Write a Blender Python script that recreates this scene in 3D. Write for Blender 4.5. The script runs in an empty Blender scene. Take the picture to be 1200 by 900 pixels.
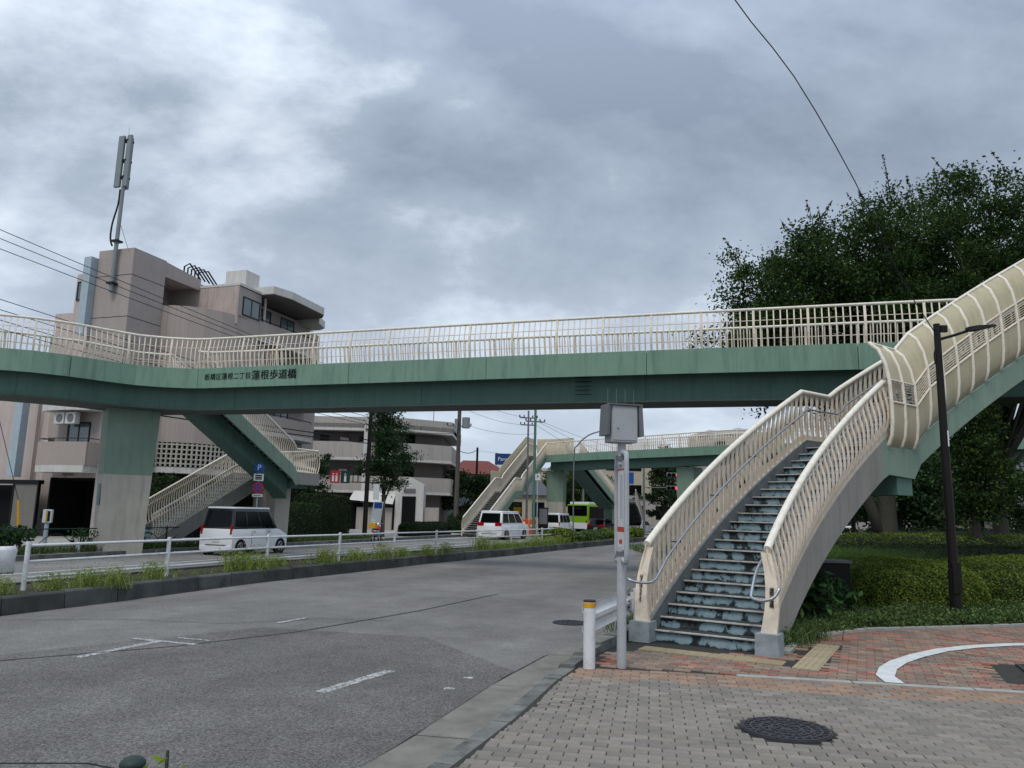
import bpy, math, random
import numpy as np
from mathutils import Vector, Matrix
sin, cos, rad, PI = math.sin, math.cos, math.radians, math.pi
random.seed(7); rng = np.random.default_rng(11)
S = bpy.context.scene
COL = S.collection

# ------------------------------------------------------------------ camera, sky, sun, exposure
cam = bpy.data.cameras.new('camera'); cam_o = bpy.data.objects.new('camera', cam); COL.objects.link(cam_o)
cam.sensor_width = 36; cam.lens = 27.03; cam.clip_start = .05; cam.clip_end = 4000
cam_o.matrix_world = Matrix.Translation((0, 0, 1.7)) @ Matrix.Rotation(rad(90 + 9.53), 4, 'X') @ Matrix.Rotation(.024, 4, 'Z')
S.camera = cam_o
SUN_EL, SUN_AZ = 58, 200
W = bpy.data.worlds.new('World'); S.world = W; W.use_nodes = True
nt = W.node_tree; nt.nodes.clear()
def wn(t, **k):
    n = nt.nodes.new(t)
    for a, b in k.items(): setattr(n, a, b)
    return n
L = nt.links.new
sky = wn('ShaderNodeTexSky', sky_type='NISHITA', sun_disc=False, sun_elevation=rad(SUN_EL), sun_rotation=rad(SUN_AZ))
geo = wn('ShaderNodeTexCoord'); sep = wn('ShaderNodeSeparateXYZ'); L(geo.outputs['Generated'], sep.inputs[0])
zc = wn('ShaderNodeMath', operation='MAXIMUM'); L(sep.outputs[2], zc.inputs[0]); zc.inputs[1].default_value = 0.0
zz = wn('ShaderNodeMath', operation='ADD'); L(zc.outputs[0], zz.inputs[0]); zz.inputs[1].default_value = .42
dx = wn('ShaderNodeMath', operation='DIVIDE'); L(sep.outputs[0], dx.inputs[0]); L(zz.outputs[0], dx.inputs[1])
dy = wn('ShaderNodeMath', operation='DIVIDE'); L(sep.outputs[1], dy.inputs[0]); L(zz.outputs[0], dy.inputs[1])
cb = wn('ShaderNodeCombineXYZ'); L(dx.outputs[0], cb.inputs[0]); L(dy.outputs[0], cb.inputs[1]); cb.inputs[2].default_value = 3.7
mp = wn('ShaderNodeMapping'); L(cb.outputs[0], mp.inputs[0]); mp.inputs['Location'].default_value = (6.7033, -3.7925, 0); mp.inputs['Rotation'].default_value = (0, 0, -.6); mp.inputs['Scale'].default_value = (1.0, 1.25, 1)
n1 = wn('ShaderNodeTexNoise'); L(mp.outputs[0], n1.inputs['Vector']); n1.inputs['Scale'].default_value = 1.55; n1.inputs['Detail'].default_value = 7; n1.inputs['Roughness'].default_value = .52; n1.inputs['Distortion'].default_value = .55
n2 = wn('ShaderNodeTexNoise'); L(mp.outputs[0], n2.inputs['Vector']); n2.inputs['Scale'].default_value = 4.5; n2.inputs['Detail'].default_value = 8; n2.inputs['Roughness'].default_value = .6
mx = wn('ShaderNodeMix', data_type='FLOAT'); mx.inputs[0].default_value = .36; L(n1.outputs[0], mx.inputs[2]); L(n2.outputs[0], mx.inputs[3])
cr = wn('ShaderNodeValToRGB'); L(mx.outputs[0], cr.inputs[0])
e = cr.color_ramp.elements
e[0].position = .38; e[0].color = (2.5, 3.0, 3.9, 1)
e[1].position = .62; e[1].color = (7.2, 8.0, 8.9, 1)
m_ = cr.color_ramp.elements.new(.5); m_.color = (3.6, 4.25, 5.25, 1)
hz = wn('ShaderNodeMapRange'); L(zc.outputs[0], hz.inputs[0]); hz.inputs[1].default_value = 0; hz.inputs[2].default_value = .42; hz.inputs[3].default_value = .62; hz.inputs[4].default_value = 0
hm = wn('ShaderNodeMix', data_type='RGBA'); L(hz.outputs[0], hm.inputs[0]); L(cr.outputs[0], hm.inputs[6]); hm.inputs[7].default_value = (6.7, 7.6, 8.7, 1)
# an overcast sky is brighter overhead than low down
zen = wn('ShaderNodeMapRange'); L(zc.outputs[0], zen.inputs[0]); zen.inputs[1].default_value = .45; zen.inputs[2].default_value = 1; zen.inputs[3].default_value = 1; zen.inputs[4].default_value = 2.4
zt = wn('ShaderNodeVectorMath', operation='SCALE'); zt.inputs[0].default_value = (1, 1, 1); L(zen.outputs[0], zt.inputs['Scale'])
zm = wn('ShaderNodeMix', data_type='RGBA', blend_type='MULTIPLY'); zm.inputs[0].default_value = 1; L(hm.outputs[2], zm.inputs[6]); L(zen.outputs[0], zm.inputs[7])
fm = wn('ShaderNodeMix', data_type='RGBA'); fm.inputs[0].default_value = .93; L(sky.outputs[0], fm.inputs[6]); L(zm.outputs[2], fm.inputs[7])
bg = wn('ShaderNodeBackground'); L(fm.outputs[2], bg.inputs[0]); bg.inputs[1].default_value = .1
L(bg.outputs[0], wn('ShaderNodeOutputWorld').inputs[0])
sl = bpy.data.lights.new('sun', 'SUN'); sl.energy = 1.5; sl.angle = rad(22); sl.color = (1, .95, .87)
so = bpy.data.objects.new('sun', sl); COL.objects.link(so)
sd = Vector((sin(rad(SUN_AZ)) * cos(rad(SUN_EL)), cos(rad(SUN_AZ)) * cos(rad(SUN_EL)), sin(rad(SUN_EL))))
so.rotation_euler = sd.to_track_quat('Z', 'Y').to_euler()
S.view_settings.view_transform = 'Standard'; S.view_settings.look = 'None'; S.view_settings.gamma = 1; S.view_settings.use_curve_mapping = False
S.view_settings.exposure = 0.2

# ------------------------------------------------------------------ materials
def lin(c):
    if isinstance(c, str): c = tuple(int(c[i:i+2], 16) / 255 for i in (0, 2, 4))
    return tuple(((v / 12.92) if v <= .04045 else ((v + .055) / 1.055) ** 2.4) for v in c)
def mat(name, c, rough=.75, amt=.18, scale=3., dirt=None, damt=.35, dscale=1.2, streak=False, bump=.0, bscale=60., dlo=.48, dhi=.7, metal=0, spec=.2, tone=0., emit=None, stripe=None, trans=0, sub=None):
    """colour + large soft noise + shaped dirt + fine bump; tone = variation per object and per face."""
    m = bpy.data.materials.new(name); m.use_nodes = True; t = m.node_tree; N = t.nodes; lk = t.links.new
    b = N['Principled BSDF']; b.inputs['Roughness'].default_value = rough; b.inputs['Metallic'].default_value = metal
    b.inputs['Specular IOR Level'].default_value = spec
    c = lin(c) if (isinstance(c, str)) else c
    tc = N.new('ShaderNodeTexCoord'); src = tc.outputs['Object']
    n = N.new('ShaderNodeTexNoise'); lk(src, n.inputs['Vector']); n.inputs['Scale'].default_value = scale; n.inputs['Detail'].default_value = 5; n.inputs['Roughness'].default_value = .65
    mr = N.new('ShaderNodeMapRange'); lk(n.outputs[0], mr.inputs[0]); mr.inputs[1].default_value = .3; mr.inputs[2].default_value = .7; mr.inputs[3].default_value = 1 - amt; mr.inputs[4].default_value = 1 + amt * .6
    val = mr.outputs[0]
    if tone:
        oi = N.new('ShaderNodeObjectInfo'); at = N.new('ShaderNodeAttribute'); at.attribute_name = 'tone'
        ad = N.new('ShaderNodeMath'); ad.operation = 'ADD'; lk(oi.outputs['Random'], ad.inputs[0]); lk(at.outputs['Fac'], ad.inputs[1])
        fr = N.new('ShaderNodeMath'); fr.operation = 'FRACT'; lk(ad.outputs[0], fr.inputs[0])
        m2 = N.new('ShaderNodeMapRange'); lk(fr.outputs[0], m2.inputs[0]); m2.inputs[3].default_value = 1 - tone; m2.inputs[4].default_value = 1 + tone
        mu = N.new('ShaderNodeMath'); mu.operation = 'MULTIPLY'; lk(val, mu.inputs[0]); lk(m2.outputs[0], mu.inputs[1]); val = mu.outputs[0]
    vm = N.new('ShaderNodeVectorMath'); vm.operation = 'SCALE'; lk(val, vm.inputs['Scale'])
    if tone and sub:   # several base colours chosen per piece
        rp = N.new('ShaderNodeValToRGB'); rp.color_ramp.interpolation = 'CONSTANT'
        cols = [c] + [lin(q) for q in sub]; els = rp.color_ramp.elements
        for i, q in enumerate(cols):
            el = els[0] if i == 0 else (els[1] if i == 1 else els.new(i / len(cols)))
            el.position = i / len(cols); el.color = (*q, 1)
        s7 = N.new('ShaderNodeMath'); s7.operation = 'MULTIPLY'; lk(fr.outputs[0], s7.inputs[0]); s7.inputs[1].default_value = 7.31
        f7 = N.new('ShaderNodeMath'); f7.operation = 'FRACT'; lk(s7.outputs[0], f7.inputs[0]); lk(f7.outputs[0], rp.inputs[0]); lk(rp.outputs[0], vm.inputs[0])
    elif stripe:
        wv = N.new('ShaderNodeTexWave'); wv.bands_direction = stripe[0]; wv.wave_profile = 'SAW'; lk(src, wv.inputs['Vector']); wv.inputs['Scale'].default_value = stripe[1]
        r2 = N.new('ShaderNodeValToRGB'); lk(wv.outputs[0], r2.inputs[0]); r2.color_ramp.elements[0].color = (*[v * stripe[2] for v in c], 1); r2.color_ramp.elements[1].color = (*c, 1)
        r2.color_ramp.elements[0].position = .02; r2.color_ramp.elements[1].position = .16; lk(r2.outputs[0], vm.inputs[0])
    else:
        vm.inputs[0].default_value = c
    out = vm.outputs[0]
    if dirt:
        dn = N.new('ShaderNodeTexNoise'); dn.inputs['Detail'].default_value = 8; dn.inputs['Roughness'].default_value = .7; dn.inputs['Scale'].default_value = dscale
        if streak:
            mm = N.new('ShaderNodeMapping'); lk(src, mm.inputs[0]); mm.inputs['Scale'].default_value = (6, 6, .5); lk(mm.outputs[0], dn.inputs['Vector'])
        else: lk(src, dn.inputs['Vector'])
        dr = N.new('ShaderNodeMapRange'); lk(dn.outputs[0], dr.inputs[0]); dr.inputs[1].default_value = dlo; dr.inputs[2].default_value = dhi; dr.inputs[4].default_value = damt
        mm2 = N.new('ShaderNodeMix'); mm2.data_type = 'RGBA'; lk(dr.outputs[0], mm2.inputs[0]); lk(out, mm2.inputs[6]); mm2.inputs[7].default_value = (*lin(dirt), 1); out = mm2.outputs[2]
    lk(out, b.inputs['Base Color'])
    if bump:
        bn = N.new('ShaderNodeTexNoise'); lk(src, bn.inputs['Vector']); bn.inputs['Scale'].default_value = bscale; bn.inputs['Detail'].default_value = 4
        bp = N.new('ShaderNodeBump'); lk(bn.outputs[0], bp.inputs['Height']); bp.inputs['Strength'].default_value = bump; bp.inputs['Distance'].default_value = .01; lk(bp.outputs[0], b.inputs['Normal'])
    if emit:
        b.inputs['Emission Color'].default_value = (*lin(emit[0]), 1); b.inputs['Emission Strength'].default_value = emit[1]
    if trans:
        tr = N.new('ShaderNodeBsdfTranslucent'); lk(out, tr.inputs[0]); ms = N.new('ShaderNodeMixShader'); ms.inputs[0].default_value = trans
        lk(b.outputs[0], ms.inputs[1]); lk(tr.outputs[0], ms.inputs[2]); lk(ms.outputs[0], N['Material Output'].inputs[0])
    return m
def asphalt(name, c, speck=.5):
    m = bpy.data.materials.new(name); m.use_nodes = True; t = m.node_tree; N = t.nodes; lk = t.links.new; b = N['Principled BSDF']; b.inputs['Roughness'].default_value = .9; b.inputs['Specular IOR Level'].default_value = .12
    tc = N.new('ShaderNodeTexCoord'); src = tc.outputs['Object']
    def ns(s, d, r=.6):
        n = N.new('ShaderNodeTexNoise'); lk(src, n.inputs['Vector']); n.inputs['Scale'].default_value = s; n.inputs['Detail'].default_value = d; n.inputs['Roughness'].default_value = r; return n.outputs[0]
    def mr(i, a, bb, lo, hi):
        q = N.new('ShaderNodeMapRange'); lk(i, q.inputs[0]); q.inputs[1].default_value = a; q.inputs[2].default_value = bb; q.inputs[3].default_value = lo; q.inputs[4].default_value = hi; return q.outputs[0]
    def mul(a, bb):
        q = N.new('ShaderNodeMath'); q.operation = 'MULTIPLY'; lk(a, q.inputs[0]); lk(bb, q.inputs[1]); return q.outputs[0]
    vo = N.new('ShaderNodeTexVoronoi'); lk(src, vo.inputs['Vector']); vo.inputs['Scale'].default_value = 70; vc = N.new('ShaderNodeSeparateColor'); lk(vo.outputs['Color'], vc.inputs[0])
    v = mul(mul(mr(ns(.35, 4), .35, .65, .84, 1.14), mr(ns(2.2, 6, .7), .35, .7, .88, 1.1)), mr(vc.outputs[0], .0, 1, 1 - speck, 1 + speck))
    v = mul(v, mr(ns(160, 2), .3, .7, .75, 1.25))
    # long tyre-polished bands along the road
    mm = N.new('ShaderNodeMapping'); lk(src, mm.inputs[0]); mm.inputs['Rotation'].default_value = (0, 0, rad(-71.3)); mm2 = N.new('ShaderNodeMapping'); lk(mm.outputs[0], mm2.inputs[0]); mm2.inputs['Scale'].default_value = (.03, .8, 1)
    w = N.new('ShaderNodeTexNoise'); lk(mm2.outputs[0], w.inputs['Vector']); w.inputs['Scale'].default_value = 1.0; w.inputs['Detail'].default_value = 3
    v = mul(v, mr(w.outputs[0], .35, .65, .9, 1.1))
    vm = N.new('ShaderNodeVectorMath'); vm.operation = 'SCALE'; vm.inputs[0].default_value = lin(c); lk(v, vm.inputs['Scale']); lk(vm.outputs[0], b.inputs['Base Color'])
    bp = N.new('ShaderNodeBump'); bp.inputs['Strength'].default_value = .5; bp.inputs['Distance'].default_value = .006; lk(vc.outputs[0], bp.inputs['Height']); lk(bp.outputs[0], b.inputs['Normal'])
    return m
def riser_mat():
    """pale blue paint worn away to black grime in rounded patches"""
    m = bpy.data.materials.new('worn_blue_riser'); m.use_nodes = True; t = m.node_tree; N = t.nodes; lk = t.links.new; b = N['Principled BSDF']; b.inputs['Roughness'].default_value = .7
    tc = N.new('ShaderNodeTexCoord'); mp_ = N.new('ShaderNodeMapping'); lk(tc.outputs['Object'], mp_.inputs[0]); mp_.inputs['Scale'].default_value = (1, 1, .8)
    oi = N.new('ShaderNodeObjectInfo'); cx = N.new('ShaderNodeCombineXYZ'); q = N.new('ShaderNodeMath'); q.operation = 'MULTIPLY'; lk(oi.outputs['Random'], q.inputs[0]); q.inputs[1].default_value = 9; lk(q.outputs[0], cx.inputs[1]); lk(cx.outputs[0], mp_.inputs['Location'])
    n = N.new('ShaderNodeTexNoise'); lk(mp_.outputs[0], n.inputs['Vector']); n.inputs['Scale'].default_value = 5.2; n.inputs['Detail'].default_value = 5; n.inputs['Roughness'].default_value = .62; n.inputs['Distortion'].default_value = .4
    sg = N.new('ShaderNodeSeparateXYZ'); lk(tc.outputs['Generated'], sg.inputs[0])
    a_ = N.new('ShaderNodeMath'); a_.operation = 'SUBTRACT'; lk(sg.outputs[2], a_.inputs[0]); a_.inputs[1].default_value = .55
    a2 = N.new('ShaderNodeMath'); a2.operation = 'ABSOLUTE'; lk(a_.outputs[0], a2.inputs[0]); a3_ = N.new('ShaderNodeMath'); a3_.operation = 'MULTIPLY'; lk(a2.outputs[0], a3_.inputs[0]); a3_.inputs[1].default_value = 2
    a4 = N.new('ShaderNodeMath'); a4.operation = 'POWER'; lk(a3_.outputs[0], a4.inputs[0]); a4.inputs[1].default_value = 3
    a5 = N.new('ShaderNodeMath'); a5.operation = 'MULTIPLY_ADD'; lk(a4.outputs[0], a5.inputs[0]); a5.inputs[1].default_value = -.17; lk(n.outputs[0], a5.inputs[2])
    r = N.new('ShaderNodeValToRGB'); lk(a5.outputs[0], r.inputs[0]); el = r.color_ramp.elements
    el[0].position = .35; el[0].color = (*lin('1c2021'), 1); el[1].position = .56; el[1].color = (*lin('98adb4'), 1)
    a = el.new(.43); a.color = (*lin('3c4749'), 1); a = el.new(.455); a.color = (*lin('7e9ba6'), 1)
    n2_ = N.new('ShaderNodeTexNoise'); lk(tc.outputs['Object'], n2_.inputs['Vector']); n2_.inputs['Scale'].default_value = 40; n2_.inputs['Detail'].default_value = 3
    mm = N.new('ShaderNodeMix'); mm.data_type = 'RGBA'; mm.blend_type = 'MULTIPLY'; mm.inputs[0].default_value = .3; lk(r.outputs[0], mm.inputs[6]); lk(n2_.outputs[0], mm.inputs[7]); 
    lk(mm.outputs[2], b.inputs['Base Color']); return m
M = {}
M['road'] = asphalt('asphalt_road', '73716e', .26); M['old_road'] = asphalt('far_asphalt', '7c7b79', .3)
M['patch'] = asphalt('dark_asphalt', '656360', .45)
M['gutter'] = mat('gutter_concrete', '7a7871', .9, .25, 2.5, dirt='55534b', damt=.6, dscale=3, bump=.5, bscale=120)
M['kerb'] = mat('kerb_stone', '6f706c', .9, .3, 3, dirt='2c2d2b', damt=.8, dscale=2.2, bump=.3, bscale=80, tone=.15)
M['median_kerb'] = mat('median_kerb_stone', '4e504f', .9, .35, 2, dirt='242523', damt=.75, dscale=1.5, bump=.3, bscale=60, tone=.3)
M['joint'] = mat('joint_sand', '3a3936', .95, .2, 8, bump=.3)
M['paver'] = mat('grey_paver', '807b74', .9, .14, 18, dirt='5a5752', damt=.4, dscale=1.6, bump=.4, bscale=150, tone=.08, sub=('837d75', '7b766f', '868078', '77726c', '807970'))
M['tanpaver'] = mat('tan_paver', '8e7867', .9, .14, 18, dirt='5c5048', damt=.3, dscale=2, bump=.4, bscale=150, tone=.12, sub=('8a7161', '937e6b', '857264', '90796a'))
M['brick'] = mat('red_mixed_brick_paver', '81574b', .9, .14, 18, dirt='57493f', damt=.4, dscale=1.2, bump=.4, bscale=150, tone=.14, sub=('96695d', '877668', '7d6e64', '9b6e61', '817164', '8b7c6b', '73675f', '8e7a68', '816d61', '7b6f66', '857568', '7e7064'))
M['tactile'] = mat('tactile_tile', 'a2957a', .85, .2, 6, dirt='6d6554', damt=.5, dscale=4, bump=.2, tone=.08)
M['white'] = mat('road_paint', 'c9cccb', .7, .12, 6, dirt='8d8e8c', damt=.5, dscale=9)
M['worn'] = mat('worn_road_paint', 'b2b3b0', .85, .2, 20, dirt='6f6e6c', damt=1, dscale=26, dlo=.47, dhi=.53)
M['strip'] = mat('concrete_edging', '9b9a94', .85, .2, 4, dirt='6d6a62', damt=.5, dscale=5)
M['iron'] = mat('cast_iron', '44444a', .5, .25, 12, metal=.3, dirt='5a5650', damt=.4, dscale=8)
M['green'] = mat('green_bridge_paint', '73907f', .5, .07, .9, dirt='51695f', damt=.65, dscale=.9, streak=True)
M['girder'] = mat('green_girder_paint', '57756a', .55, .1, 1.2, dirt='3d5650', damt=.4, dscale=.8, streak=True)
M['palegreen'] = mat('pale_green_paint', '7c9081', .55, .12, 1.2, dirt='5e7768', damt=.5, dscale=.9, streak=True)
M['flange'] = mat('dusty_flange', '56605b', .7, .15, 2)
M['concrete'] = mat('stair_concrete', '8d8b85', .8, .1, 1.5, dirt='686762', damt=.5, dscale=1.2, streak=True, bump=.1)
M['pierbase'] = mat('pier_grey_paint', 'b0aca1', .75, .1, 1.5, dirt='7f7d72', damt=.5, dscale=.8, streak=True)
M['graffiti'] = mat('painted_out_patch', '6f8384', .75, .15, 6, dirt='8c9a98', damt=.7, dscale=9)
M['cream'] = mat('cream_rail_paint', 'e0d3c0', .45, .06, 2, dirt='a39378', damt=.55, dscale=6, tone=.06)
M['rail'] = mat('cream_handrail', 'e0dacb', .4, .06, 3, dirt='aea48c', damt=.5, dscale=9)
M['steel'] = mat('stainless_steel', 'aeb0b4', .28, .08, 4, metal=.9)
M['curb'] = mat('stair_side_plate', '73787a', .75, .2, 3, dirt='3e4344', damt=.7, dscale=3, bump=.15)
M['padblue'] = mat('blue_grey_pad', '8f979c', .75, .2, 6, dirt='5d6669', damt=.55, dscale=8)
M['tread'] = mat('dark_tread', '3f4142', .8, .3, 8, dirt='23201d', damt=.7, dscale=5, bump=.3)
M['nosing'] = mat('nosing_edge', 'bfbfb8', .6, .2, 12, dirt='4c4a45', damt=.55, dscale=9)
M['riser'] = riser_mat()
M['panel'] = mat('smoked_polycarbonate', 'ada486', .4, .06, 1.5, dirt='8c8468', damt=.5, dscale=1.1, streak=True, spec=.3)
M['louver'] = mat('cream_louver', 'c2b79f', .5, .1, 3)
M['whitepaint'] = mat('white_rail_paint', 'd4d6d8', .45, .06, 3, dirt='9b9a92', damt=.45, dscale=7)
M['yellow'] = mat('yellow_band', 'd09a1e', .5, .1, 8, dirt='7c6431', damt=.4, dscale=14)
M['rust'] = mat('rusty_cap', '4a372c', .8, .3, 14)
M['grey'] = mat('grey_metal', 'a3a6aa', .5, .06, 3, dirt='73777b', damt=.3, dscale=3)
M['dgrey'] = mat('dark_grey_metal', '6a6d70', .55, .08, 3)
M['polew'] = mat('pole_white_grey', 'a9acb0', .5, .08, 4, dirt='85868a', damt=.4, dscale=5)
M['red'] = mat('red_banner', 'b4483a', .6, .1, 5); M['paper'] = mat('white_banner', 'c9c6c4', .7, .1, 5)
M['black'] = mat('dark_brown_pole', '1c1918', .5, .15, 4)
M['blk'] = mat('black', '101112', .5, .1, 4)
M['rubber'] = mat('tyre_rubber', '17181a', .85, .1, 9)
M['tile'] = mat('mauve_brown_wall_tile', 'a59a94', .7, .06, 1.2, dirt='8a807a', damt=.35, dscale=.6, stripe=('X', 2.6, .78))
M['tiley'] = mat('mauve_brown_wall_tile_end', 'a59a94', .7, .06, 1.2, dirt='8a807a', damt=.35, dscale=.6, stripe=('Y', 2.6, .78))
M['tilep'] = mat('mauve_plain_tile', 'a29893', .75, .07, 1.5, dirt='8a7f7b', damt=.3, dscale=.5, streak=True)
M['pink'] = mat('pinkish_render', 'bbaea8', .8, .06, 1, dirt='897a79', damt=.4, dscale=.4, streak=True)
M['stripewall'] = mat('striped_pink_wall', 'b3a59e', .8, .12, 1.4, dirt='79696a', damt=.6, dscale=.8, streak=True, stripe=('Y', 1.6, .9))
M['slab'] = mat('pale_slab', 'c4c1bd', .7, .06, 2, dirt='8b8886', damt=.4, dscale=1, streak=True)
M['gwall'] = mat('grey_beige_wall', 'a8a29c', .8, .05, 1, dirt='7c7773', damt=.4, dscale=.5, streak=True)
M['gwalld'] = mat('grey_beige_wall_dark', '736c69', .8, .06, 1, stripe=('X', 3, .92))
M['glass'] = mat('window_glass', '5d6a6c', .12, .3, .7, spec=.8)
M['dglass'] = mat('dark_window_glass', '0b0d0f', .1, .3, .8, spec=.18)
M['frame'] = mat('dark_window_frame', '26282b', .5, .1, 3)
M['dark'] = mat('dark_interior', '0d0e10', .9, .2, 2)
M['duct'] = mat('pale_blue_duct', 'a3b2ba', .6, .1, 3, dirt='8796a0', damt=.3, dscale=2, streak=True)
M['mast'] = mat('antenna_grey', '7e8588', .55, .08, 2)
M['wood'] = mat('utility_pole_concrete', '5a5550', .85, .2, 2, dirt='38332f', damt=.6, dscale=2, streak=True)
M['vent'] = mat('grey_door_panel', '74726c', .7, .08, 2, dirt='5d5b55', damt=.4, dscale=1.5, streak=True)
M['roof'] = mat('grey_tiled_roof', '55585c', .7, .15, 3, stripe=('X', 1.5, .7)); M['redroof'] = mat('red_brown_roof', '6d3b35', .7, .15, 3)
M['bluew'] = mat('pale_blue_wall', '8e9aa2', .8, .1, 1, stripe=('Z', 1.2, .85)); M['cwall'] = mat('cream_wall', 'b0a794', .8, .08, 1)
M['blue'] = mat('blue_sign', '1e4f94', .5, .05, 4); M['navy'] = mat('navy_billboard', '22406f', .6, .1, 1)
M['signred'] = mat('red_sign', 'b02a35', .5, .05, 4); M['signw'] = mat('white_sign', 'cfd2d4', .5, .05, 4)
M['orange'] = mat('orange_plastic', 'd6541c', .5, .1, 3); M['busgreen'] = mat('lime_bus_paint', '7aa528', .35, .05, 1)
M['carwhite'] = mat('white_car_paint', 'dadcde', .22, .03, 1, spec=.7); M['carblack'] = mat('black_car_paint', '1c1f24', .2, .05, 1, spec=.7)
M['carsilver'] = mat('silver_car_paint', '8b9096', .25, .05, 1, metal=.5); M['chrome'] = mat('chrome', 'c0c3c6', .15, .03, 1, metal=1)
M['tail'] = mat('red_tail_light', '8a1018', .2, .1, 5, emit=('c01020', .08)); M['redlamp'] = mat('lit_red_lamp', 'ff2840', .4, .05, 5, emit=('ff3048', 2.2))
M['amber'] = mat('amber_light', 'd06a28', .3, .1, 5, emit=('ff8040', .5)); M['plate'] = mat('number_plate', 'c9ccc4', .5, .05, 5)
M['bark'] = mat('grey_bark', '4a4842', .95, .3, 5, dirt='2b2825', damt=.7, dscale=5, bump=.8, bscale=22)
M['fenceg'] = mat('dark_green_fence', '2b3a36', .5, .1, 4)
M['soil'] = mat('soil', '3f3a30', .95, .3, 3, dirt='3c4a26', damt=.7, dscale=4, bump=.5, bscale=30)
M['wire'] = mat('cable_black', '1b1c1f', .6, .05, 4)
def leafm(n, c, sub, t=.3, tone=.38): return mat(n, c, .7, .12, 2, tone=tone, sub=sub, trans=t, spec=.12)
M['leafD'] = leafm('zelkova_leaves', '2e4522', ('273b1f', '364e26', '415826', '293f22', '4a612d'), .35)
M['leafM'] = leafm('street_tree_leaves', '31492d', ('2a4028', '3c5531', '253a26', '46603a'))
M['leafH'] = leafm('azalea_leaves', '647430', ('728236', '57692b', '7f8f3d', '4a5a25'), .35, .3)
M['leafK'] = leafm('clipped_hedge_leaves', '2f3f24', ('293821', '38492a', '243220'))
M['leafB'] = leafm('broad_leaves', '2f4a2b', ('263d26', '3a5832', '1f3322', '4a6b3a'))
M['grass'] = leafm('weed_grass', '728a3c', ('617c33', '829649', '97a25e', '5d7433', 'a3a76f'), .4)
M['grassD'] = leafm('ground_cover', '4d6238', ('435733', '5c7040', '394b2d', '6a7d4a'))
M['grass2'] = leafm('tall_grass', '5d7a3c', ('52703a', '6c8846', '47622f', '7a9452'), .4)
M['seed'] = leafm('seed_heads', '9a9468', ('a8a078', '8b8a58'))
M['lime'] = leafm('young_leaves', '8ba030', ('7f9a2c', '98ad3a'))

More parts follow.
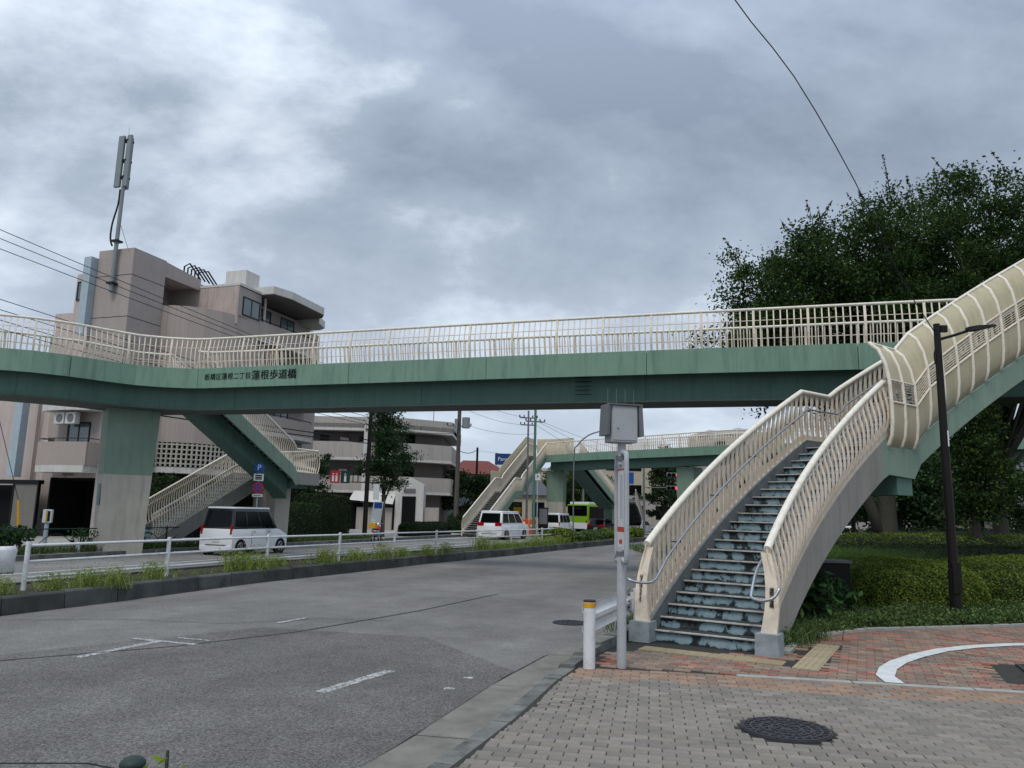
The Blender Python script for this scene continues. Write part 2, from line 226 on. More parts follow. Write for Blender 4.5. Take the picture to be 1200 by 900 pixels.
# ------------------------------------------------------------------ mesh helpers
def wmat(o):
    m = o.matrix_basis.copy()
    while o.parent is not None: o = o.parent; m = o.matrix_basis @ m
    return m
class MB:
    def __init__(s): s.v = []; s.f = []; s.tn = []
    def add(s, vs, fs, tone=None):
        o = len(s.v); s.v += [tuple(p) for p in vs]; s.f += [tuple(i + o for i in f) for f in fs]
        s.tn += [0. if tone is None else tone] * len(fs)
        return s
    def box(s, c, d, rz=0, taper=1., tone=None, rx=0):
        """centre c, size d, turned rz about z; top scaled by taper"""
        vs = []
        for k in (-1, 1):
            q = taper if k > 0 else 1.
            for i, j in ((-1, -1), (1, -1), (1, 1), (-1, 1)):
                x, y, z = i * d[0] / 2 * q, j * d[1] / 2 * q, k * d[2] / 2
                if rx: y, z = y * cos(rx) - z * sin(rx), y * sin(rx) + z * cos(rx)
                vs.append((c[0] + x * cos(rz) - y * sin(rz), c[1] + x * sin(rz) + y * cos(rz), c[2] + z))
        return s.add(vs, [(3, 2, 1, 0), (4, 5, 6, 7), (0, 1, 5, 4), (1, 2, 6, 5), (2, 3, 7, 6), (3, 0, 4, 7)], tone)
    def b2(s, a, b, tone=None):   # box from corner to corner
        return s.box([(a[i] + b[i]) / 2 for i in range(3)], [abs(b[i] - a[i]) for i in range(3)], tone=tone)
    def prism(s, poly, z0, z1, tone=None):
        n = len(poly); q0 = [(*p[:2], z0 if len(p) < 3 else p[2] + z0) for p in poly]; q1 = [(*p[:2], z1 if len(p) < 3 else p[2] + z1) for p in poly]
        return s.add(q0 + q1, [tuple(range(n))[::-1], tuple(range(n, 2 * n))] + [(i, (i + 1) % n, n + (i + 1) % n, n + i) for i in range(n)], tone)
    def tube(s, pts, r, k=8, cap=True, tone=None):
        pts = [Vector(p) for p in pts]; n = len(pts); rs = r if isinstance(r, (list, tuple)) else [r] * n
        vs = []; up = Vector((0, 0, 1)); pa = None
        for i, p in enumerate(pts):
            d = (pts[min(i + 1, n - 1)] - pts[max(i - 1, 0)]).normalized()
            if pa is None:
                a = d.cross(up); a = a.normalized() if a.length > .05 else Vector((1, 0, 0))
            else:
                a = pa - d * pa.dot(d); a = a.normalized() if a.length > 1e-4 else pa
            pa = a; b = d.cross(a)
            vs += [p + (a * cos(2 * PI * j / k) + b * sin(2 * PI * j / k)) * rs[i] for j in range(k)]
        fs = [(i * k + j, i * k + (j + 1) % k, (i + 1) * k + (j + 1) % k, (i + 1) * k + j) for i in range(n - 1) for j in range(k)]
        if cap: fs += [tuple(range(k))[::-1], tuple(range((n - 1) * k, n * k))]
        return s.add(vs, fs, tone)
    def cyl(s, c, r, h, k=16, r2=None, tone=None):
        return s.tube([c, (c[0], c[1], c[2] + h)], [r, r if r2 is None else r2], k, tone=tone)
    def sweep(s, path, prof, lat=0., closed=True, cap=True, tone=None):
        """profile points (lateral to the left, height) carried along a path of (x,y,z)"""
        n = len(path); k = len(prof); vs = []
        for i, p in enumerate(path):
            a = path[max(i - 1, 0)]; b = path[min(i + 1, n - 1)]
            if 0 < i < n - 1:
                d1 = Vector((p[0] - a[0], p[1] - a[1])).normalized(); d2 = Vector((b[0] - p[0], b[1] - p[1])).normalized(); d = (d1 + d2)
                d.normalize(); m = 1 / max(.5, d.dot(d1))
            else: d = Vector((b[0] - a[0], b[1] - a[1])).normalized(); m = 1
            nx, ny = -d.y * m, d.x * m
            vs += [(p[0] + nx * (q[0] + lat), p[1] + ny * (q[0] + lat), p[2] + q[1]) for q in prof]
        kk = k if closed else k - 1
        fs = [(i * k + j, (i + 1) * k + j, (i + 1) * k + (j + 1) % k, i * k + (j + 1) % k) for i in range(n - 1) for j in range(kk)]
        if cap and closed: fs += [tuple(range(k)), tuple(range((n - 1) * k, n * k))[::-1]]
        return s.add(vs, fs, tone)
    def quad(s, a, b, c, d, tone=None): return s.add([a, b, c, d], [(0, 1, 2, 3)], tone)
    def sheet(s, poly, z, tone=None): return s.add([(p[0], p[1], z) for p in poly], [tuple(range(len(poly)))], tone)
    def ball(s, c, r, k=10, m=6, sq=(1, 1, 1)):
        vs = [(c[0], c[1], c[2] - r * sq[2])]
        for i in range(1, m):
            a = -PI / 2 + PI * i / m
            vs += [(c[0] + r * sq[0] * cos(a) * cos(2 * PI * j / k), c[1] + r * sq[1] * cos(a) * sin(2 * PI * j / k), c[2] + r * sq[2] * sin(a)) for j in range(k)]
        vs.append((c[0], c[1], c[2] + r * sq[2])); t = len(vs) - 1
        fs = [(0, 1 + (j + 1) % k, 1 + j) for j in range(k)] + [(1 + i * k + j, 1 + i * k + (j + 1) % k, 1 + (i + 1) * k + (j + 1) % k, 1 + (i + 1) * k + j) for i in range(m - 2) for j in range(k)]
        fs += [(1 + (m - 2) * k + j, 1 + (m - 2) * k + (j + 1) % k, t) for j in range(k)]
        return s.add(vs, fs)
    def build(s, name, m, parent=None, world=False, smooth=False, kind=None, bevel=0, label=None, fix=True):
        me = bpy.data.meshes.new(name)
        vs = s.v
        if world and parent is not None:
            iv = wmat(parent).inverted()
            vs = [tuple(iv @ Vector(p)) for p in vs]
        me.from_pydata(vs, [], s.f)
        if any(s.tn):
            at = me.attributes.new('tone', 'FLOAT', 'FACE'); at.data.foreach_set('value', s.tn)
        if fix or bevel:
            import bmesh
            bm = bmesh.new(); bm.from_mesh(me)
            if fix: bmesh.ops.recalc_face_normals(bm, faces=bm.faces)
            if bevel: bmesh.ops.bevel(bm, geom=[e for e in bm.edges if e.is_manifold and e.calc_face_angle(0) > .5], offset=bevel, segments=2, profile=.6, affect='EDGES', clamp_overlap=True)
            bm.to_mesh(me); bm.free()
        if smooth:
            me.polygons.foreach_set('use_smooth', [True] * len(me.polygons))
            if smooth == 'auto': me.set_sharp_from_angle(angle=rad(35))
        me.materials.append(M[m] if isinstance(m, str) else m)
        return put(name, me, parent, kind, label)
def put(name, me, parent=None, kind=None, label=None):
    o = bpy.data.objects.new(name, me); COL.objects.link(o)
    if parent is not None: o.parent = parent
    if kind: o['kind'] = kind
    if label: o['label'] = label
    return o
def tag(o, label, cat=None, group=None, kind=None):
    o['label'] = label
    if cat: o['category'] = cat
    if group: o['group'] = group
    if kind: o['kind'] = kind
    return o
def thing(name, label, cat, loc=(0, 0, 0), rz=0, group=None):
    o = bpy.data.objects.new(name, None); COL.objects.link(o); o.empty_display_size = .2
    o.matrix_basis = Matrix.Translation(loc) @ Matrix.Rotation(rz, 4, 'Z')
    return tag(o, label, cat, group)
def inst(name, me, parent, loc, rz=0, sc=None, label=None):
    o = bpy.data.objects.new(name, me); COL.objects.link(o); o.parent = parent; o.location = loc; o.rotation_euler = (0, 0, rz)
    if sc: o.scale = sc
    if label: o['label'] = label
    return o
def copy_tree(src, loc, rz, label=None, parent=None):
    c = src.copy(); COL.objects.link(c); c.parent = parent
    if parent is None:
        c.matrix_basis = Matrix.Translation(loc) @ Matrix.Rotation(rz, 4, 'Z')
        if label: c['label'] = label
    for ch in src.children: copy_tree(ch, None, None, None, c)
    return c
_tc = {}
def text(name, body, size, m, parent, mtx, spacing=1., align='CENTER', line=1.):
    cu = bpy.data.curves.new(name, 'FONT'); cu.body = body; cu.size = size; cu.extrude = .004; cu.align_x = align; cu.align_y = 'CENTER'; cu.space_character = spacing; cu.space_line = line; cu.resolution_u = 3
    cu.materials.append(M[m]); o = bpy.data.objects.new(name, cu); COL.objects.link(o)
    dg = bpy.context.evaluated_depsgraph_get(); me = bpy.data.meshes.new_from_object(o.evaluated_get(dg)); bpy.data.objects.remove(o); bpy.data.curves.remove(cu)
    if not me.materials: me.materials.append(M[m])
    o = bpy.data.objects.new(name, me); COL.objects.link(o); o.parent = parent
    o.matrix_basis = (wmat(parent).inverted() if parent else Matrix()) @ mtx
    return o
def facing(p, nrm, up=(0, 0, 1)):
    """matrix placing a text's plane at p, its face towards nrm"""
    n = Vector(nrm).normalized(); u = Vector(up); x = u.cross(n).normalized(); y = n.cross(x)
    return Matrix(((x.x, y.x, n.x, p[0]), (x.y, y.y, n.y, p[1]), (x.z, y.z, n.z, p[2]), (0, 0, 0, 1)))
def numpy_mesh(name, co, nper, tone, m):
    """co: (n*nper,3) vertices; n faces of nper corners each"""
    n = len(co) // nper; me = bpy.data.meshes.new(name)
    me.vertices.add(len(co)); me.vertices.foreach_set('co', co.astype(np.float32).ravel())
    me.loops.add(len(co)); me.loops.foreach_set('vertex_index', np.arange(len(co), dtype=np.int32))
    me.polygons.add(n); me.polygons.foreach_set('loop_start', np.arange(0, len(co), nper, dtype=np.int32))
    me.update(calc_edges=True)
    at = me.attributes.new('tone', 'FLOAT', 'FACE'); at.data.foreach_set('value', tone.astype(np.float32))
    me.materials.append(M[m] if isinstance(m, str) else m); return me
def leaf_quads(pts, size, nrm=None, flat=.0, asp=.55):
    """a small pointed quad for each point; returns co"""
    n = len(pts); a = rng.normal(size=(n, 3)); b = rng.normal(size=(n, 3))
    if nrm is not None: b = b - (np.sum(b * nrm, 1, keepdims=True)) * nrm * flat; a = a - (np.sum(a * nrm, 1, keepdims=True)) * nrm * flat
    a /= np.linalg.norm(a, axis=1, keepdims=True); b -= np.sum(a * b, 1, keepdims=True) * a; b /= np.linalg.norm(b, axis=1, keepdims=True)
    s = size * rng.uniform(.6, 1.35, (n, 1)); c = np.empty((n, 4, 3))
    c[:, 0] = pts - a * s; c[:, 2] = pts + a * s; c[:, 1] = pts + b * s * asp; c[:, 3] = pts - b * s * asp
    return c.reshape(-1, 3)

# ------------------------------------------------------------------ the road frame
OR = Vector((-7.2, 14.0)); RD = Vector((.3205, .947)).normalized(); RN = Vector((-RD.y, RD.x)); RA = math.atan2(RD.y, RD.x)
def st(s, t): p = OR + RD * s + RN * t; return (p.x, p.y)
def off(path, d):
    out = []
    for i, p in enumerate(path):
        a = Vector(path[max(i - 1, 0)][:2]); b = Vector(path[min(i + 1, len(path) - 1)][:2]); t = (b - a).normalized()
        out.append((p[0] - t.y * d, p[1] + t.x * d, *p[2:]))
    return out
def resample(path, step):
    out = [Vector(path[0])]; acc = 0
    for a, b in zip(path[:-1], path[1:]):
        a = Vector(a); b = Vector(b); d = (b - a).length; k = step - acc
        while k <= d: out.append(a.lerp(b, k / d)); k += step
        acc = (acc + d) % step
    return out
MED = [(-15.4, -10), (-10.5, 5), (-8.6, 11), (-7.35, 14.5), (-6.1, 18.8), (-4.6, 22.4), (-2.8, 27.2), (.2, 33.9), (5.3, 46.3), (10.4, 58.1)]
KRB = [(-5.2, -8), (-3.2, -1), (-2.05, 2.6), (-1.45, 4.4), (-.96, 5.81), (-.52, 7.09), (-.06, 8.68), (.52, 10.25), (1.19, 11.6), (2.0, 13.6), (3.4, 17.6), (5.6, 23.2), (8.4, 30.2), (11.6, 37.5), (13.6, 42), (16.5, 46), (21, 49)]

# ground, roads, pavements
g_ = MB().sheet([(-700, -300), (700, -300), (700, 1200), (-700, 1200)], -.112).build('ground', 'old_road', kind='structure'); tag(g_, 'grey ground running out beyond the junction')
rd = MB().sheet(off(MED, -.02) + [(p[0], p[1]) for p in reversed(off(KRB, .05))], -.1).build('road', 'road', kind='structure'); tag(rd, 'grey asphalt carriageway between median and sidewalk')
fr = MB().sheet([st(-40, 1.0), st(60, 1.0), st(60, 10.6), st(-40, 10.6)], -.104).build('far_road', 'old_road', kind='structure'); tag(fr, 'far carriageway beyond the weedy median')
pt = MB().sheet([(-8.5, 2.5), (-6.2, 9.3), (-3.7, 12.1), (-1.2, 11.6), (.1, 9.3), (-.9, 6.1), (-2.1, 2.5)], -.096).build('asphalt_patch', 'patch', kind='structure'); tag(pt, 'darker coarse asphalt patch at the near road edge')
fw = MB().prism([st(-40, 10.7), st(75, 10.7), st(75, 24), st(-40, 24)], -.11, .04).build('far_sidewalk', 'strip', kind='structure'); tag(fw, 'pale sidewalk in front of the apartment buildings')
kb = MB()
for i, p in enumerate(resample([(*st(-20, 10.6), 0), (*st(60, 10.6), 0)], 1.0)[:-1]): kb.box((p.x, p.y, -.03), (.99, .17, .17), RA)
kb.build('far_kerb', 'kerb', kind='structure')
# road seams and worn paint
def strip(name, pts, w, z, m, label, kind='structure'):
    b = MB(); b.sweep([(p[0], p[1], z) for p in pts], [(-w / 2, 0), (w / 2, 0)], closed=False); o = b.build(name, m, kind=kind); return tag(o, label)
strip('road_seam', [(-9.5, 6.2), (-7.2, 8.0), (-5.6, 9.3), (-4.25, 10.35), (-3.1, 11.7), (-1.6, 14.5), (-.2, 17.8)], .03, -.0925, 'blk', 'long dark tar seam slanting across the carriageway')
strip('road_seam', [(-3.6, 5.7), (-2.9, 5.75), (-2.3, 5.5), (-1.9, 5.55), (-1.35, 5.2)], .02, -.0925, 'blk', 'short jagged crack near the gutter')
strip('lane_line', [(-5.04, 9.47), (-4.62, 10.7)], .13, -.0925, 'worn', 'worn white dash on the asphalt, farther from the kerb')
strip('lane_line', [(-1.83, 8.02), (-1.3, 9.15)], .14, -.0925, 'worn', 'worn white dash near the gutter')
strip('lane_line', [(-5.05, 10.85), (-4.05, 10.5)], .1, -.0915, 'worn', 'worn white crossbar at the tip of the farther dash')
strip('lane_line', [(-4.5, 11.0), (-4.0, 10.83)], .06, -.0915, 'worn', 'thin worn stroke above the crossbar')
strip('lane_line', [(-3.6, 12.6), (-3.3, 13.3)], .1, -.0925, 'worn', 'faint worn dash in mid carriageway')
strip('edge_line', [(2.4, 41.5), (3.9, 45.2), (9.6, 58.6)], .15, -.0925, 'white', 'white edge line beside the far end of the median kerb')
strip('edge_line', [st(-12, 4.6), st(35, 4.6)], .13, -.098, 'white', 'nearer white line on the far carriageway')
strip('edge_line', [st(-12, 6.75), st(45, 6.75)], .13, -.098, 'white', 'farther white line on the far carriageway')
for p, l in (((-.47, 8.3), 'small pale survey disc nearer the camera'), ((-.3, 8.85), 'small pale survey disc farther from the camera')):
    tag(MB().cyl((p[0] - .1, p[1], -.097), .055, .008, 12).build('road_stud', 'worn'), l, 'road stud')
strip('road_seam', [(-7.9, 12.2), (-6.0, 12.6), (-4.4, 12.4), (-3.0, 13.2), (-1.9, 13.1)], .014, -.0918, 'blk', 'thin wandering crack across the carriageway')
# gutter and kerb of the near side
gt = MB()
for a, b in zip(resample([(*p, 0) for p in KRB[1:14]], 2.0)[:-1], resample([(*p, 0) for p in KRB[1:14]], 2.0)[1:]):
    q = a.lerp(b, .006); r_ = a.lerp(b, .994)
    gt.sweep([(q.x, q.y, 0), (r_.x, r_.y, 0)], [(.02, -.13), (.02, -.088), (-.46, -.07), (-.46, -.13)])
gt.build('gutter', 'gutter', kind='structure')
kerb_root = None
for i, (a, b) in enumerate(zip(resample([(*p, 0) for p in off(KRB, -.56)[1:13]], .6)[:-1], resample([(*p, 0) for p in off(KRB, -.56)[1:13]], .6)[1:])):
    q = a.lerp(b, .012); r_ = a.lerp(b, .988); h = -.02 if a.y < 8.4 else min(.12, -.02 + (a.y - 8.4) * .07)
    m = MB().sweep([(q.x, q.y, 0), (r_.x, r_.y, 0)], [(.1, -.12), (.1, h - .03), (.07, h), (-.09, h), (-.09, -.12)])
    if kerb_root is None: kerb_root = m.build('kerb', 'kerb', kind='structure'); tag(kerb_root, 'row of worn kerb stones along the near sidewalk')
    else: m.build('kerb_stone', 'kerb', kerb_root)
# near sidewalk bed
STRIP = [(-1.0, 9.5), (1.0, 9.15), (2.8, 8.82), (5.37, 8.35), (12, 7.15)]
bed = [(p[0], p[1]) for p in off(KRB, -.64)[1:12]] + [(18, 30), (60, 30), (60, -12), (-4, -12)]
sw = MB().prism(bed, -.13, -.014).build('sidewalk', 'joint', kind='structure'); tag(sw, 'paved sidewalk corner of grey and red blocks')
kr = off(KRB, -.68)
def kerb_x(y):
    for a, b in zip(kr[:-1], kr[1:]):
        if a[1] <= y <= b[1]: return a[0] + (b[0] - a[0]) * (y - a[1]) / (b[1] - a[1])
    return -9
def paver_geo(mb, x, y, l, w, rz, z=0, tone=None, ch=.006, gap=.006):
    hx, hy = l / 2 - gap / 2, w / 2 - gap / 2; vs = []
    for (dx_, dy_, z_) in ((hx, hy, -.03), (hx, hy, -ch), (hx - ch, hy - ch, 0)):
        for i, j in ((-1, -1), (1, -1), (1, 1), (-1, 1)):
            X, Y_ = i * dx_, j * dy_; vs.append((x + X * cos(rz) - Y_ * sin(rz), y + X * sin(rz) + Y_ * cos(rz), z + z_))
    fs = [(8, 9, 10, 11)] + [(k + i, k + (i + 1) % 4, k + 4 + (i + 1) % 4, k + 4 + i) for k in (0, 4) for i in range(4)]
    mb.add(vs, fs, tone)
pm = MB(); paver_geo(pm, 0, 0, .2, .1, 0); pv0 = pm.build('paver', 'paver', sw); pv_me = pv0.data
pm = MB(); paver_geo(pm, 0, 0, .2, .1, 0); pvt = pm.build('tan_paver', 'tanpaver', sw); pvt_me = pvt.data
ang = math.atan2(8.35 - 8.82, 5.37 - 2.8)
ux, uy = cos(ang), sin(ang); vx, vy = -sin(ang), cos(ang)
# rows parallel to the edging; origin on it
cells = []
for r in range(1, 62):
    d = -.005 - .1 * r
    for c in range(-30, 45):
        a = c * .2 + (.1 if r % 2 else 0); a0, a1 = a - .1, a + .1
        y = 8.82 + uy * a + vy * d
        if y < 2.6: continue
        kx = (kerb_x(y) + .005 - 2.8 - vx * d) / ux     # where this row meets the kerb
        if a1 < kx + .03: continue
        a0 = max(a0, kx)
        mc = (2.32 - 2.8) * ux + (6.69 - 8.82) * uy; md = (2.32 - 2.8) * vx + (6.69 - 8.82) * vy   # manhole in row coordinates
        hh = .385 ** 2 - (d - md) ** 2
        if hh > 0:
            h_ = math.sqrt(hh)
            if a0 > mc - h_ and a1 < mc + h_: continue
            if a0 < mc - h_ < a1: a1 = mc - h_
            elif a0 < mc + h_ < a1: a0 = mc + h_
        l = a1 - a0
        if l < .03: continue
        am = (a0 + a1) / 2; x, y = 2.8 + ux * am + vx * d, 8.82 + uy * am + vy * d
        if abs(x) / max(y, .1) > 1.1: continue
        cells.append((x, y, r, l))
def und(x, y): return .006 * sin(x * 2.3 + y * 1.1) + .004 * sin(y * 4.1 - x) - .012 * math.exp(-((x - .2) ** 2 + (y - 7.2) ** 2) / .5)
infr = [q for q in cells if q[1] > 4.7 and abs(q[0]) / q[1] < .69]; infr.sort(key=lambda q: q[1]); near = set((q[0], q[1]) for q in [q for q in infr if q[3] > .199][:298])
far_g, far_t = MB(), MB(); used = {}
for x, y, r, l in cells:
    z = und(x, y) + random.uniform(-.0015, .0015); rz = ang + random.uniform(-.012, .012); tan = r <= 6 and random.random() < .9
    if (x, y) in near:
        key = 'tan_paver' if tan else 'paver'
        if key not in used:
            used[key] = 1; o = pvt if tan else pv0; o.location = (x, y, z); o.rotation_euler = (0, 0, rz)
        else: inst(key, pvt_me if tan else pv_me, sw, (x, y, z), rz)
    else: paver_geo(far_t if tan else far_g, x, y, l, .1, rz if l > .19 else ang, z, random.random())
if 'tan_paver' not in used: pvt.location = (3.5, 8.6, 0)
far_g.build('paver_field', 'paver', sw, kind='stuff', fix=False); far_t.build('tan_paver_band', 'tanpaver', sw, kind='stuff', fix=False)
# edging strip stones
for a, b in zip(resample([(*p, 0) for p in STRIP], 1.2)[:-1], resample([(*p, 0) for p in STRIP], 1.2)[1:]):
    if a.x < kerb_x(a.y) + .3: continue
    q, r_ = a.lerp(b, .006), a.lerp(b, .994)
    if a.x > 2.4: MB().sweep([(q.x, q.y, 0), (r_.x, r_.y, 0)], [(.06, -.05), (.06, .003), (-.06, .003), (-.06, -.05)]).build('edging_stone', 'strip', sw)
# park edge
PARK = [(3.62, 10.35), (4.1, 11.3), (4.62, 11.94), (5.81, 12.73), (7.12, 13.12), (8.92, 13.72), (12, 14.6), (22, 16.5)]
MB().sweep([(*p, 0) for p in PARK], [(.06, -.05), (.06, .03), (-.06, .03), (-.06, -.05)]).build('park_edging', 'strip', kind='structure')
def park_y(x):
    for a, b in zip(PARK[:-1], PARK[1:]):
        if a[0] <= x <= b[0]: return a[1] + (b[1] - a[1]) * (x - a[0]) / (b[0] - a[0])
    return 10.3 if x < 3.6 else 16
def strip_y(x):
    for a, b in zip(STRIP[:-1], STRIP[1:]):
        if a[0] <= x <= b[0]: return a[1] + (b[1] - a[1]) * (x - a[0]) / (b[0] - a[0])
    return 0
def in_tact(x, y):
    q = Vector((x - 1.78, y - 10.52)); d = Vector((1.72, -.98)).normalized(); s_ = q.dot(d); t_ = q.dot(Vector((-d.y, d.x)))
    if -.02 < s_ < 2.02 and abs(t_) < .17: return True
    q = Vector((x - 3.46, y - 9.29)); d = Vector((1.06, 1.88)).normalized(); s_ = q.dot(d); t_ = q.dot(Vector((-d.y, d.x)))
    return -.02 < s_ < 2.16 and abs(t_) < .2
bricks = MB(); ba = ang + rad(-14)
for r in range(-70, 80):
    for c in range(-40, 60):
        a = c * .2 + (.1 if r % 2 else 0); d = r * .1
        x, y = 4.5 + cos(ba) * a - sin(ba) * d, 10.5 + sin(ba) * a + cos(ba) * d
        if not (strip_y(x) + .1 < y < park_y(x) - .08) or x > 11.5 or x < kerb_x(y) + .14: continue
        if x < 3.9 and y > 11.35 - (x - 2.06) * .63: continue
        if in_tact(x, y) or (5.4 < x < 7.2 and 8.75 < y < 9.95 and x > 5.5 + (9.88 - y) * -.38 + .38): continue
        tn = (.5 + .5 * math.sin(x * 1.7 + y * 2.3)) * .25 + random.random()
        bricks.add([], []); paver_geo(bricks, x, y, .2, .1, ba + random.uniform(-.01, .01), random.uniform(-.002, .002), tn)
bricks.build('red_brick_field', 'brick', sw, kind='stuff', fix=False)
# tactile tiles
tt = MB()
hx = .146
tt.add([(-hx, -hx, -.03), (hx, -hx, -.03), (hx, hx, -.03), (-hx, hx, -.03), (-hx, -hx, 0), (hx, -hx, 0), (hx, hx, 0), (-hx, hx, 0)], [(4, 5, 6, 7), (0, 1, 5, 4), (1, 2, 6, 5), (2, 3, 7, 6), (3, 0, 4, 7)])
for k in range(4): tt.box((0, -.108 + .072 * k, .0025), (.27, .03, .006))
tac = thing('tactile_paving', 'tan tactile paving leading to the foot of the staircase', 'tactile paving', (2.6, 10, 0))
t0 = tt.build('tactile_tile', 'tactile', tac); tm = t0.data; first = True
def tac_row(p0, dvec, n, rows=1, turn=0):
    global first
    d = Vector(dvec).normalized(); nn = Vector((-d.y, d.x)); rz = math.atan2(d.y, d.x)
    for i in range(n):
        for j in range(rows):
            p = Vector(p0) + d * (.15 + .3 * i) + nn * (.3 * j - .15 * (rows - 1)); loc = (p.x - 2.6, p.y - 10, .002)
            if first: t0.location = loc; t0.rotation_euler = (0, 0, rz + turn); first = False
            else: inst('tactile_tile', tm, tac, loc, rz + turn)
tac_row((1.78, 10.52), (1.72, -.98), 6); tac_row((3.46, 9.29), (1.06, 1.88), 7, 1, 0)
# white curved line
cv = [(4.17, 8.62), (4.25, 9.0), (4.5, 9.45), (4.85, 9.9), (5.3, 10.35), (5.9, 10.85), (6.5, 11.2), (7.2, 11.48), (8.2, 11.7), (10.5, 12.0)]
strip('curved_line', cv, .19, .009, 'white', 'white curved line sweeping over the red blocks')
# manholes and grate
def manhole(x, y, r, z, label, cat='manhole cover'):
    t = thing('manhole_cover', label, cat, (x, y, z)); MB().tube([(0, 0, -.02), (0, 0, .004)], r, 40).build('plate', 'iron', t)
    b = MB()
    for k, (r1) in enumerate((.97, .8, .58, .34)):
        n = 48; vs = []
        for rr, zz_ in ((r * r1, .003), (r * r1, .013), (r * (r1 - .05), .013), (r * (r1 - .05), .003)): vs += [(rr * cos(2 * PI * i / n), rr * sin(2 * PI * i / n), zz_) for i in range(n)]
        b.add(vs, [(q * n + i, q * n + (i + 1) % n, (q + 1) * n + (i + 1) % n, (q + 1) * n + i) for q in range(3) for i in range(n)])
    b.build('ring', 'iron', t)
    b = MB()
    for ri, n in ((.88, 30), (.7, 22), (.47, 14), (.2, 7)):
        for i in range(n):
            a = 2 * PI * (i + .5 * (n % 2)) / n; s_ = 1 if i % 2 else -1
            b.box((r * ri * cos(a), r * ri * sin(a), .009), (r * .14, r * .05, .012), a + s_ * .6)
    b.build('raised_pattern', 'iron', t, kind='stuff'); return t
manhole(2.32, 6.69, .36, .002, 'large patterned iron manhole cover among the grey paving blocks')
manhole(1.07, 13.41, .3, -.098, 'manhole cover in the road behind the guardrail')
gt_ = thing('drain_grate', 'dark rectangular grate set in the red blocks', 'grate', (6.15, 9.35, .004), math.atan2(1.11, .45) - PI / 2)
MB().b2((-.05, -.55, -.03), (1.4, .6, -.004)).build('pit', 'blk', gt_)
b = MB()
for k in range(24): b.b2((-.04 + .06 * k, -.54, -.01), (-.01 + .06 * k, .59, .006))
b.build('bars', 'iron', gt_, kind='stuff'); MB().sweep([(-.05, -.55, 0), (1.4, -.55, 0), (1.4, .6, 0), (-.05, .6, 0), (-.05, -.54, 0)], [(-.02, -.02), (.02, -.02), (.02, .008), (-.02, .008)]).build('frame', 'iron', gt_)

# median: kerb stones with soil between
MI = off(MED, 2.0)
med = MB().prism([(p[0], p[1]) for p in off(MED, .1)] + [(p[0], p[1]) for p in reversed(off(MED, 1.9))], -.11, .16).build('median', 'soil', kind='structure'); tag(med, 'raised weedy median strip between the carriageways')
for side, path in ((0, MED[1:]), (1, off(MED, 2.0)[1:])):
    rs = resample([(*p, 0) for p in path], 1.15 if side == 0 else 2.3); extra = MB()
    for i, (a, b_) in enumerate(zip(rs[:-1], rs[1:])):
        q, r_ = a.lerp(b_, .008), a.lerp(b_, .992); h = .2 + random.uniform(-.012, .012); j = random.uniform(-.02, .015); sg = 1 if side == 0 else -1
        m = MB().sweep([(q.x, q.y, 0), (r_.x, r_.y, 0)], [((0 + j) * sg, -.12), ((.03 + j) * sg, h - .03), ((.06 + j) * sg, h), ((.2 + j) * sg, h), ((.2 + j) * sg, -.12)])
        m.build('kerb_stone', 'median_kerb', med)

# ------------------------------------------------------------------ balusters, railings, stairs
_bal = {}
def baluster_mesh(h, bulge, w, t, key):
    k = (round(h, 3), round(bulge, 3), w, t)
    if k in _bal: return _bal[k]
    b = MB(); n = 6; vs = []
    for i in range(n + 1):
        f = i / n; y = bulge * math.sin(PI * min(1, f * 1.04)) * (1.15 - .45 * f); z = h * f
        vs += [(-w / 2, y - t / 2, z), (w / 2, y - t / 2, z), (w / 2, y + t / 2, z), (-w / 2, y + t / 2, z)]
    fs = [(4 * i + j, 4 * i + (j + 1) % 4, 4 * i + 4 + (j + 1) % 4, 4 * i + 4 + j) for i in range(n) for j in range(4)] + [(3, 2, 1, 0), (4 * n, 4 * n + 1, 4 * n + 2, 4 * n + 3)]
    b.add(vs, fs); me = bpy.data.meshes.new('baluster'); me.from_pydata(b.v, [], b.f)
    import bmesh
    bm = bmesh.new(); bm.from_mesh(me); bmesh.ops.recalc_face_normals(bm, faces=bm.faces); bm.to_mesh(me); bm.free()
    me.materials.append(M['cream']); _bal[k] = me; return me
def smooth_path(p, n=3):
    """Catmull-Rom through the points"""
    P_ = [Vector(q) for q in p]; out = []
    for i in range(len(P_) - 1):
        a = P_[max(i - 1, 0)]; b = P_[i]; c = P_[i + 1]; d = P_[min(i + 2, len(P_) - 1)]
        for k in range(n):
            t = k / n; out.append(.5 * ((2 * b) + (c - a) * t + (2 * a - 5 * b + 4 * c - d) * t * t + (3 * b - a - 3 * c + d) * t ** 3))
    out.append(P_[-1]); return out
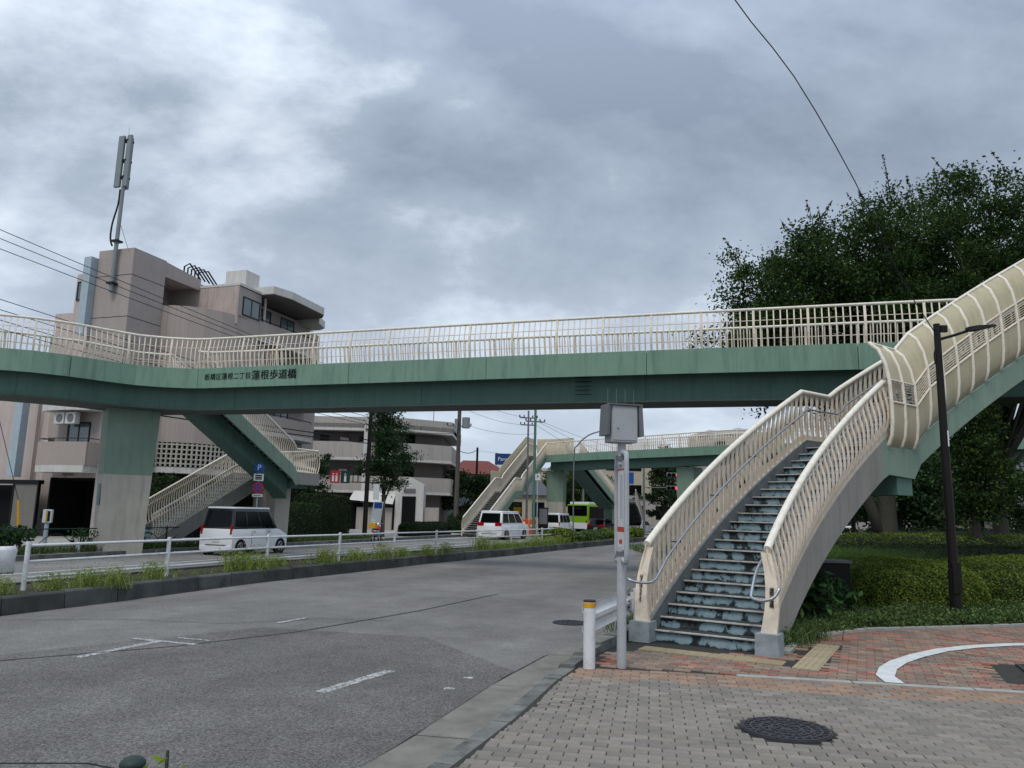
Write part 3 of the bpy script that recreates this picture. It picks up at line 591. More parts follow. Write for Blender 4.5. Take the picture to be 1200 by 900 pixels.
def railing(root, path, out, h=1.1, step=.13, bulge=.1, w=.045, t=.012, alt=None, postevery=0, hr=.045, rails=(), joined=False, name='railing', lat=0., endcap=True, hlift=0., rail_mat='rail'):
    """path runs along the base; out=+1 bulges to its left, -1 to its right. Part: handrail tube; sub-parts: balusters."""
    P_ = [Vector(q) for q in path]
    P_ = [Vector(q) for q in off([tuple(q) for q in P_], lat)]
    rp = MB().tube([(p.x, p.y, p.z + h + hlift) for p in P_], hr, 12).build(name, rail_mat, root, world=True, smooth='auto')
    for z, r in rails:
        MB().tube([(p.x, p.y, p.z + z) for p in off([tuple(q) for q in P_], out * bulge * .75 * math.sin(PI * z / h))] if False else [(q[0], q[1], q[2] + z) for q in off([tuple(q) for q in P_], out * bulge * .85 * math.sin(PI * min(1, z / h)))], r, 6).build('mid_rail', 'cream', rp, world=True)
    rs = resample([tuple(p) for p in P_], step); iv = wmat(root).inverted(); ra = math.atan2(root.matrix_basis[1][0], root.matrix_basis[0][0])
    acc = MB(); n = len(rs)
    for i, p in enumerate(rs):
        a = rs[max(i - 1, 0)]; c = rs[min(i + 1, n - 1)]; tg = math.atan2(c.y - a.y, c.x - a.x)
        post = postevery and i % postevery == 0
        bl = bulge if not alt or i % 2 == 0 else alt
        me = baluster_mesh(h, bl * out, w * (1.9 if post else 1), t * (3 if post else 1), None)
        if joined:
            cs, sn = cos(tg), sin(tg); acc.add([(p.x + v.co.x * cs - v.co.y * sn, p.y + v.co.x * sn + v.co.y * cs, p.z + v.co.z) for v in me.vertices], [tuple(f.vertices) for f in me.polygons])
        else:
            q = iv @ p; inst('post' if post else 'baluster', me, rp, q, tg - ra)
    if joined: acc.build('balusters', 'cream', rp, world=True, kind='stuff', fix=False)
    return rp
def flight(root, Ls, Rs, z0, stringer_m='concrete', run=.3, rise=.15, steps='single', depth=.42, last=None, ls_m=None):
    """Ls, Rs: left and right ends of each nosing line bottom to top, with z; step i reaches to nosing i+1"""
    n = len(Ls); acc = MB(); accn = MB()
    for i in range(n):
        a, b = Vector(Ls[i]), Vector(Rs[i])
        if i < n - 1: c, d = Vector(Rs[i + 1]), Vector(Ls[i + 1])
        else: c, d = last
        z = a.z
        body = MB(); body.add([(a.x, a.y, z - rise - .02), (b.x, b.y, z - rise - .02), (c.x, c.y, z - rise - .02), (d.x, d.y, z - rise - .02), (a.x, a.y, z - .028), (b.x, b.y, z - .028), (c.x, c.y, z - .028), (d.x, d.y, z - .028)],
                 [(0, 1, 5, 4), (1, 2, 6, 5), (2, 3, 7, 6), (3, 0, 4, 7), (4, 5, 6, 7), (0, 3, 2, 1)])
        dv = (a - d); dv.z = 0; dv.normalize(); e_ = .03
        a2, b2_ = a + dv * e_, b + dv * e_; f_ = .04
        tr = MB(); tr.add([(q.x, q.y, z - .027) for q in (a2, b2_, c, d)] + [(q.x, q.y, z) for q in (a2, b2_, c, d)], [(4, 5, 6, 7), (0, 1, 5, 4), (1, 2, 6, 5), (2, 3, 7, 6), (3, 0, 4, 7), (0, 3, 2, 1)])
        ns = MB(); a3, b3 = a2 + dv * .003, b2_ + dv * .003; ns.add([(q.x, q.y, z - .014) for q in (a3, b3, b3 - dv * f_, a3 - dv * f_)] + [(q.x, q.y, z + .004) for q in (a3, b3, b3 - dv * f_, a3 - dv * f_)], [(4, 5, 6, 7), (0, 1, 5, 4), (1, 2, 6, 5), (2, 3, 7, 6), (3, 0, 4, 7), (0, 3, 2, 1)])
        if steps == 'single':
            # shift the texture origin onto each step so no two risers wear alike
            sp = body.build('step', 'riser', root, world=True); tr.build('tread', 'tread', sp, world=True); ns.build('nosing', 'nosing', sp, world=True)
        else:
            acc.add(body.v, body.f); acc.add(tr.v, tr.f); accn.add(ns.v, ns.f)
    if steps != 'single':
        s_ = acc.build('steps', 'tread', root, world=True, kind='stuff'); accn.build('nosings', 'nosing', s_, world=True, kind='stuff')

# ---- the curved staircase by the camera
stair = thing('staircase', 'curved cream-railed footbridge staircase climbing from the brick sidewalk', 'staircase', (2.9, 11, 0), 0)
Lp, Rp, Hd = [], [], []
x, y, h = 2.055, 11.149, .559; w_ = 1.5
for n in range(1, 22):
    Lp.append((x, y, .15 * n)); Rp.append((x + w_ * cos(h), y - w_ * sin(h), .15 * n)); Hd.append(h)
    if n < 21: x += .3 * sin(h + .0085); y += .3 * cos(h + .0085); h += .017
x += 1.05 * sin(h + .03); y += 1.05 * cos(h + .03); h += .06
Lq, Rq = [], []
for n in range(22, 43):
    Lq.append((x, y, .15 * n)); Rq.append((x + w_ * cos(h), y - w_ * sin(h), .15 * n))
    x += .3 * sin(h + .0085); y += .3 * cos(h + .0085); h += .017
topL, topR = (x, y, 6.3), (x + w_ * cos(h), y - w_ * sin(h), 6.3)
flight(stair, Lp, Rp, 0, last=(Vector(Rq[0]), Vector(Lq[0]))); flight(stair, Lq, Rq, 0, last=(Vector(topR), Vector(topL)))
# side strings: cream-side plate inside, concrete skin outside, green from the landing up
def ext(p, q, k): v = (Vector(p) - Vector(q)); return tuple(Vector(p) + v * k)
L1 = [(Lp[0][0] - .16 * sin(.559), Lp[0][1] - .16 * cos(.559), .07)] + Lp + [(Lq[0][0], Lq[0][1], 3.15)]
R1 = [(Rp[0][0] - .16 * sin(.559), Rp[0][1] - .16 * cos(.559), .07)] + Rp + [(Rq[0][0], Rq[0][1], 3.15)]
L2 = [(Lq[0][0], Lq[0][1], 3.15)] + Lq[1:] + [topL]; R2 = [(Rq[0][0], Rq[0][1], 3.15)] + Rq[1:] + [topR]
def string(root, path, side, top, bots, mt, name, th=.07, gap=0., parent_part=None):
    """vertical plate beside the path; bots = depth below at each point"""
    o1 = off(path, side * gap); o2 = off(path, side * (gap + th)); n = len(path); vs = []
    for i in range(n):
        bt = bots(i / (n - 1)) if callable(bots) else bots
        zt = path[i][2] + top; zb = path[i][2] - bt
        if i == 0 and path[i][2] < .3: zb = -.02; 
        zb = max(zb, -.02)
        vs += [(o1[i][0], o1[i][1], zt), (o2[i][0], o2[i][1], zt), (o2[i][0], o2[i][1], zb), (o1[i][0], o1[i][1], zb)]
    fs = [(4 * i + j, 4 * i + (j + 1) % 4, 4 * i + 4 + (j + 1) % 4, 4 * i + 4 + j) for i in range(n - 1) for j in range(4)] + [(0, 1, 2, 3), (4 * n - 4, 4 * n - 3, 4 * n - 2, 4 * n - 1)]
    return MB().add(vs, fs).build(name, mt, root, world=True)
iL = string(stair, L1, 1, .16, .1, 'curb', 'inner_string', .03); iR = string(stair, R1, -1, .16, .1, 'curb', 'inner_string', .03)
for P1, sd2 in ((L1, 1), (R1, -1)):
    string(stair, P1[:21], sd2, .13, lambda f: .42 + .12 * f, 'concrete', 'outer_string', .1, .031); string(stair, P1[20:], sd2, .13, lambda f: .54 + .08 * f, 'palegreen', 'outer_string', .1, .031)
string(stair, L2, 1, .16, .1, 'curb', 'inner_string', .03); string(stair, R2, -1, .16, .1, 'curb', 'inner_string', .03)
string(stair, L2, 1, .13, .62, 'palegreen', 'outer_string', .1, .031); string(stair, R2, -1, .13, .62, 'palegreen', 'outer_string', .1, .031)
# soffit plates
def soffit(root, Lp_, Rp_, dep, mt):
    n = len(Lp_); vs = []
    for i in range(n):
        d = dep(i / (n - 1)) if callable(dep) else dep
        for p in (Lp_[i], Rp_[i]):
            vs += [(p[0], p[1], max(p[2] - d + .06, -.03)), (p[0], p[1], max(p[2] - d + .02, -.05))]
    fs = []
    for i in range(n - 1):
        a = 4 * i; fs += [(a, a + 4, a + 6, a + 2), (a + 1, a + 3, a + 7, a + 5), (a, a + 1, a + 5, a + 4), (a + 2, a + 6, a + 7, a + 3)]
    return MB().add(vs, fs).build('soffit', mt, root, world=True)
soffit(stair, L1, R1, lambda f: .42 + .12 * f, 'concrete'); soffit(stair, L2, R2, .62, 'girder')
# landing beam under the turn
ld = Vector(Rq[0]) - Vector(Lq[0]); lc = (Vector(Rq[0]) + Vector(Lq[0])) / 2
MB().box((lc.x - .2, lc.y - .25, 2.42), (1.5, .55, .42), math.atan2(ld.y, ld.x), 1).build('landing_beam', 'girder', stair, world=True)
# railings: alternate flat bars belly outwards and stand upright
RB = .2
def lift(path, dz): return [(p[0], p[1], p[2] + dz) for p in path]
LR = lift(Lp, .13) + [(Lq[0][0] - .02, Lq[0][1] - .0, 3.15 + .13)] + lift(Lq[1:], .02) + [(topL[0], topL[1], 6.4)]
RR = lift(Rp, .13) + [(Rq[0][0], Rq[0][1], 3.15 + .13)] + lift(Rq[1:], .02) + [(topR[0], topR[1], 6.4)]
railing(stair, LR, 1, h=1.03, step=.1, bulge=.11, alt=-.01, w=.074, t=.012, lat=.09, hr=.052, name='railing')
RRa = RR[:22]; railing(stair, RRa, -1, h=1.03, step=.1, bulge=.11, alt=-.01, w=.074, t=.012, lat=-.09, hr=.052, name='railing')
for pth, sd2 in ((LR, 1), (RRa, -1)): MB().sweep(off(pth, sd2 * .07), [(0, -.02), (sd2 * .045, -.02), (sd2 * .06, .14), (sd2 * .045, .15), (sd2 * .03, .02)]).build('foot_plate', 'cream', stair, world=True)
railing(stair, RR[21:], -1, h=1.0, step=.3, bulge=.02, w=.045, t=.012, lat=-.05, hr=.04, name='inner_railing')
# stainless grab rails
g1 = off(lift(Lp, .78), -.07); s0 = Vector(g1[0]); dr = Vector((-sin(.559), -cos(.559), 0)); sd_ = Vector((-cos(.559), sin(.559), 0))
gl = [s0 + dr * .33 + sd_ * .32 + Vector((0, 0, -.09)), s0 + dr * .3 + sd_ * .22 + Vector((0, 0, -.13)), s0 + dr * .2 + sd_ * .08 + Vector((0, 0, -.14)), s0 + dr * .07 + Vector((0, 0, -.09))] + [Vector(p) for p in g1[1:]]
gl += [Vector((Lq[0][0], Lq[0][1], 3.15 + .78)) + Vector((.04, -.06, 0))] + [Vector(p) for p in off(lift(Lq[1:], .7), -.07)]
gr_ = MB().tube(smooth_path(gl, 2), .019, 8).build('grab_rail', 'steel', stair, world=True, smooth=True)
for i in range(3, 21, 5):
    p = Vector(g1[i]); q = Vector(off(lift(Lp, .74), .08)[i]); MB().tube([p, (p.x, p.y, p.z - .05), (q.x, q.y, q.z - .01)], .009, 6).build('bracket', 'blk', gr_, world=True)
g2 = off(lift(Rp, .78), .07); s0 = Vector(g2[0]) ; s2 = Vector(g2[2])
hook = [s2 + Vector((0, 0, .2)), s0 + Vector((0, 0, .12)) + dr * -.1, s0 + dr * .22 + Vector((0, 0, -.16)), s0 + dr * .3 + sd_ * -.03 + Vector((0, 0, -.23)), s0 + dr * .33 + sd_ * -.16 + Vector((0, 0, -.25)), s0 + dr * .3 + sd_ * -.3 + Vector((0, 0, -.2)), s0 + dr * .24 + sd_ * -.36 + Vector((0, 0, -.08))]
hook = [Vector(p) for p in g2[2:][::-1]] + hook[1:]
MB().tube(smooth_path(hook, 3), .021, 8).build('grab_rail', 'steel', stair, world=True, smooth=True)
# foot posts with lettering, standing on worn pads
for (p, out_, body, sgn) in ((L1[0], 1, 'は\nす\nね\nほ\nど\nう\nき\nょ\nう', 1), (R1[0], -1, '蓮\n根\n歩\n道\n橋', -1)):
    u_ = Vector((cos(.559), -sin(.559), 0)); bq = Vector((p[0], p[1], 0)) - u_ * (.11 if out_ > 0 else -.11) + Vector((sin(.559), cos(.559), 0)) * .05
    MB().box((bq.x, bq.y, .13), (.3, .3, .27), -.559, .96).build('pad', 'padblue', stair, world=True)
    fx = MB(); nn = 7; vs = []
    for i in range(nn + 1):
        f = i / nn; z = .265 + 1.0 * f; o_ = -(u_ * out_) * (-.10 * math.sin(PI * f) * 1.0) if False else u_ * (-out_) * (.05 * math.sin(PI * min(1, f)) + .0) + u_ * (out_ * .05 * f * f); wd = .1 * (1 - .4 * f)
        for sx, sy in ((-1, -1), (1, -1), (1, 1), (-1, 1)):
            q = bq + o_ + u_ * sx * wd + Vector((sin(.559), cos(.559), 0)) * (sy * .035 + f * .16); vs.append((q.x, q.y, z))
    fx.add(vs, [(4 * i + j, 4 * i + (j + 1) % 4, 4 * i + 4 + (j + 1) % 4, 4 * i + 4 + j) for i in range(nn) for j in range(4)] + [(0, 1, 2, 3), (4 * nn, 4 * nn + 1, 4 * nn + 2, 4 * nn + 3)])
    ft = fx.build('end_post', 'cream', stair, world=True)
    zc_ = .7; f = (zc_ - .265); tp_ = bq + u_ * (-out_) * .05 * math.sin(PI * f) + u_ * (out_ * .05 * f * f) - dr * (f * .16) + dr * .046
    text('lettering', body, .052 if out_ > 0 else .062, 'blk', stair, facing((tp_.x, tp_.y, zc_), (dr.x, dr.y, .16)), line=.8)
# wind screens beside the landing and upper flight: curved ribs, smoked panels, louvres
SC = [(Rp[20][0], Rp[20][1], 3.17)] + [((Rp[20][0] + Rq[0][0]) / 2, (Rp[20][1] + Rq[0][1]) / 2, 3.17), (Rq[0][0], Rq[0][1], 3.17)] + [(p[0], p[1], p[2] + .0) for p in Rq[2::2]] + [topR]
prof = [(.08, -.1), (.16, -.03), (.22, .13), (.25, .4), (.25, .76), (.23, 1.18), (.17, 1.5), (.05, 1.78), (-.12, 1.94)]
def scp(path, o, z): return off([(p[0], p[1], p[2] + z) for p in path], -o)
scr = MB().tube(scp(SC, prof[-1][0], prof[-1][1]), .035, 8).build('wind_screen', 'rail', stair, world=True, smooth=True)
MB().tube(scp(SC, .11, -.1), .022, 6).build('bottom_rail', 'cream', scr, world=True)
MB().tube(scp(SC, .255, .76), .018, 6).build('middle_rail', 'cream', scr, world=True); MB().tube(scp(SC, .235, 1.18), .018, 6).build('middle_rail', 'cream', scr, world=True)
rows = [scp(SC, o, z) for o, z in prof]
for i in range(len(SC)):
    MB().tube([r[i] for r in rows], [.036] * len(rows), 8).build('rib', 'rail', scr, world=True, smooth=True)
for i in range(len(SC) - 1):
    for ra_, rb_, nm in ((0, 4, 'lower_panel'), (5, 8, 'upper_panel')):
        vs = []
        for k in range(ra_, rb_ + 1):
            a, b_ = Vector(rows[k][i]), Vector(rows[k][i + 1]); m_ = (a + b_) / 2
            vs += [tuple(a.lerp(b_, .01)), tuple(a.lerp(b_, .99))]
        fs = [(2 * k, 2 * k + 1, 2 * k + 3, 2 * k + 2) for k in range(rb_ - ra_)]
        nn = len(vs); dn = (Vector(rows[4][i + 1]) - Vector(rows[4][i])); dn = Vector((dn.y, -dn.x, 0)).normalized() * -.008
        vs2 = [tuple(Vector(v) + dn) for v in vs]; fs2 = [tuple(q + nn for q in reversed(f)) for f in fs]
        MB().add(vs + vs2, fs + fs2).build(nm, 'panel', scr, world=True, smooth=True, fix=False)
    lv = MB()
    for k in range(8):
        f = (k + .5) / 8; a = Vector(rows[4][i]).lerp(Vector(rows[5][i]), f); b_ = Vector(rows[4][i + 1]).lerp(Vector(rows[5][i + 1]), f)
        lv.sweep([tuple(a), tuple(b_)], [(-.008, -.008), (.008, -.002), (.008, .004), (-.008, -.002)])
    lv.build('louvres', 'louver', scr, world=True, kind='stuff')

# ---- the main footbridge span
br = thing('footbridge', 'long green footbridge span with cream railings crossing the whole road', 'footbridge', (-14, 28, 0))
NE = [(17.5, 17.2, 6.3), (12.1, 19.05, 6.31), (9.5, 19.95, 6.35), (5, 21.52, 6.41), (0, 23.27, 6.45), (-5.7, 25.23, 6.47), (-10.9, 26.952, 6.48), (-11.5, 27.05, 6.48), (-12.3, 26.95, 6.48), (-13.2, 26.6, 6.48), (-14, 25.8, 6.48), (-14.7, 25.0, 6.48), (-15.5, 24.4, 6.48), (-16.4, 24.05, 6.48), (-19, 23.2, 6.48), (-26, 20.9, 6.48)]
FE = [(18.2, 19.2, 6.3), (12.8, 21.05, 6.31), (10.2, 21.95, 6.35), (.7, 25.27, 6.45), (-5, 27.23, 6.47), (-9.6, 28.8, 6.48), (-11.6, 29.35, 6.48), (-12.1, 29.3, 6.48), (-13.7, 30.1, 6.48), (-14.7, 29.7, 6.48), (-16.0, 27.8, 6.48), (-17.6, 26.6, 6.48), (-26.6, 23.4, 6.48)]
MB().prism([(p[0], p[1], p[2]) for p in NE] + [(p[0], p[1], p[2]) for p in reversed(FE)], -.14, -.02).build('deck', 'flange', br, world=True)
FP = [(-.62 + .0, 0)]
fprof = [(-.0, -.66), (-.0, .02), (.07, .02), (.07, -.66)]
def path_between(path, x0, x1): # cut by x (path runs towards -x)
    out = []
    for a, b in zip(path[:-1], path[1:]):
        a, b = Vector(a), Vector(b)
        if b.x > x0 or a.x < x1: continue
        lo = a if a.x <= x0 else a.lerp(b, (a.x - x0) / (a.x - b.x)); hi = b if b.x >= x1 else a.lerp(b, (a.x - x1) / (a.x - b.x))
        if not out: out.append(tuple(lo))
        out.append(tuple(hi))
    return out
cuts = [17.5, 9.2, 3.9, -.8, -5.4, -11.15, -14.65, -17.5, -26]
for a, b in zip(cuts[:-1], cuts[1:]):
    seg = path_between(NE, a - .008, b + .008)
    MB().sweep([tuple(p) for p in seg], [(.06, -.68), (.06, .03), (-.0, .03), (-.0, -.68)]).build('fascia_panel', 'green', br, world=True)
cutf = [18.2, 8, -2, -11.9]
for a, b in zip(cutf[:-1], cutf[1:]):
    MB().sweep(path_between(FE, a - .008, b + .008), [(-.06, -.68), (-.06, .03), (0, .03), (0, -.68)]).build('fascia_panel', 'green', br, world=True)
MB().sweep(FE[8:], [(-.06, -.68), (-.06, .03), (0, .03), (0, -.68)]).build('fascia_panel', 'green', br, world=True)
# girder: webs, tapering bracket plate and bottom flange
g1_, g2_ = off(NE, -.52), off(FE, .55)
MB().prism([p for p in g1_] + [p for p in reversed(g2_[:6] + [(-11.6, 28.7, 6.48), (-13.7, 29.3, 6.48), (-14.6, 29.0, 6.48)] + g2_[10:])], -1.36, -.2).build('girder', 'girder', br, world=True)
MB().prism(off(NE, -.42) + list(reversed(off(FE, .45)[:6] + [(-11.6, 28.8, 6.48), (-13.7, 29.4, 6.48), (-14.7, 29.0, 6.48)] + off(FE, .45)[10:])), -1.4, -1.362).build('bottom_flange', 'flange', br, world=True)
rb = MB()
for p in resample(off(NE, -.25), 2.6):
    rb.box((p.x, p.y, p.z - .4), (.03, .5, .5), 0)
rb.build('bracket_ribs', 'girder', br, world=True, kind='stuff')
for q in resample(g1_, 7.3)[1:]:
    k = min(range(len(g1_) - 1), key=lambda i: (Vector(g1_[i][:2]) - Vector((q.x, q.y))).length); a = Vector(g1_[max(0, k - 1)]); b = Vector(g1_[k + 1]); rz = math.atan2(b.y - a.y, b.x - a.x)
    MB().box((q.x, q.y - .0, q.z - .9), (.16, .035, .88), rz).build('splice_plate', 'girder', br, world=True)
# small ladder-like hanger grid on the girder
b = MB()
for k in range(5): b.box((2.15, 22.95 - .02, 5.8 - .13 * k), (.5, .02, .02), -.33)
b.build('cable_rack', 'blk', br, world=True)
# railings
NR = path_between(NE, 12.1, -26); railing(br, lift(NR, .03), -1 * -1, h=1.08, step=.178, bulge=.1, w=.034, t=.014, postevery=8, hr=.042, rails=((.23, .011), (.74, .011)), name='railing')
railing(br, lift(FE[1:8], .03), -1, h=1.08, step=.178, bulge=.1, w=.034, t=.014, postevery=8, hr=.042, rails=((.23, .011), (.74, .011)), joined=True, name='railing')
railing(br, lift(FE[8:], .03), -1, h=1.08, step=.178, bulge=.1, w=.034, t=.014, postevery=8, hr=.042, rails=((.23, .011), (.74, .011)), joined=True, name='railing')
# lettering on the fascia
fd = Vector((-5.7 + 10.2, 25.23 - 26.72, 0)).normalized(); fn = Vector((fd.y, -fd.x, 0))
def fpos(xx): f = (xx + 10.2) / 4.5; return Vector((xx, 26.72 - 1.49 * f, 6.48 - .01 * f))
q = fpos(-9.96) + fn * .068; text('lettering', '板橋区蓮根二丁目', .25, 'blk', br, facing((q.x, q.y, q.z - .3), fn) @ Matrix.Scale(.95, 4, (1, 0, 0)), 1.06)
q = fpos(-8.16) + fn * .068; text('lettering', '蓮根歩道橋', .36, 'blk', br, facing((q.x, q.y, q.z - .3), fn), 1.0)
q = fpos(-8.16) + fn * .07; text('lettering', '蓮根歩道橋', .365, 'blk', br, facing((q.x + .012, q.y, q.z - .3), fn), 1.0)
# the pier: four faces, green above grey
K = Vector((-14.35, 27.4)); rv = Vector((1.27, .88)); lv_ = Vector((-.8, 1.15))
def pq(z, s_):
    c = K + (rv + lv_) / 2; return [tuple((c + (p - c) * s_)) + (z,) for p in (K, K + rv, K + rv + lv_, K + lv_)]
def frus(z0, s0_, z1, s1_, name, m, parent): return MB().add(pq(z0, s0_) + pq(z1, s1_), [(3, 2, 1, 0), (4, 5, 6, 7), (0, 1, 5, 4), (1, 2, 6, 5), (2, 3, 7, 6), (3, 0, 4, 7)]).build(name, m, parent, world=True)
pr_ = frus(2.74, 1.03, 5.15, 1.12, 'pier', 'palegreen', br); frus(-.1, .94, 2.735, 1.03, 'pier_base', 'pierbase', pr_)
gp = MB(); lvn = lv_.normalized(); gn = Vector((-rv.y, rv.x)).normalized(); c0 = K + lv_ * .45; nrm = Vector((-lvn.y, lvn.x)); nrm = nrm if nrm.y < 0 else -nrm
rnrm = Vector((rv.y, -rv.x)).normalized()
def graff(c, n_, tdir):
    pts = []
    for i in range(22):
        a = 2 * PI * i / 22; rx = (.42 if abs(cos(a)) > .5 else .44) * (1 + random.uniform(-.09, .09)); rz_ = .4 * (1 + random.uniform(-.1, .15))
        sx = max(-.36, min(.36, rx * cos(a) * 1.25)); sz = max(-.36, min(.4, rz_ * sin(a) * 1.25)); pts.append((c.x + tdir.x * sx + n_.x * .012, c.y + tdir.y * sx + n_.y * .012, 2.0 + sz))
    return pts
cg = K + rv * .0 - lvn * 0 + lv_ * .42
c_ = K + (rv + lv_) / 2; fgp = (c_ + (cg - c_) * 1.02)
MB().add(graff(fgp, nrm, lvn), [tuple(range(22))]).build('painted_patch', 'graffiti', pr_, world=True)

# ---- left switchback staircase behind the span
ls = thing('staircase', 'switchback footbridge staircase behind the silver-white van, descending beside the pier', 'staircase', (-11, 32, 0))
d2 = Vector((.46, .888)).normalized(); n2v = Vector((-d2.y, d2.x)); n_st = 22; run_ = .262
topE = Vector((-12.15, 29.25)); wf = 1.75
UpR = [(topE.x + d2.x * run_ * (n_st - i), topE.y + d2.y * run_ * (n_st - i), 3.15 + .15 * (i + 1)) for i in range(n_st)]  # rises back towards the span
UpL = [(p[0] + n2v.x * wf, p[1] + n2v.y * wf, p[2]) for p in UpR]
# nosing order for someone climbing: left/right swapped is harmless here
flight(ls, UpL, UpR, 0, last=(Vector((topE.x, topE.y, 6.48)), Vector((topE.x + n2v.x * wf, topE.y + n2v.y * wf, 6.48))))
ln0 = Vector(UpR[0][:2]) ; la = ln0; lb = ln0 + d2 * 1.35
W2 = 3.85
lq = [tuple(la), tuple(lb), tuple(lb + n2v * W2), tuple(la + n2v * W2)]
MB().prism(lq, 3.0, 3.15).build('landing', 'concrete', ls, world=True)
MB().sweep([(*la, 3.15), (*lb, 3.15), (*(lb + n2v * W2), 3.15), (*(la + n2v * W2), 3.15)], [(-.1, -.42), (-.1, .12), (-.01, .12), (-.01, -.42)]).build('landing_skirt', 'concrete', ls, world=True)
LoL0 = la + n2v * 2.1
Lo1 = [(LoL0.x - d2.x * .275 * (20 - i), LoL0.y - d2.y * .275 * (20 - i), .15 + .15 * (i)) for i in range(20)]
Lo2 = [(p[0] + n2v.x * wf, p[1] + n2v.y * wf, p[2]) for p in Lo1]
flight(ls, Lo2, Lo1, 0, last=(Vector((LoL0.x, LoL0.y, 3.15)), Vector((LoL0.x + n2v.x * wf, LoL0.y + n2v.y * wf, 3.15))))
Ut = [(*la, 3.15)] + UpR[1:] + [(topE.x, topE.y, 6.48)]; Utl = [(p[0] + n2v.x * wf, p[1] + n2v.y * wf, p[2]) for p in Ut]
string(ls, Ut, 1, .12, .5, 'palegreen', 'outer_string', .09); string(ls, Utl, -1, .12, .5, 'palegreen', 'outer_string', .09)
# box girder under the upper flight
gU = [(p[0] + n2v.x * .45, p[1] + n2v.y * .45, p[2]) for p in Ut]; n = len(gU); vs = []
for p in gU: vs += [(p[0], p[1], p[2] - .3), (p[0] + n2v.x * .85, p[1] + n2v.y * .85, p[2] - .3), (p[0] + n2v.x * .85, p[1] + n2v.y * .85, p[2] - 1.05), (p[0], p[1], p[2] - 1.05)]
MB().add(vs, [(4 * i + j, 4 * i + (j + 1) % 4, 4 * i + 4 + (j + 1) % 4, 4 * i + 4 + j) for i in range(n - 1) for j in range(4)] + [(0, 1, 2, 3), (4 * n - 4, 4 * n - 3, 4 * n - 2, 4 * n - 1)]).build('stair_girder', 'girder', ls, world=True)
Lt = Lo1 + [(LoL0.x, LoL0.y, 3.15)]; Ltl = [(p[0] + n2v.x * wf, p[1] + n2v.y * wf, p[2]) for p in Lt]
string(ls, Lt, -1, .12, .55, 'concrete', 'outer_string', .09); string(ls, Ltl, 1, .12, .55, 'concrete', 'outer_string', .09)
soffit(ls, Ltl, Lt, .5, 'concrete')
pc = la + d2 * .6 + n2v * 1.9
MB().box((pc.x, pc.y, 1.3), (.9, 1.3, 2.6), math.atan2(d2.y, d2.x), 1.05).build('pier', 'pierbase', ls, world=True); MB().box((pc.x, pc.y, 2.72), (1.1, 3.2, .28), math.atan2(d2.y, d2.x)).build('cross_beam', 'girder', ls, world=True)
kw = dict(h=1.05, step=.135, bulge=.13, w=.05, t=.014, hr=.042)
railing(ls, lift([(*lb, 3.15)] + Ut, .1), -1, lat=-.03, name='railing', **kw)
railing(ls, lift([(*(la + n2v * 2), 3.15)] + Utl[1:], .1), 1, lat=.03, joined=True, name='railing', **kw)
railing(ls, lift(Lt, .1), -1, lat=-.03, name='railing', **kw); railing(ls, lift(Ltl, .1), 1, lat=.03, name='railing', rails=((.75, .015),), **kw)
railing(ls, lift([(*lb, 3.15), (*(lb + n2v * W2), 3.15), (*(la + n2v * W2), 3.15)], .1), -1, lat=-.03, name='landing_railing', **kw)

# ------------------------------------------------------------------ street furniture by the stairs
gd = thing('guardrail', 'white beam guardrail running from the yellow-banded post to the stair foot', 'guardrail', (1.4, 10.2, 0))
A, B = Vector((.95, 9.11, 0)), Vector((1.86, 11.29, 0))
p0 = MB().cyl((A.x, A.y, -.02), .068, .74, 20).build('post', 'whitepaint', gd, world=True, smooth='auto'); MB().cyl((A.x, A.y, .655), .0705, .055, 20).build('yellow_band', 'yellow', p0, world=True, smooth='auto'); MB().cyl((A.x, A.y, .718), .071, .02, 20).build('cap', 'rust', p0, world=True)
MB().cyl((B.x, B.y, -.02), .06, .7, 20).build('post', 'whitepaint', gd, world=True, smooth='auto')
bd = (B - A).normalized(); bn = Vector((-bd.y, bd.x, 0)); wv = [(0, .0), (.04, .04), (.04, .09), (-.02, .15), (-.02, .2), (.04, .26), (.04, .31), (0, .35)]
prof_ = [(a, b) for a, b in wv] + [(a + .006, b - .002) for a, b in reversed(wv)]
bm_ = MB().sweep([tuple(A + bd * .03 + bn * .05 + Vector((0, 0, .34))), tuple(B + bd * .15 + bn * .1 + Vector((0, 0, .34)))], prof_).build('beam', 'whitepaint', gd, world=True)
bo = MB()
for q in (.12, 2.15, 2.42):
    for z in (.43, .51, .6): c = A + bd * q + bn * .06; bo.cyl((c.x - .01, c.y, z), .016, .02, 8)
bo.build('bolts', 'rust', bm_, world=True, kind='stuff')
for z in (.5,): MB().box((B.x + bn.x * .06, B.y + bn.y * .06, z), (.1, .07, .24), math.atan2(bn.y, bn.x)).build('bracket', 'whitepaint', gd, world=True)

sp = thing('banner_pole', 'white-grey pole with a red and white strip banner and a grey box on top', 'pole', (1.33, 9.2, 0), .25)
MB().tube([(0, 0, -.02), (0, 0, 1.35)], .055, 16).build('pole', 'polew', sp, smooth='auto')
MB().tube([(0, 0, 2.3), (0, 0, 2.56)], .05, 16).build('upper_pole', 'polew', sp, smooth='auto')
fa = rad(84); fx_, fy_ = cos(fa), sin(fa); hw = .2
def fp(u, z): return (fx_ * u, fy_ * u, z)
lp = [fp(-hw * .3, 1.2), fp(-hw * .85, 1.18), fp(-hw, 1.28), fp(-hw, 2.3), fp(-hw * .8, 2.42), fp(0, 2.44), fp(hw * .8, 2.42), fp(hw, 2.3), fp(hw, 1.28), fp(hw * .85, 1.18), fp(0, 1.2), fp(-hw * .3, 1.2)]
MB().tube(smooth_path(lp, 3), .03, 10).build('frame', 'polew', sp, smooth=True)
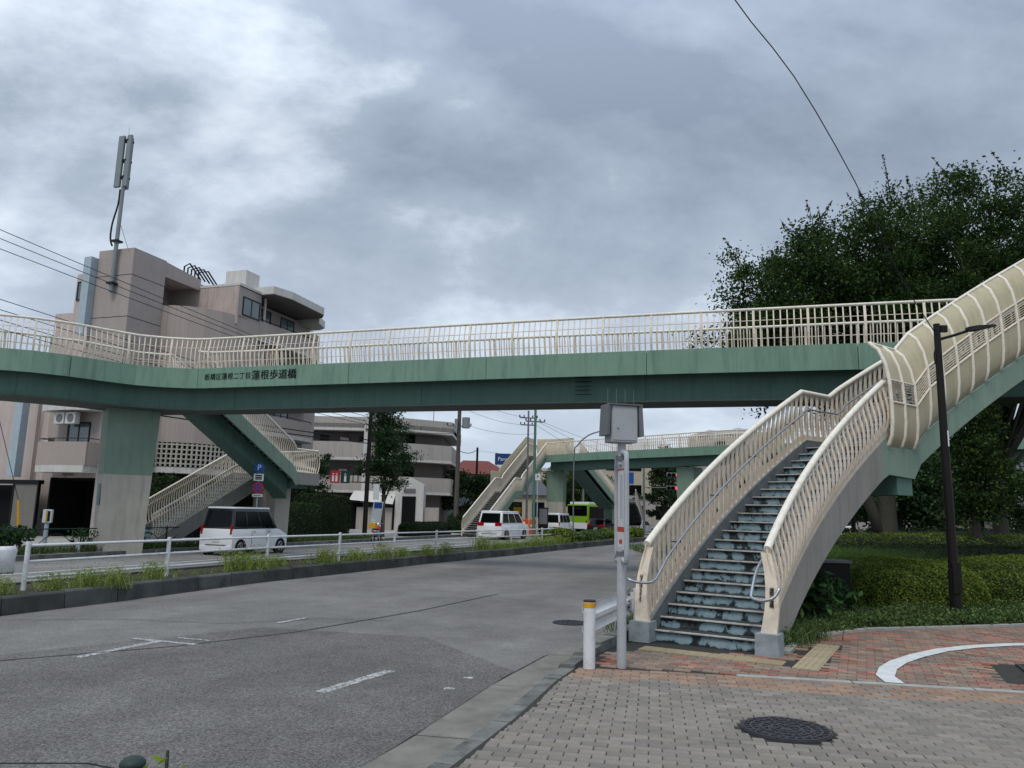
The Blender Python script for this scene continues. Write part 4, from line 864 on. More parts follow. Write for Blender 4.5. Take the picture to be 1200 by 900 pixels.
bp_ = MB().box((0, 0, 1.85), (.3, .016, 1.0), fa).build('banner', 'red', sp)
MB().box((0, 0, 1.9), (.25, .022, .66), fa).build('banner_picture', 'paper', bp_); MB().box((-.03 * cos(fa), -.03 * sin(fa), 1.92), (.09, .026, .52), fa).build('banner_stripe', 'duct', bp_); MB().box((0, 0, 1.41), (.28, .022, .2), fa).build('lower_plate', 'paper', bp_); MB().box((0, 0, 1.4), (.12, .026, .05), fa).build('plate_mark', 'red', bp_); MB().box((0, 0, 2.3), (.28, .02, .1), fa).build('upper_plate', 'polew', sp)
bx = MB().b2((-.165, -.1, 2.56), (.165, .14, 3.0)).build('box', 'grey', sp, bevel=.008)
MB().b2((-.155, -.108, 2.585), (.15, -.1, 2.985)).build('door', 'grey', bx, bevel=.003); MB().cyl((-.09, -.112, 2.72), .008, .01, 8).build('lock', 'dgrey', bx)
for sg in (-1, 1): MB().add([(sg * .175, -.11, 3.01), (sg * .215, -.13, 3.01), (sg * .235, -.13, 2.64), (sg * .19, -.1, 2.64), (sg * .175, .12, 3.01), (sg * .215, .14, 3.01), (sg * .235, .14, 2.64), (sg * .19, .12, 2.64)], [(0, 1, 2, 3), (4, 7, 6, 5), (0, 4, 5, 1), (1, 5, 6, 2), (2, 6, 7, 3), (3, 7, 4, 0)]).build('side_flap', 'dgrey', sp)
MB().b2((-.215, -.13, 3.003), (.215, .14, 3.018)).build('lid', 'dgrey', sp)
for k in range(4): MB().cyl((-.17 + .112 * k, .02, 3.015), .0035, .2, 6).build('spike', 'dgrey', sp)
for k in range(2): MB().cyl((0, 0, (1.24, 2.35)[k]), .065, .05, 14).build('clamp', 'dgrey', sp)

lp_ = thing('street_lamp', 'dark brown street lamp reaching over the clipped hedges', 'street lamp', (7.9, 13.95, 0))
lp_.scale = (.76, .76, .895)
MB().tube([(0, 0, -.1), (0, 0, 1.0), (0, 0, 1.02), (0, 0, 6.0)], [.13, .125, .11, .075], 14).build('pole', 'black', lp_, smooth='auto')
MB().b2((-.1, -.15, .55), (.1, -.1, 1.15)).build('hatch', 'black', lp_, bevel=.01); MB().box((.03, -.115, 3.6), (.03, .01, .32), 0).build('tag_plate', 'signw', lp_)
MB().tube([(0, 0, 5.66), (.45, .02, 5.78), (.85, .04, 5.9)], .03, 8).build('arm', 'black', lp_, smooth=True)
MB().add([(.75, -.06, 5.86), (1.0, -.1, 5.88), (1.45, -.07, 5.98), (1.45, .09, 5.98), (1.0, .14, 5.88), (.75, .1, 5.86), (.75, -.05, 5.95), (1.0, -.07, 5.99), (1.42, -.05, 6.02), (1.42, .07, 6.02), (1.0, .11, 5.99), (.75, .09, 5.95)], [(0, 5, 4, 3, 2, 1), (6, 7, 8, 9, 10, 11)] + [(i, (i + 1) % 6, 6 + (i + 1) % 6, 6 + i) for i in range(6)]).build('lamp_head', 'black', lp_, bevel=.012)
MB().box((.16, 0, 5.9), (.16, .1, .14)).build('sensor', 'black', lp_); MB().tube([(-.06, 0, 5.5), (-.12, -.02, 5.35), (-.1, 0, 5.15)], .015, 6).build('cable_loop', 'wire', lp_)

# overhead cable to the lamp
def cable(name, pts, r, label, group=None, sag=0):
    if sag:
        a, b = Vector(pts[0]), Vector(pts[-1]); pts = [tuple(a.lerp(b, i / 14) - Vector((0, 0, sag * 4 * (i / 14) * (1 - i / 14)))) for i in range(15)]
    return tag(MB().tube(pts, r, 5).build(name, 'wire'), label, 'cable', group)
cable('overhead_cable', smooth_path([(7.86, 13.9, 5.15), (7.3, 14, 6.3), (6.4, 13.7, 8.05), (4.9, 12.6, 9.5), (3.2, 11, 10.1), (.5, 8, 11.2), (-4, 3, 13.5)], 3), .01, 'thin cable dropping from the sky past the tree crown to the lamp')

# near bollard at the picture's foot, with young leaves
bl = thing('bollard', 'dark green round-capped bollard at the very foot of the view', 'bollard', (-1.17, 2.6, .06))
MB().cyl((0, 0, -.1), .034, .93, 16).build('post', 'fenceg', bl, smooth='auto'); MB().ball((0, 0, .83), .04, 14, 8, (1, 1, .6)).build('cap', 'fenceg', bl, smooth=True); MB().tube([(0, 0, .74), (-.09, -.03, .74), (-.25, -.1, .7)], .012, 8).build('side_bar', 'fenceg', bl)

# ------------------------------------------------------------------ median pipe railing and weeds
MP = [(-8.5, 13.95), (-7.47, 17.32), (-6.31, 20.64), (-5.08, 23.69), (-3.89, 26.85), (-2.71, 29.59), (-1.3, 32.76), (.14, 36.12), (1.72, 39.96), (3.31, 43.84)]
mf = thing('pipe_railing', 'white three-bar pipe railing standing on the weedy median', 'railing', (-5, 24, .15))
for i, p in enumerate(MP):
    MB().cyl((p[0], p[1], .1), .042, .9, 12).build('post', 'whitepaint', mf, world=True, smooth='auto')
for z in (.93, .65, .37):
    for a, b in zip(MP[:-1], MP[1:]): MB().tube([(*a, z), (*b, z)], .026, 8).build('rail', 'whitepaint', mf, world=True, smooth='auto')
ew = thing('guardrail_end', 'white curled guardrail end wing before the first pipe railing post', 'guardrail', (-9.2, 12.6, .1))
wpath = [(-11.6, 6.6, .7), (-10.2, 10.2, .7)]
MB().sweep([wpath[0], wpath[1], (-9.6, 11.7, .7)], [(0, -.22), (.05, -.17), (.0, -.02), (.05, .12), (.02, .2), (.03, .2), (.06, .12), (.01, -.02), (.06, -.18), (.01, -.24)]).build('beam', 'whitepaint', ew, world=True)
MB().sweep([(-9.6, 11.7, 0), (-9.2, 12.6, 0), (-8.98, 13.1, 0), (-8.82, 13.4, 0), (-8.66, 13.55, 0), (-8.6, 13.75, 0)], [(-.02, .46), (-.05, .5), (-.03, .7), (-.06, .86), (0, .93), (.03, .92), (-.02, .86), (.01, .7), (-.01, .5)]).build('end_wing', 'whitepaint', ew, world=True, smooth=True)
MB().cyl((-9.9, 11.5, 0), .07, .7, 12).build('post', 'whitepaint', ew, world=True)

def tuft_mesh(name, n, h, spread, m, w=.012, lean=.5, seed=0, heads=0):
    r = np.random.default_rng(seed); base = r.normal(0, spread * .35, (n, 2)); dirn = r.normal(0, lean, (n, 2)); hh = h * r.uniform(.5, 1.1, n)
    co = []; a = r.uniform(0, PI, n)
    for i in range(n):
        bx_, by_ = base[i]; wx, wy = cos(a[i]) * w, sin(a[i]) * w; dxy = dirn[i] * hh[i] * .5
        p1 = (bx_ + dxy[0] * .4, by_ + dxy[1] * .4, hh[i] * .6); p2 = (bx_ + dxy[0] * 1.2, by_ + dxy[1] * 1.2, hh[i])
        co += [(bx_ - wx, by_ - wy, -.03), (bx_ + wx, by_ + wy, -.03), (p1[0] + wx, p1[1] + wy, p1[2]), (p1[0] - wx, p1[1] - wy, p1[2])]
        co += [(p1[0] - wx, p1[1] - wy, p1[2]), (p1[0] + wx, p1[1] + wy, p1[2]), (p2[0] + wx * .2, p2[1] + wy * .2, p2[2]), (p2[0] - wx * .2, p2[1] - wy * .2, p2[2])]
    return numpy_mesh(name, np.array(co), 4, np.repeat(r.random(n), 2), m)
tms = [tuft_mesh('weed_blades', 120, .42, .42, 'grass', .005, .75, 3), tuft_mesh('weed_blades', 90, .36, .34, 'grass', .005, .8, 4), tuft_mesh('weed_blades', 160, .5, .5, 'grass', .005, .7, 5)]
sms = []
for sd_i in (1, 2, 3):
    r = np.random.default_rng(sd_i); n = 60; pts = np.column_stack([r.normal(0, .22, n), r.normal(0, .22, n), r.uniform(.32, .62, n)]); sms.append(numpy_mesh('seed_heads', leaf_quads(pts, .026, asp=.3), 4, r.random(n), 'seed'))
    # leafy stems too
lms = []
for sd_i in (1, 2, 3):
    r = np.random.default_rng(sd_i + 20); n = 520; rr = r.uniform(0, 1, n) ** .6 * .3; aa = r.uniform(0, 2 * PI, n); pts = np.column_stack([rr * np.cos(aa), rr * np.sin(aa), r.uniform(.02, .42, n) * (1.1 - rr)]); lms.append(numpy_mesh('weed_leaves', leaf_quads(pts, .028, asp=.3), 4, r.random(n), 'grass'))
def st_on(px_s, t): return px_s
wl = [(-8.25, 13.2), (-7.85, 14.0), (-7.5, 14.5), (-7.25, 14.85), (-7.15, 16.2), (-6.35, 19.0), (-6.15, 19.5), (-5.75, 20.3), (-4.95, 22.2), (-4.35, 23.6), (-3.9, 24.7), (-3.45, 26.4), (-2.75, 27.6), (-2.2, 29.8), (-.9, 32.2), (-.35, 33.4), (.1, 34.4), (.55, 35.4), (1.0, 36.4), (1.35, 37.3), (1.8, 38.3), (2.2, 39.4), (2.7, 40.5), (3.1, 41.5)]
tufts = []
for i, (x_, y_) in enumerate(wl):
    o = bpy.data.objects.new('weed_tuft', tms[i % 3]); COL.objects.link(o); o.location = (x_ - .15 + random.uniform(-.1, .1), y_, .17); s_ = random.uniform(.75, 1.05) * (1.25 if y_ > 18 else .9); o.scale = (s_, s_, s_ * random.uniform(.8, 1.1)); o.rotation_euler = (0, 0, random.uniform(0, 6))
    tag(o, 'weed tuft', 'weeds', 'weed tufts along the median kerb'); tufts.append(o)
    q = bpy.data.objects.new('leaves', lms[i % 3]); COL.objects.link(q); q.parent = o; q['kind'] = 'stuff'
    if i % 2 == 0 or i < 8: q = bpy.data.objects.new('seed_heads', sms[i % 3]); COL.objects.link(q); q.parent = o; q['kind'] = 'stuff'
ORD = ('first', 'second', 'third', 'fourth', 'fifth', 'sixth', 'seventh', 'eighth', 'ninth', 'tenth')
cl_ = {}
for o in tufts:
    k = min(range(10), key=lambda i: (Vector(MP[i]) - Vector(o.location[:2])).length); cl_.setdefault((k, o.location.y > MP[k][1]), []).append(o)
for (k, after), os_ in cl_.items():
    os_.sort(key=lambda o: o.location.y)
    adj = {1: ('single',), 2: ('nearer', 'farther'), 3: ('nearest', 'middle', 'farthest')}.get(len(os_), ('nearest', 'second nearest', 'second farthest', 'farthest', 'last'))
    for a_, o in zip(adj, os_): o['label'] = '%s weed tuft just %s the %s post of the white pipe railing' % (a_, 'beyond' if after else 'before', ORD[k])
# low growth covering the median soil
pts = []
for a, b in zip(MED[2:-1], MED[3:]):
    a, b = Vector(a), Vector(b); ln = (b - a).length; d = (b - a) / ln; nn_ = Vector((-d.y, d.x)); k = int(ln * 12)
    for _ in range(k): q = a + d * random.uniform(0, ln) + nn_ * random.uniform(.18, 1.8); pts.append((q.x, q.y))
co = []; tn = []
for x_, y_ in pts:
    for _ in range(7):
        a = random.uniform(0, 6.3); w2 = .008; hh = random.uniform(.03, .13); dx_, dy_ = random.gauss(0, .05), random.gauss(0, .05); bx_, by_ = x_ + random.gauss(0, .04), y_ + random.gauss(0, .04)
        co += [(bx_ - cos(a) * w2, by_ - sin(a) * w2, .15), (bx_ + cos(a) * w2, by_ + sin(a) * w2, .15), (bx_ + dx_, by_ + dy_, .16 + hh)]; tn.append(random.random())
put('median_weeds', numpy_mesh('median_weeds', np.array(co), 3, np.array(tn), 'grass'), kind='stuff')

# ------------------------------------------------------------------ hedges, shrubs, ground cover
def fbm(p, s=1., seed=0):
    x_, y_, z_ = p[:, 0] * s + seed, p[:, 1] * s + seed * 1.7, p[:, 2] * s
    return (np.sin(x_ * 1.9 + 1.3 * np.sin(y_ * 1.3)) + np.sin(y_ * 2.3 + 1.1 * np.sin(z_ * 1.9 + x_)) + .6 * np.sin(x_ * 4.1 + y_ * 3.3 + z_ * 2.)) / 2.6
def hedge(name, label, c, r, rz, n, m='leafH', size=.045, power=4., seed=0, cat='hedge', group=None, core='soil', rough=.05):
    """a clipped mound: superellipsoid skin of small leaves over a dark twiggy core. c = base centre, r = half sizes and height"""
    g = np.random.default_rng(seed); d = g.normal(size=(n, 3)); d[:, 2] = np.abs(d[:, 2]) - .0; d /= np.linalg.norm(d, axis=1, keepdims=True)
    k = (np.abs(d) ** power).sum(1) ** (-1 / power); p = d * k[:, None]
    nrm = np.sign(p) * np.abs(p) ** (power - 1) / np.array(r); nrm /= np.linalg.norm(nrm, axis=1, keepdims=True)
    p = p * np.array(r); p = p * (1 + rough * fbm(p, 2.2, seed)[:, None] + rough * .6 * fbm(p, 6, seed + 3)[:, None]); p -= nrm * np.abs(g.normal(0, .045, (n, 1)))
    cs, sn = cos(rz), sin(rz); R_ = np.array([[cs, -sn, 0], [sn, cs, 0], [0, 0, 1]]); p = p @ R_.T; nrm = nrm @ R_.T
    tone = (fbm(p, 1.4, seed + 9) * .12 + g.random(n)) % 1
    o = put(name, numpy_mesh(name, leaf_quads(p, size, nrm, .45), 4, tone, m)); o.location = c; tag(o, label, cat, group)
    b = MB(); kk, mm_ = 20, 7; vs = []
    for i in range(mm_ + 1):
        a = PI / 2 * i / mm_
        for j in range(kk):
            t_ = 2 * PI * j / kk; dd = np.array([cos(a) * cos(t_), cos(a) * sin(t_), sin(a)]); q = dd * ((np.abs(dd) ** power).sum() ** (-1 / power)) * np.array(r) * .93; q = R_ @ q; vs.append(tuple(q))
    b.add(vs, [(i * kk + j, i * kk + (j + 1) % kk, (i + 1) * kk + (j + 1) % kk, (i + 1) * kk + j) for i in range(mm_) for j in range(kk)]); b.build('twigs', 'leafcore', o, smooth=True)
    return o
M['leafcore'] = mat('inner_foliage', '1d2516', .9, .3, 9, bump=.6, bscale=25)
hedge('azalea_hedge', 'rounded clipped azalea mound just left of the street lamp foot', (8.3, 16.9, -.05), (1.4, 1.6, 1.0), .3, 44000, power=3.6, seed=1, size=.022)
hedge('azalea_hedge', 'rounded clipped azalea mound right of the street lamp foot', (12.1, 17.9, -.05), (2.5, 1.6, 1.05), .2, 50000, power=3.8, seed=2, size=.022)
hedge('azalea_hedge', 'long low azalea row behind the two rounded mounds', (13.6, 22.2, 0), (6.6, 1.2, 1.1), .25, 30000, 'leafK', .028, 3.5, 3)
hedge('azalea_hedge', 'low azalea bank around the foot of the large tree', (16.2, 27.2, 0), (7.5, 1.7, 1.35), .22, 26000, 'leafH', .032, 3.5, 4)
hedge('azalea_hedge', 'farthest azalea bank in the park, beyond the large tree', (22, 34, 0), (11, 2.2, 1.5), .22, 20000, 'leafK', .04, 3.5, 5)
soil = MB().prism([(p[0], p[1]) for p in PARK] + [(60, 18), (60, 50), (22, 48), (14.5, 40), (11.5, 33.5), (8.4, 26.5), (5.0, 18.5), (3.0, 13.6), (2.3, 11.9), (3.2, 11.5)], -.12, .015).build('park_ground', 'soil', kind='structure'); tag(soil, 'planted park ground behind the red block paving')
def ground_cover(name, poly_pts, n, hmax, m, label, w=.02, blades=4, seed=0):
    g = random.Random(seed); co = []; tn = []
    for _ in range(n):
        x_, y_ = poly_pts(g); t_ = g.random()
        for _ in range(blades):
            a = g.uniform(0, 6.3); hh = hmax * g.uniform(.35, 1.1); l = g.gauss(0, .5) * hh, g.gauss(0, .5) * hh; bx_, by_ = x_ + g.gauss(0, .04), y_ + g.gauss(0, .04)
            m1 = (bx_ + l[0] * .5, by_ + l[1] * .5, hh * .7); m2 = (bx_ + l[0], by_ + l[1], hh)
            co += [(bx_, by_, 0), (m1[0] + cos(a) * w, m1[1] + sin(a) * w, m1[2]), m2, (m1[0] - cos(a) * w, m1[1] - sin(a) * w, m1[2])]; tn.append((t_ * .6 + g.random() * .4))
    o = put(name, numpy_mesh(name, np.array(co), 4, np.array(tn), m), kind='stuff'); o['label'] = label; return o
def reg1(g):
    while 1:
        x_ = g.uniform(3.6, 16); y_ = park_y(x_) + .06 + abs(g.gauss(0, .9)); 
        if y_ < 19: return x_, y_
def leaf_cover(name, reg, n, h, size, m, label, seed):
    g = random.Random(seed); q = np.array([reg(g) for _ in range(n // 9)]); q = np.repeat(q, 9, 0); r = np.random.default_rng(seed); hh = h * (.45 + .4 * fbm(np.column_stack([q, q[:, 0]]), 1.7, seed)) + h * .35 * r.random(len(q))
    p = np.column_stack([q + r.normal(0, .06, q.shape), np.maximum(hh * r.random(len(q)) ** .5, .01)]); o = put(name, numpy_mesh(name, leaf_quads(p, size, asp=.4), 4, (r.random(len(q) // 9).repeat(9) * .5 + r.random(len(q)) * .5), m), kind='stuff'); o['label'] = label; return o
leaf_cover('ground_cover', reg1, 60000, .26, .028, 'grassD', 'low leafy ground cover between the red blocks and the mounds', 1)
ground_cover('tall_grass', lambda g: (lambda u, v: (7.6 + u * 3.6 + v * .9, 18.8 + u * 3.6 - v * .6))(g.uniform(-.55, .7), g.gauss(0, .6)), 6500, 1.0, 'grass2', 'tall soft grass beyond the stair foot', .006, 5, 2)
ground_cover('park_grass', lambda g: (g.uniform(6, 40), g.uniform(17, 45)), 14000, .22, 'grassD', 'rough grass through the park', .014, 3, 3)
# leafy shrubs under the stair's outer string
def shrub(name, label, c, r, n, m, size, seed, cat='shrub', group=None, stems=7):
    g = np.random.default_rng(seed); d = g.normal(size=(n, 3)); d /= np.linalg.norm(d, axis=1, keepdims=True); rr = g.random((n, 1)) ** .45
    ncl = 26; cl = g.normal(size=(ncl, 3)); cl /= np.linalg.norm(cl, axis=1, keepdims=True); cl *= g.uniform(.45, 1, (ncl, 1))
    p = cl[g.integers(0, ncl, n)] * .75 + d * rr * .33; p[:, 2] = p[:, 2] * .5 + .5; p = p * np.array(r); p[:, 2] = np.maximum(p[:, 2], .02)
    t = thing(name, label, cat, c, 0, group); put('foliage', numpy_mesh('foliage', leaf_quads(p, size, asp=.38), 4, g.random(n), m), t, kind='stuff')
    b = MB()
    for i in range(stems): q = cl[i] * np.array(r); b.tube([(q[0] * .15, q[1] * .15, -.05), (q[0] * .5, q[1] * .5, r[2] * .35), (q[0] * .8, q[1] * .8, r[2] * (.5 + .4 * abs(cl[i][2])))], [.014, .01, .005], 5)
    b.build('stems', 'bark', t, kind='stuff'); return t
shrub('leafy_shrub', 'dark big-leaved shrub growing under the outer edge of the curved stairs', (4.75, 12.9, 0), (.62, .75, 1.05), 900, 'leafB', .1, 3)
shrub('leafy_shrub', 'dark big-leaved shrub with white blooms between the stairs and the left mound', (5.65, 14.2, 0), (.75, .7, .8), 900, 'leafB', .09, 4)
shrub('leafy_shrub', 'small bright leafy shrub at the red block edge beside the stair foot', (4.15, 11.75, 0), (.35, .5, .42), 420, 'grassD', .07, 5)
shrub('leafy_shrub', 'yellow-green sprig showing at the very foot of the view beside the green bollard', (-1.05, 2.6, .54), (.15, .1, .47), 80, 'lime', .03, 6, stems=4)
tag(MB().ball((5.32, 13.45, .62), .07, 8, 6, (1, 1, .8)).build('white_flower', 'signw', smooth=True), 'white flower head among the dark shrubs under the stairs', 'flower')
cbx = thing('utility_box', 'black box standing behind the shrub under the stairs', 'box', (6.05, 14.9, 0)); MB().b2((-.35, -.2, 0), (.35, .2, .92)).build('body', 'blk', cbx, bevel=.02); MB().b2((-.38, -.23, .923), (.38, .23, .97)).build('lid', 'dgrey', cbx)
tuft = tuft_mesh('grass_blades', 300, .3, .5, 'grassD', .005, .8, 9)
for (x_, y_, l) in ((3.72, 11.05, 'grass tuft in the corner where the stair foot meets the park edge'), (4.0, 11.35, 'grass tuft spilling over the park edging beside the stairs'), (1.95, 12.0, 'grass tuft behind the guardrail post at the road edge'), (4.35, 11.6, 'grass tuft under the small bright shrub')):
    o = bpy.data.objects.new('grass_tuft', tuft); COL.objects.link(o); o.location = (x_, y_, .0); o.rotation_euler = (0, 0, x_ * 7); tag(o, l, None, None, 'stuff')

# ------------------------------------------------------------------ trees
def tree(name, label, base, th, tr, blobs, n, m, size=.1, seed=0, cat='tree', group=None, lean=(0, 0), ncl=None, shoots=0, sig=.42, limbs=True, asp=.5, core=0):
    """blobs: (x,y,z,rx,ry,rz) relative to the base. leaves gather in clumps near the ends of limbs; shoots stick out on top"""
    g = np.random.default_rng(seed); t = thing(name, label, cat, base, 0, group)
    B_ = np.array(blobs, float); vol = (B_[:, 3] * B_[:, 4] * B_[:, 5]) ** .75; vol /= vol.sum(); ncl = ncl or max(20, n // 130)
    bi = g.choice(len(B_), ncl, p=vol); d = g.normal(size=(ncl, 3)); d /= np.linalg.norm(d, axis=1, keepdims=True); rr = g.random((ncl, 1)) ** .4
    C_ = B_[bi, :3] + d * rr * B_[bi, 3:] * (1 + .12 * g.normal(size=(ncl, 1)))
    top = np.array([lean[0], lean[1], th]); b = MB()
    tk = b.tube([(0, 0, -.15), (0, 0, .15), (lean[0] * .4, lean[1] * .4, th * .5), (lean[0], lean[1], th)], [tr * 1.25, tr, tr * .86, tr * .72], 10).build('trunk', 'bark', t, smooth=True)
    if tr > .34: MB().tube([(-.1, 0, .9), (-.55, .1, 2.3), (-1.1, .2, 4.2), (-1.6, .3, 6.2)], [.24, .2, .17, .1], 8).build('second_stem', 'bark', tk, smooth=True)
    if limbs:
        b = MB(); nl = min(ncl, 46 if n > 20000 else 16)
        for i in range(nl):
            c = C_[i]; s_ = top * g.uniform(.72, 1.0); s_[:2] = top[:2] * (s_[2] / th); mid = s_ + (c - s_) * .5 + np.array([0, 0, .12 * np.linalg.norm(c - s_)]); r0 = tr * g.uniform(.18, .42)
            b.tube([tuple(s_), tuple(s_ + (mid - s_) * .5), tuple(mid), tuple(c)], [r0, r0 * .7, r0 * .42, .012], 5)
        b.build('limbs', 'bark', tk, kind='stuff', smooth=True)
    ci = g.integers(0, ncl, n); cs = g.uniform(.6, 1.3, ncl); off_ = g.normal(size=(n, 3)) * sig * cs[ci][:, None] * np.array([1, 1, .62])
    P_ = C_[ci] + off_; tone = (g.random(ncl)[ci] * .35 + g.random(n) * .65)
    if shoots:
        hi = C_[np.argsort(-C_[:, 2] - np.abs(C_[:, 0]) * .25)[:shoots * 2]]; hs = hi[g.permutation(len(hi))[:shoots]]; sp_ = []; bs = MB()
        for c in hs:
            L_ = g.uniform(.5, 1.5); dv = np.array([g.normal(0, .4), g.normal(0, .2), 1.]); e_ = c + dv * L_; bs.tube([tuple(c), tuple((c + e_) / 2 + g.normal(0, .05, 3)), tuple(e_)], [.022, .014, .006], 4)
            k = int(L_ * 30); u = g.random((k, 1)) ** .8; sp_.append(c + (e_ - c) * u + g.normal(0, .065, (k, 3)) * (1.2 - u))
        bs.build('shoots', 'bark', tk, kind='stuff'); sp_ = np.concatenate(sp_); P_ = np.concatenate([P_, sp_]); tone = np.concatenate([tone, g.random(len(sp_))])
    P_[:, 2] = np.maximum(P_[:, 2], .3)
    put('crown', numpy_mesh('crown', leaf_quads(P_, size, asp=asp), 4, tone, m), t, kind='stuff'); return t
Z = 'leafD'
tree('zelkova_tree', 'very large dark tree right of the span, its thick grey trunk under the stair landing', (13.6, 28, 0), 5.2, .36,
     [(-3.2, .5, 9.6, 2.6, 3, 2.6), (-.6, 0, 11.2, 3.0, 3, 3.0), (2.2, .5, 11.2, 2.6, 3, 2.9), (-3.9, 0, 8.0, 2.0, 2.5, 1.6), (1, 1, 8.4, 4, 3, 2.6), (-1.5, -1, 7.2, 3.4, 2, 1.5), (3.6, -1, 8, 2.4, 2.6, 2.6), (-1.4, 0, 9.6, 3.6, 3, 2.6), (-4.3, 0, 8.6, 1.8, 2.2, 2.2), (-4.4, 0, 7.4, 1.9, 2, 1.4)], 140000, Z, .07, 1, ncl=520, shoots=90, sig=.38)
tree('zelkova_tree', 'tall dark tree at the right edge, its crown rising highest behind the wind screens', (18.6, 29.5, 0), 4.2, .3,
     [(.3, 0, 12.6, 3.2, 3, 3.6), (-1.6, .5, 9.5, 2.6, 3, 3.4), (3.5, 0, 12, 3, 3, 3.8), (1.2, -.5, 8.6, 4.0, 3, 1.8), (5.5, 0, 10, 2.5, 3, 3)], 115000, Z, .07, 2, ncl=560, shoots=100, sig=.4)
tree('park_tree', 'low dark tree hanging over the park ground between the lamp and the white house', (15.7, 26.2, 0), 2.2, .17,
     [(0, 0, 4.6, 1.0, 1.2, 1.3), (.3, 0, 3.2, 1.0, 1.0, 1.1), (.1, 0, 2.2, .8, .8, .6)], 12000, Z, .065, 3, sig=.28)
tree('park_tree', 'small shrubby tree at the right edge in front of the white house', (24.6, 37.5, 0), 1.4, .09, [(0, 0, 2.9, 1.2, 1.1, 1.5), (.4, 0, 1.9, 1.3, 1.2, .8)], 5000, Z, .085, 4, sig=.3)
tree('park_tree', 'green tree behind the large trunk, left of the green round column', (22.6, 45, 0), 2.5, .2, [(0, 0, 4.4, 3.0, 2.2, 2.4), (-2.0, 0, 3.2, 1.9, 1.8, 1.7), (1.4, 0, 3, 2.2, 2, 1.7)], 22000, 'leafM', .13, 5, sig=.45)
tree('park_tree', 'dark tree filling the gap right of the green round column', (26.3, 47.5, 0), 2.5, .2, [(-.6, 0, 3.6, 1.5, 1.5, 1.6)], 8000, Z, .13, 6, sig=.45)
tree('park_tree', 'dense dark tree far behind the park near the cross street', (28.0, 60, 0), 3, .2, [(0, 0, 4.6, 3.6, 2.6, 2.6), (-2.4, 1, 3.4, 2.5, 2, 2.4)], 18000, Z, .17, 7, sig=.55)
tree('street_tree', 'narrow leafy street tree before the lower grey apartment building', (-7.95, 49.2, 0), 2.7, .17,
     [(.1, 0, 8.9, 1.15, 1.1, 2.0), (0, 0, 6.8, 1.1, 1.1, 1.9), (.1, 0, 4.9, 1.5, 1.4, 1.4), (1.3, 0, 4.9, .9, .8, .5), (-.9, 0, 4.1, .8, .8, .6), (.5, 0, 3.5, .8, .8, .5)], 19000, 'leafM', .075, 8, ncl=150, sig=.27)
tree('street_tree', 'dark narrow tree behind the far staircase beside the traffic signals', (15.6, 78, 0), 1.4, .2, [(0, 0, 3.2, 2.5, 2, 1.6), (0, 0, 5.4, 1.7, 1.6, 1.7), (.3, 0, 7.3, .9, .9, 1.6)], 7000, 'leafK', .15, 9, sig=.35)
tree('street_tree', 'broad dark tree behind the bus under the far deck', (8.4, 92, 0), 3, .25, [(0, 0, 5.4, 4.4, 3, 2.6), (3, 0, 4, 2.6, 2, 1.8), (-3.4, 0, 4.2, 2, 2, 1.8)], 9000, Z, .18, 10, sig=.5)
tree('garden_tree', 'dark tree beside the first utility pole behind the far hedge', (-4.7, 74, 0), 1.8, .2, [(1.2, 0, 4.0, 3.2, 2, 2.0), (2.8, 0, 3.4, 2, 2, 1.5), (-1.2, 0, 2.8, 1.6, 1.4, 1.4)], 8000, 'leafK', .15, 11, sig=.42)
tree('garden_tree', 'shrubby green tree between the two apartment buildings', (-11.9, 47.2, 0), 1.6, .1, [(0, 0, 4.2, .95, .9, 1.3), (0, 0, 2.6, 1.1, 1, 1.2)], 5000, 'leafM', .08, 12, sig=.25)
tree('garden_tree', 'small dark tree under the apartment balcony behind the pier', (-16.3, 35.6, 0), 1, .08, [(.3, 0, 2.4, 1.3, .8, .8)], 3000, 'leafK', .07, 13, sig=.2)

# ------------------------------------------------------------------ far side: hedges, fence, small things
hedge('clipped_hedge', 'tall dark box-clipped hedge beside the landing of the switchback stairs', (*st(27.2, 12.7), 0), (2.1, .8, 2.5), RA, 12000, 'leafK', .05, 9, 21, rough=.02)
hedge('clipped_hedge', 'lower lighter clipped hedge in front of the tall dark one', (*st(24.3, 12.2), 0), (1.4, .6, 1.95), RA, 9000, 'leafM', .045, 7, 22, rough=.03)
hedge('clipped_hedge', 'long low hedge behind the motorbike', (*st(39.0, 11.7), 0), (3.6, .5, .95), RA, 9000, 'leafK', .05, 8, 23, rough=.03)
hedge('clipped_hedge', 'low hedge beside the far staircase foot', (*st(49.0, 11.9), 0), (3.4, .5, 1.1), RA, 7000, 'leafK', .06, 8, 24, rough=.03)
hedge('clipped_hedge', 'low hedge before the grey wall of the lower apartment building', (-3.9, 63.2, 0), (1.5, .7, 1.6), RA, 4000, 'leafK', .07, 7, 25)
hedge('median_hedge', 'trimmed bush on the median just past the end of the pipe railing', (*off([(3.5, 42.0), (4.8, 45.1)], .9)[0], .15), (1.1, .75, .8), RA, 4500, 'leafH', .06, 5, 26)
for i, (s_, t_, l) in enumerate(((35, -.1, 'weedy bush on the median past the trimmed one'), (38.5, -.3, 'second weedy bush beyond the pipe railing'), (42.5, -.7, 'third weedy bush along the median'), (46.5, -1.3, 'farthest bush on the median before the crossing'))):
    hedge('median_hedge', l, (*st(s_, t_), .15), (2.2, .8, .5 + .05 * i), RA, 5000, 'grassD' if i < 2 else 'leafH', .08, 4, 30 + i, rough=.12)
fb = [(*st(-14 + 2.0 * i, 11.35), .04) for i in range(22)]
fg = thing('street_fence', 'dark green street fence with arched infill along the far sidewalk', 'fence', (*st(-14, 11.35), .04))
